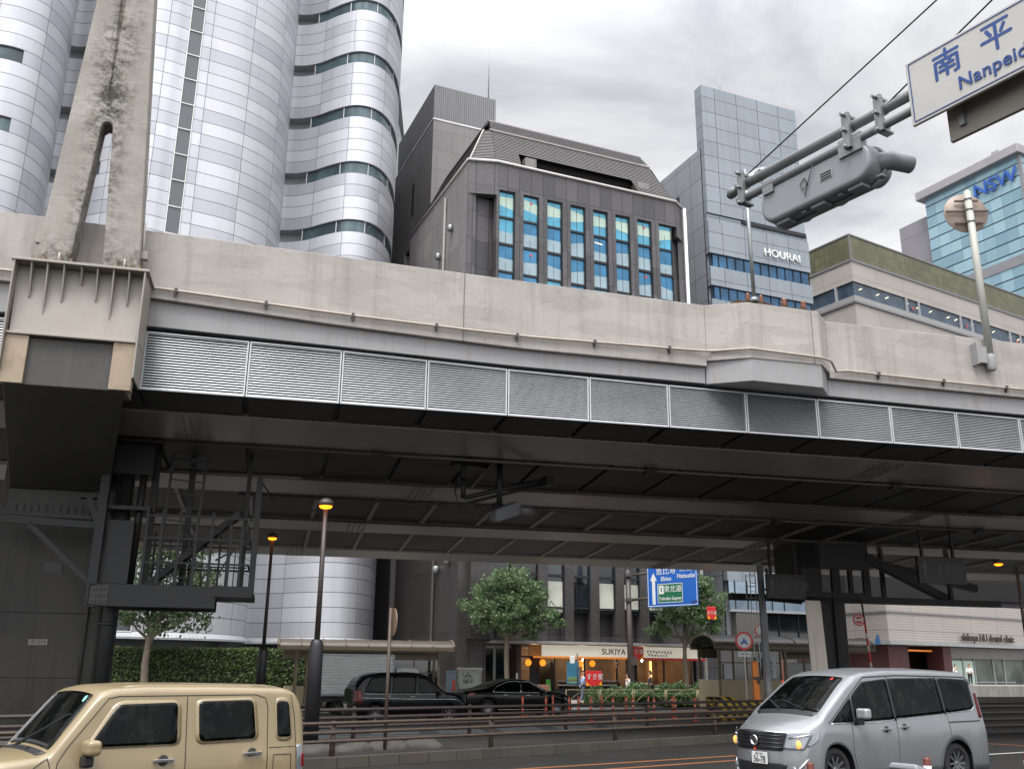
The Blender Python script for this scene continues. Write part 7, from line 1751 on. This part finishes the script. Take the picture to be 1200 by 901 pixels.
b = MB(); b.tube([(.75, -.35, 6.5), (1.25, -.45, 6.5)], [.16, .14], 14); b.lathe([(.22, -.02), (.22, .02)], (.78, -.35, 6.5), (1, -.2, 0), 16); b.build('lamp_visor', mat('dull_signal_grey', '#5a5b5d'), US)
# steel pole with ladder and dark equipment
SP = thing('steel_pole', 'thick grey steel pole with a thin ladder beside the right bus shelter', 'pole', (10.86, 42.0, 0), 10)
b = MB(); b.tube([(0, 0, 0), (0, 0, 1.7), (0, 0, 1.71), (-.02, 0, 6.3)], [.19, .175, .165, .14], 14); b.lathe([(.15, 0), (.02, .12)], (-.02, 0, 6.3), (0, 0, 1), 12); b.build('pole', M_STEEL, SP)
b = MB()
for x in (-.52, -.28): b.bar((x, -.02, 2.0), (x, -.02, 6.2), .03, .03)
for k in range(11): b.bar((-.52, -.02, 2.3 + .36 * k), (-.28, -.02, 2.3 + .36 * k), .025, .025)
b.bar((-.72, 0, 4.9), (0, 0, 4.95), .05, .05); b.bar((-.72, 0, 4.9), (-.70, 0, 5.9), .035, .035); b.bar((-.7, 0, 5.4), (-.3, 0, 5.4), .03, .03); b.bar((-.7, 0, 5.85), (-.3, 0, 5.85), .03, .03); b.build('ladder', M_GALV, SP)
b = MB(); b.tube([(0, 0, 4.88), (1.9, .2, 4.78)], .07, 8); b.tube([(0, 0, 5.3), (.9, .1, 5.25)], .05, 8); b.box(.45, 1.15, .05, .35, 5.0, 5.65); b.bar((.3, .1, 6.2), (.5, .1, 5.2), .1, .06); b.build('signal_box', M_HEAD, SP)
b = MB(); b.lathe([(.09, 0), (.09, .04)], (.48, .02, 5.88), (0, -1, 0), 12); b.build('amber_lamp', emit_mat('amber_dim', '#c8681c', .7), SP)
# no-motorcycles sign with plate
def ring_sign(T, x, y, z, r, tilt=0.0):
    b = MB(); b.lathe([(r, 0), (r, .015)], (x, y, z), (tilt, -1, 0), 28); o = b.build('sign_disc', M_RED, T)
    b = MB(); b.lathe([(r * .76, .016), (r * .76, .019)], (x, y, z), (tilt, -1, 0), 28); b.build('sign_centre', M_WHITE, o)
    return o
NS = thing('prohibition_sign', 'round red ringed sign with blue motif over a small white plate on a white post', 'sign', (9.96, 42.0, 0), 0)
b = MB(); b.cyl((0, .03, 0), (0, .03, 3.45), .035, 10); b.build('pole', M_WHITE, NS)
o = ring_sign(NS, 0, -.02, 3.13, .38)
b = MB(); b.poly([(-.16, -.042, 3.02), (.14, -.042, 3.02), (.06, -.042, 3.18), (-.02, -.042, 3.28), (-.06, -.042, 3.14)]); b.tube([(-.13, -.043, 3.02), (-.10, -.043, 3.02)], .05, 8); b.tube([(.10, -.043, 3.02), (.13, -.043, 3.02)], .05, 8)
b.build('motif', M_BLUE, o)
b = MB(); b.box(-.28, .28, -.03, -.01, 2.48, 2.70); o = b.build('plate', M_WHITE, NS)
text('plate_lettering', '二輪を除く', .10, M_INK, o, (0, -.032, 2.59))
OP = thing('orange_marker_pillar', 'orange marker pillar with dark fittings standing right of the white sign post', 'pillar', (10.28, 41.6, 0), 0)
b = MB(); b.hexa([(-.13, -.1, 0), (.13, -.1, 0), (.13, .1, 0), (-.13, .1, 0), (-.15, -.1, 2.3), (.10, -.1, 2.3), (.10, .1, 2.3), (-.15, .1, 2.3)]); b.build('pillar_body', mat('orange_cover', '#d9791f', .5, 0, .1, 4), OP, bevel=.03)
b = MB(); b.rbox((-.02, -.14, 1.62), .2, .08, .12); b.rbox((.08, -.12, 1.5), .1, .1, .2); b.rbox((0, 0, 2.38), .1, .1, .16); b.build('fitting', M_BLACKPLASTIC, OP)
# bus stop sign on red striped pole with blue triangle
BS = thing('bus_stop_sign', 'round red and white bus stop sign on a leaning red striped pole', 'sign', (15.95, 44.0, 0), 0)
o = ring_sign(BS, -.32, -.02, 4.15, .27)
b = MB()
for z, w_ in ((4.05, .26), (4.24, .22)): b.box(-.32 - w_ / 2, -.32 + w_ / 2, -.05, -.045, z - .05, z + .05)
b.build('lettering_bar', M_RED, o)
b = MB(); pp = [(-.12, 0, 5.2), (-.05, 0, 4.0), (.03, 0, 2.6), (.10, 0, 1.2), (.16, 0, 0)]
b.tube([pp[0], pp[1]], .045, 8, 1); b.tube(pp[1:], .045, 8, 0); b.build('pole', [M_RED, M_DARKPAINT], BS)
b = MB()
for t in (.15, .35, .6, .85): a, c = Vector(pp[1]), Vector(pp[3]); b.tube([a.lerp(c, t), a.lerp(c, t + .08)], .048, 8)
b.bar((.02, 0, 3.22), (.30, 0, 3.22), .03, .03); b.build('white_band', M_WHITE, BS)
b = MB(); b.poly([(.28, -.03, 3.10), (.58, -.03, 3.10), (.50, -.03, 3.52), (.40, -.03, 3.52)]); b.poly([(.28, -.02, 3.10), (.58, -.02, 3.10), (.50, -.02, 3.52), (.40, -.02, 3.52)]); b.build('blue_flag', mat('flag_blue', '#4f92cf', .5, 0, .05, 5), BS)
SB2 = thing('bus_stop_sign', 'small dim red ringed sign before dark glazing left of the pale column', 'sign', (13.3, 52.3, 0), 0)
ring_sign(SB2, 0, 0, 4.0, .30); b = MB(); b.cyl((.0, .05, 0), (.0, .05, 4.3), .03, 8); b.build('pole', M_DARKPAINT, SB2)
# red advert boards
RA = thing('advert_board', 'red advert board with white lettering held above the shrubs beside the blue-shirted person', 'sign', (4.28, 55.6, 0.12), 23)
b = MB(); b.box(0, 1.0, 0, .06, .95, 1.75); o = b.build('board', M_RED, RA, bevel=.01); text('board_lettering', 'すき家', .36, M_WHITE, o, (.55, -.006, 1.42), bold=.01)
b = MB(); b.poly([(.02, -.006, .96), (.25, -.006, .96), (.02, -.006, 1.2)]); b.poly([(.98, -.006, .96), (.75, -.006, .96), (.98, -.006, 1.2)]); b.build('yellow_corner', M_YEL, o)
b = MB(); b.box(.1, .16, .01, .05, 0, .95); b.box(.84, .90, .01, .05, 0, .95); build_each(b, 'leg', M_BLACKPLASTIC, RA)
RB2 = thing('projecting_sign', 'small red and yellow projecting sign with white lettering among the leaves of the right tree', 'sign', (11.55, 56.0, 0), 15)
b = MB(); b.box(-.27, .27, 0, .12, 4.75, 5.45); o = b.build('sign_box', M_RED, RB2, bevel=.02); text('sign_lettering', 'すき家', .2, M_WHITE, o, (0, -.006, 5.1), bold=.008)
b = MB(); b.poly([(-.26, -.006, 4.76), (-.1, -.006, 4.76), (-.26, -.006, 5.0)]); b.poly([(.26, -.006, 4.76), (.1, -.006, 4.76), (.26, -.006, 5.0)]); b.build('yellow_corner', M_YEL, o)
b = MB(); b.tube([(0, .06, 5.45), (0, .06, 5.9), (0.2, 8.0, 5.9)], .03, 6); b.build('sign_bracket', M_DARKPAINT, RB2)
# slim black lamp post left of the blue shirted person with a white box
LP = thing('slim_post', 'slim black post with a small white box in front of the restaurant door', 'post', onpave(677, 56.8), 0)
b = MB(); b.cyl((0, 0, 0), (0, 0, 2.7), .035, 8); b.build('post', M_BLACKPLASTIC, LP); b = MB(); b.box(-.42, -.15, -.1, .1, 2.15, 2.55); b.bar((-.2, 0, 2.4), (0, 0, 2.4), .03, .03); b.build('white_box', M_WHITE, LP, bevel=.02)
# grey sheets and sand bags piled on the island
random.seed(9)
lbs = ['crumpled grey sandbag nearest the tall lamp base on the island', 'flattened grey sandbag in the middle of the island pile', 'grey sandbag lying against the slim brown post', 'loose pale sandbag at the right end of the island pile', 'small blue-grey bag behind the lamp base on the island']
for i, (x, y, sx) in enumerate(((-3.9, 20.9, .55), (-3.25, 21.5, .6), (-2.6, 21.9, .5), (-1.9, 22.6, .55), (-4.35, 21.2, .3))):
    b = MB(); nu, nv = 14, 8
    def fn(u, v, i=i, sx=sx):
        a = u * 2 * math.pi; t = v * math.pi / 2; r = sx * (1 + .25 * noise.noise(Vector((math.cos(a) * 1.5, math.sin(a) * 1.5, i)))) * math.cos(t) ** .6
        return (r * math.cos(a), r * .6 * math.sin(a), (.15 + .12 * noise.noise(Vector((math.cos(a) * 2, math.sin(a) * 2, i + 5)))) * math.sin(t))
    b.grid(fn, nu, nv); o = b.build('sandbag', mat('sandbag_cloth', '#3d3a37', .9, 0, .2, 5, dirt=.4, bump=.5, bscale=15), fix=True); o.location = (x, y, .17); o.rotation_euler = (0, 0, random.uniform(0, 3)); tag(o, lbs[i], 'sandbag', 'sandbags heaped on the traffic island')
# brick planter edge and flower pots at the restaurant door
PLT = thing('planter', 'low brick planter with a row of white pots left of the restaurant door', 'planter', onpave(630, 58.6), 23)
b = MB(); b.box(-.8, .8, 0, .45, 0, .95); b.build('planter_box', mat('planter_brick', '#6a4a3a', .8, 0, .2, 3), PLT, bevel=.02)
for k in range(4): 
    b = MB(); b.lathe([(.09, 0), (.12, .2), (.10, .2)], (-.6 + .38 * k, -.15, .35), (0, 0, 1), 10); b.build('pot', M_WHITE, PLT)
# barrier wall with rails right of the minivan
BW = thing('retaining_wall', 'dark low retaining wall with ledge and thin rails at the far right behind the minivan', 'wall', (15.2, 33.0, 0), 25)
b = MB(); b.box(0, 40, 0, .4, 0, .95); b.build('wall_body', mat('dark_wall', '#2c2a28', .85, 0, .15, 1, dirt=.4), BW); b = MB(); b.box(-.05, 40, -.08, .5, .95, 1.12); b.build('wall_ledge', M_KERB, BW)
b = MB()
for z in (.25, .45, .65, .85): b.box(.2, 40, -.12, -.06, z - .025, z + .025)
b.build('rail', M_DARKPAINT, BW)
bpy.data.objects.remove(fa)
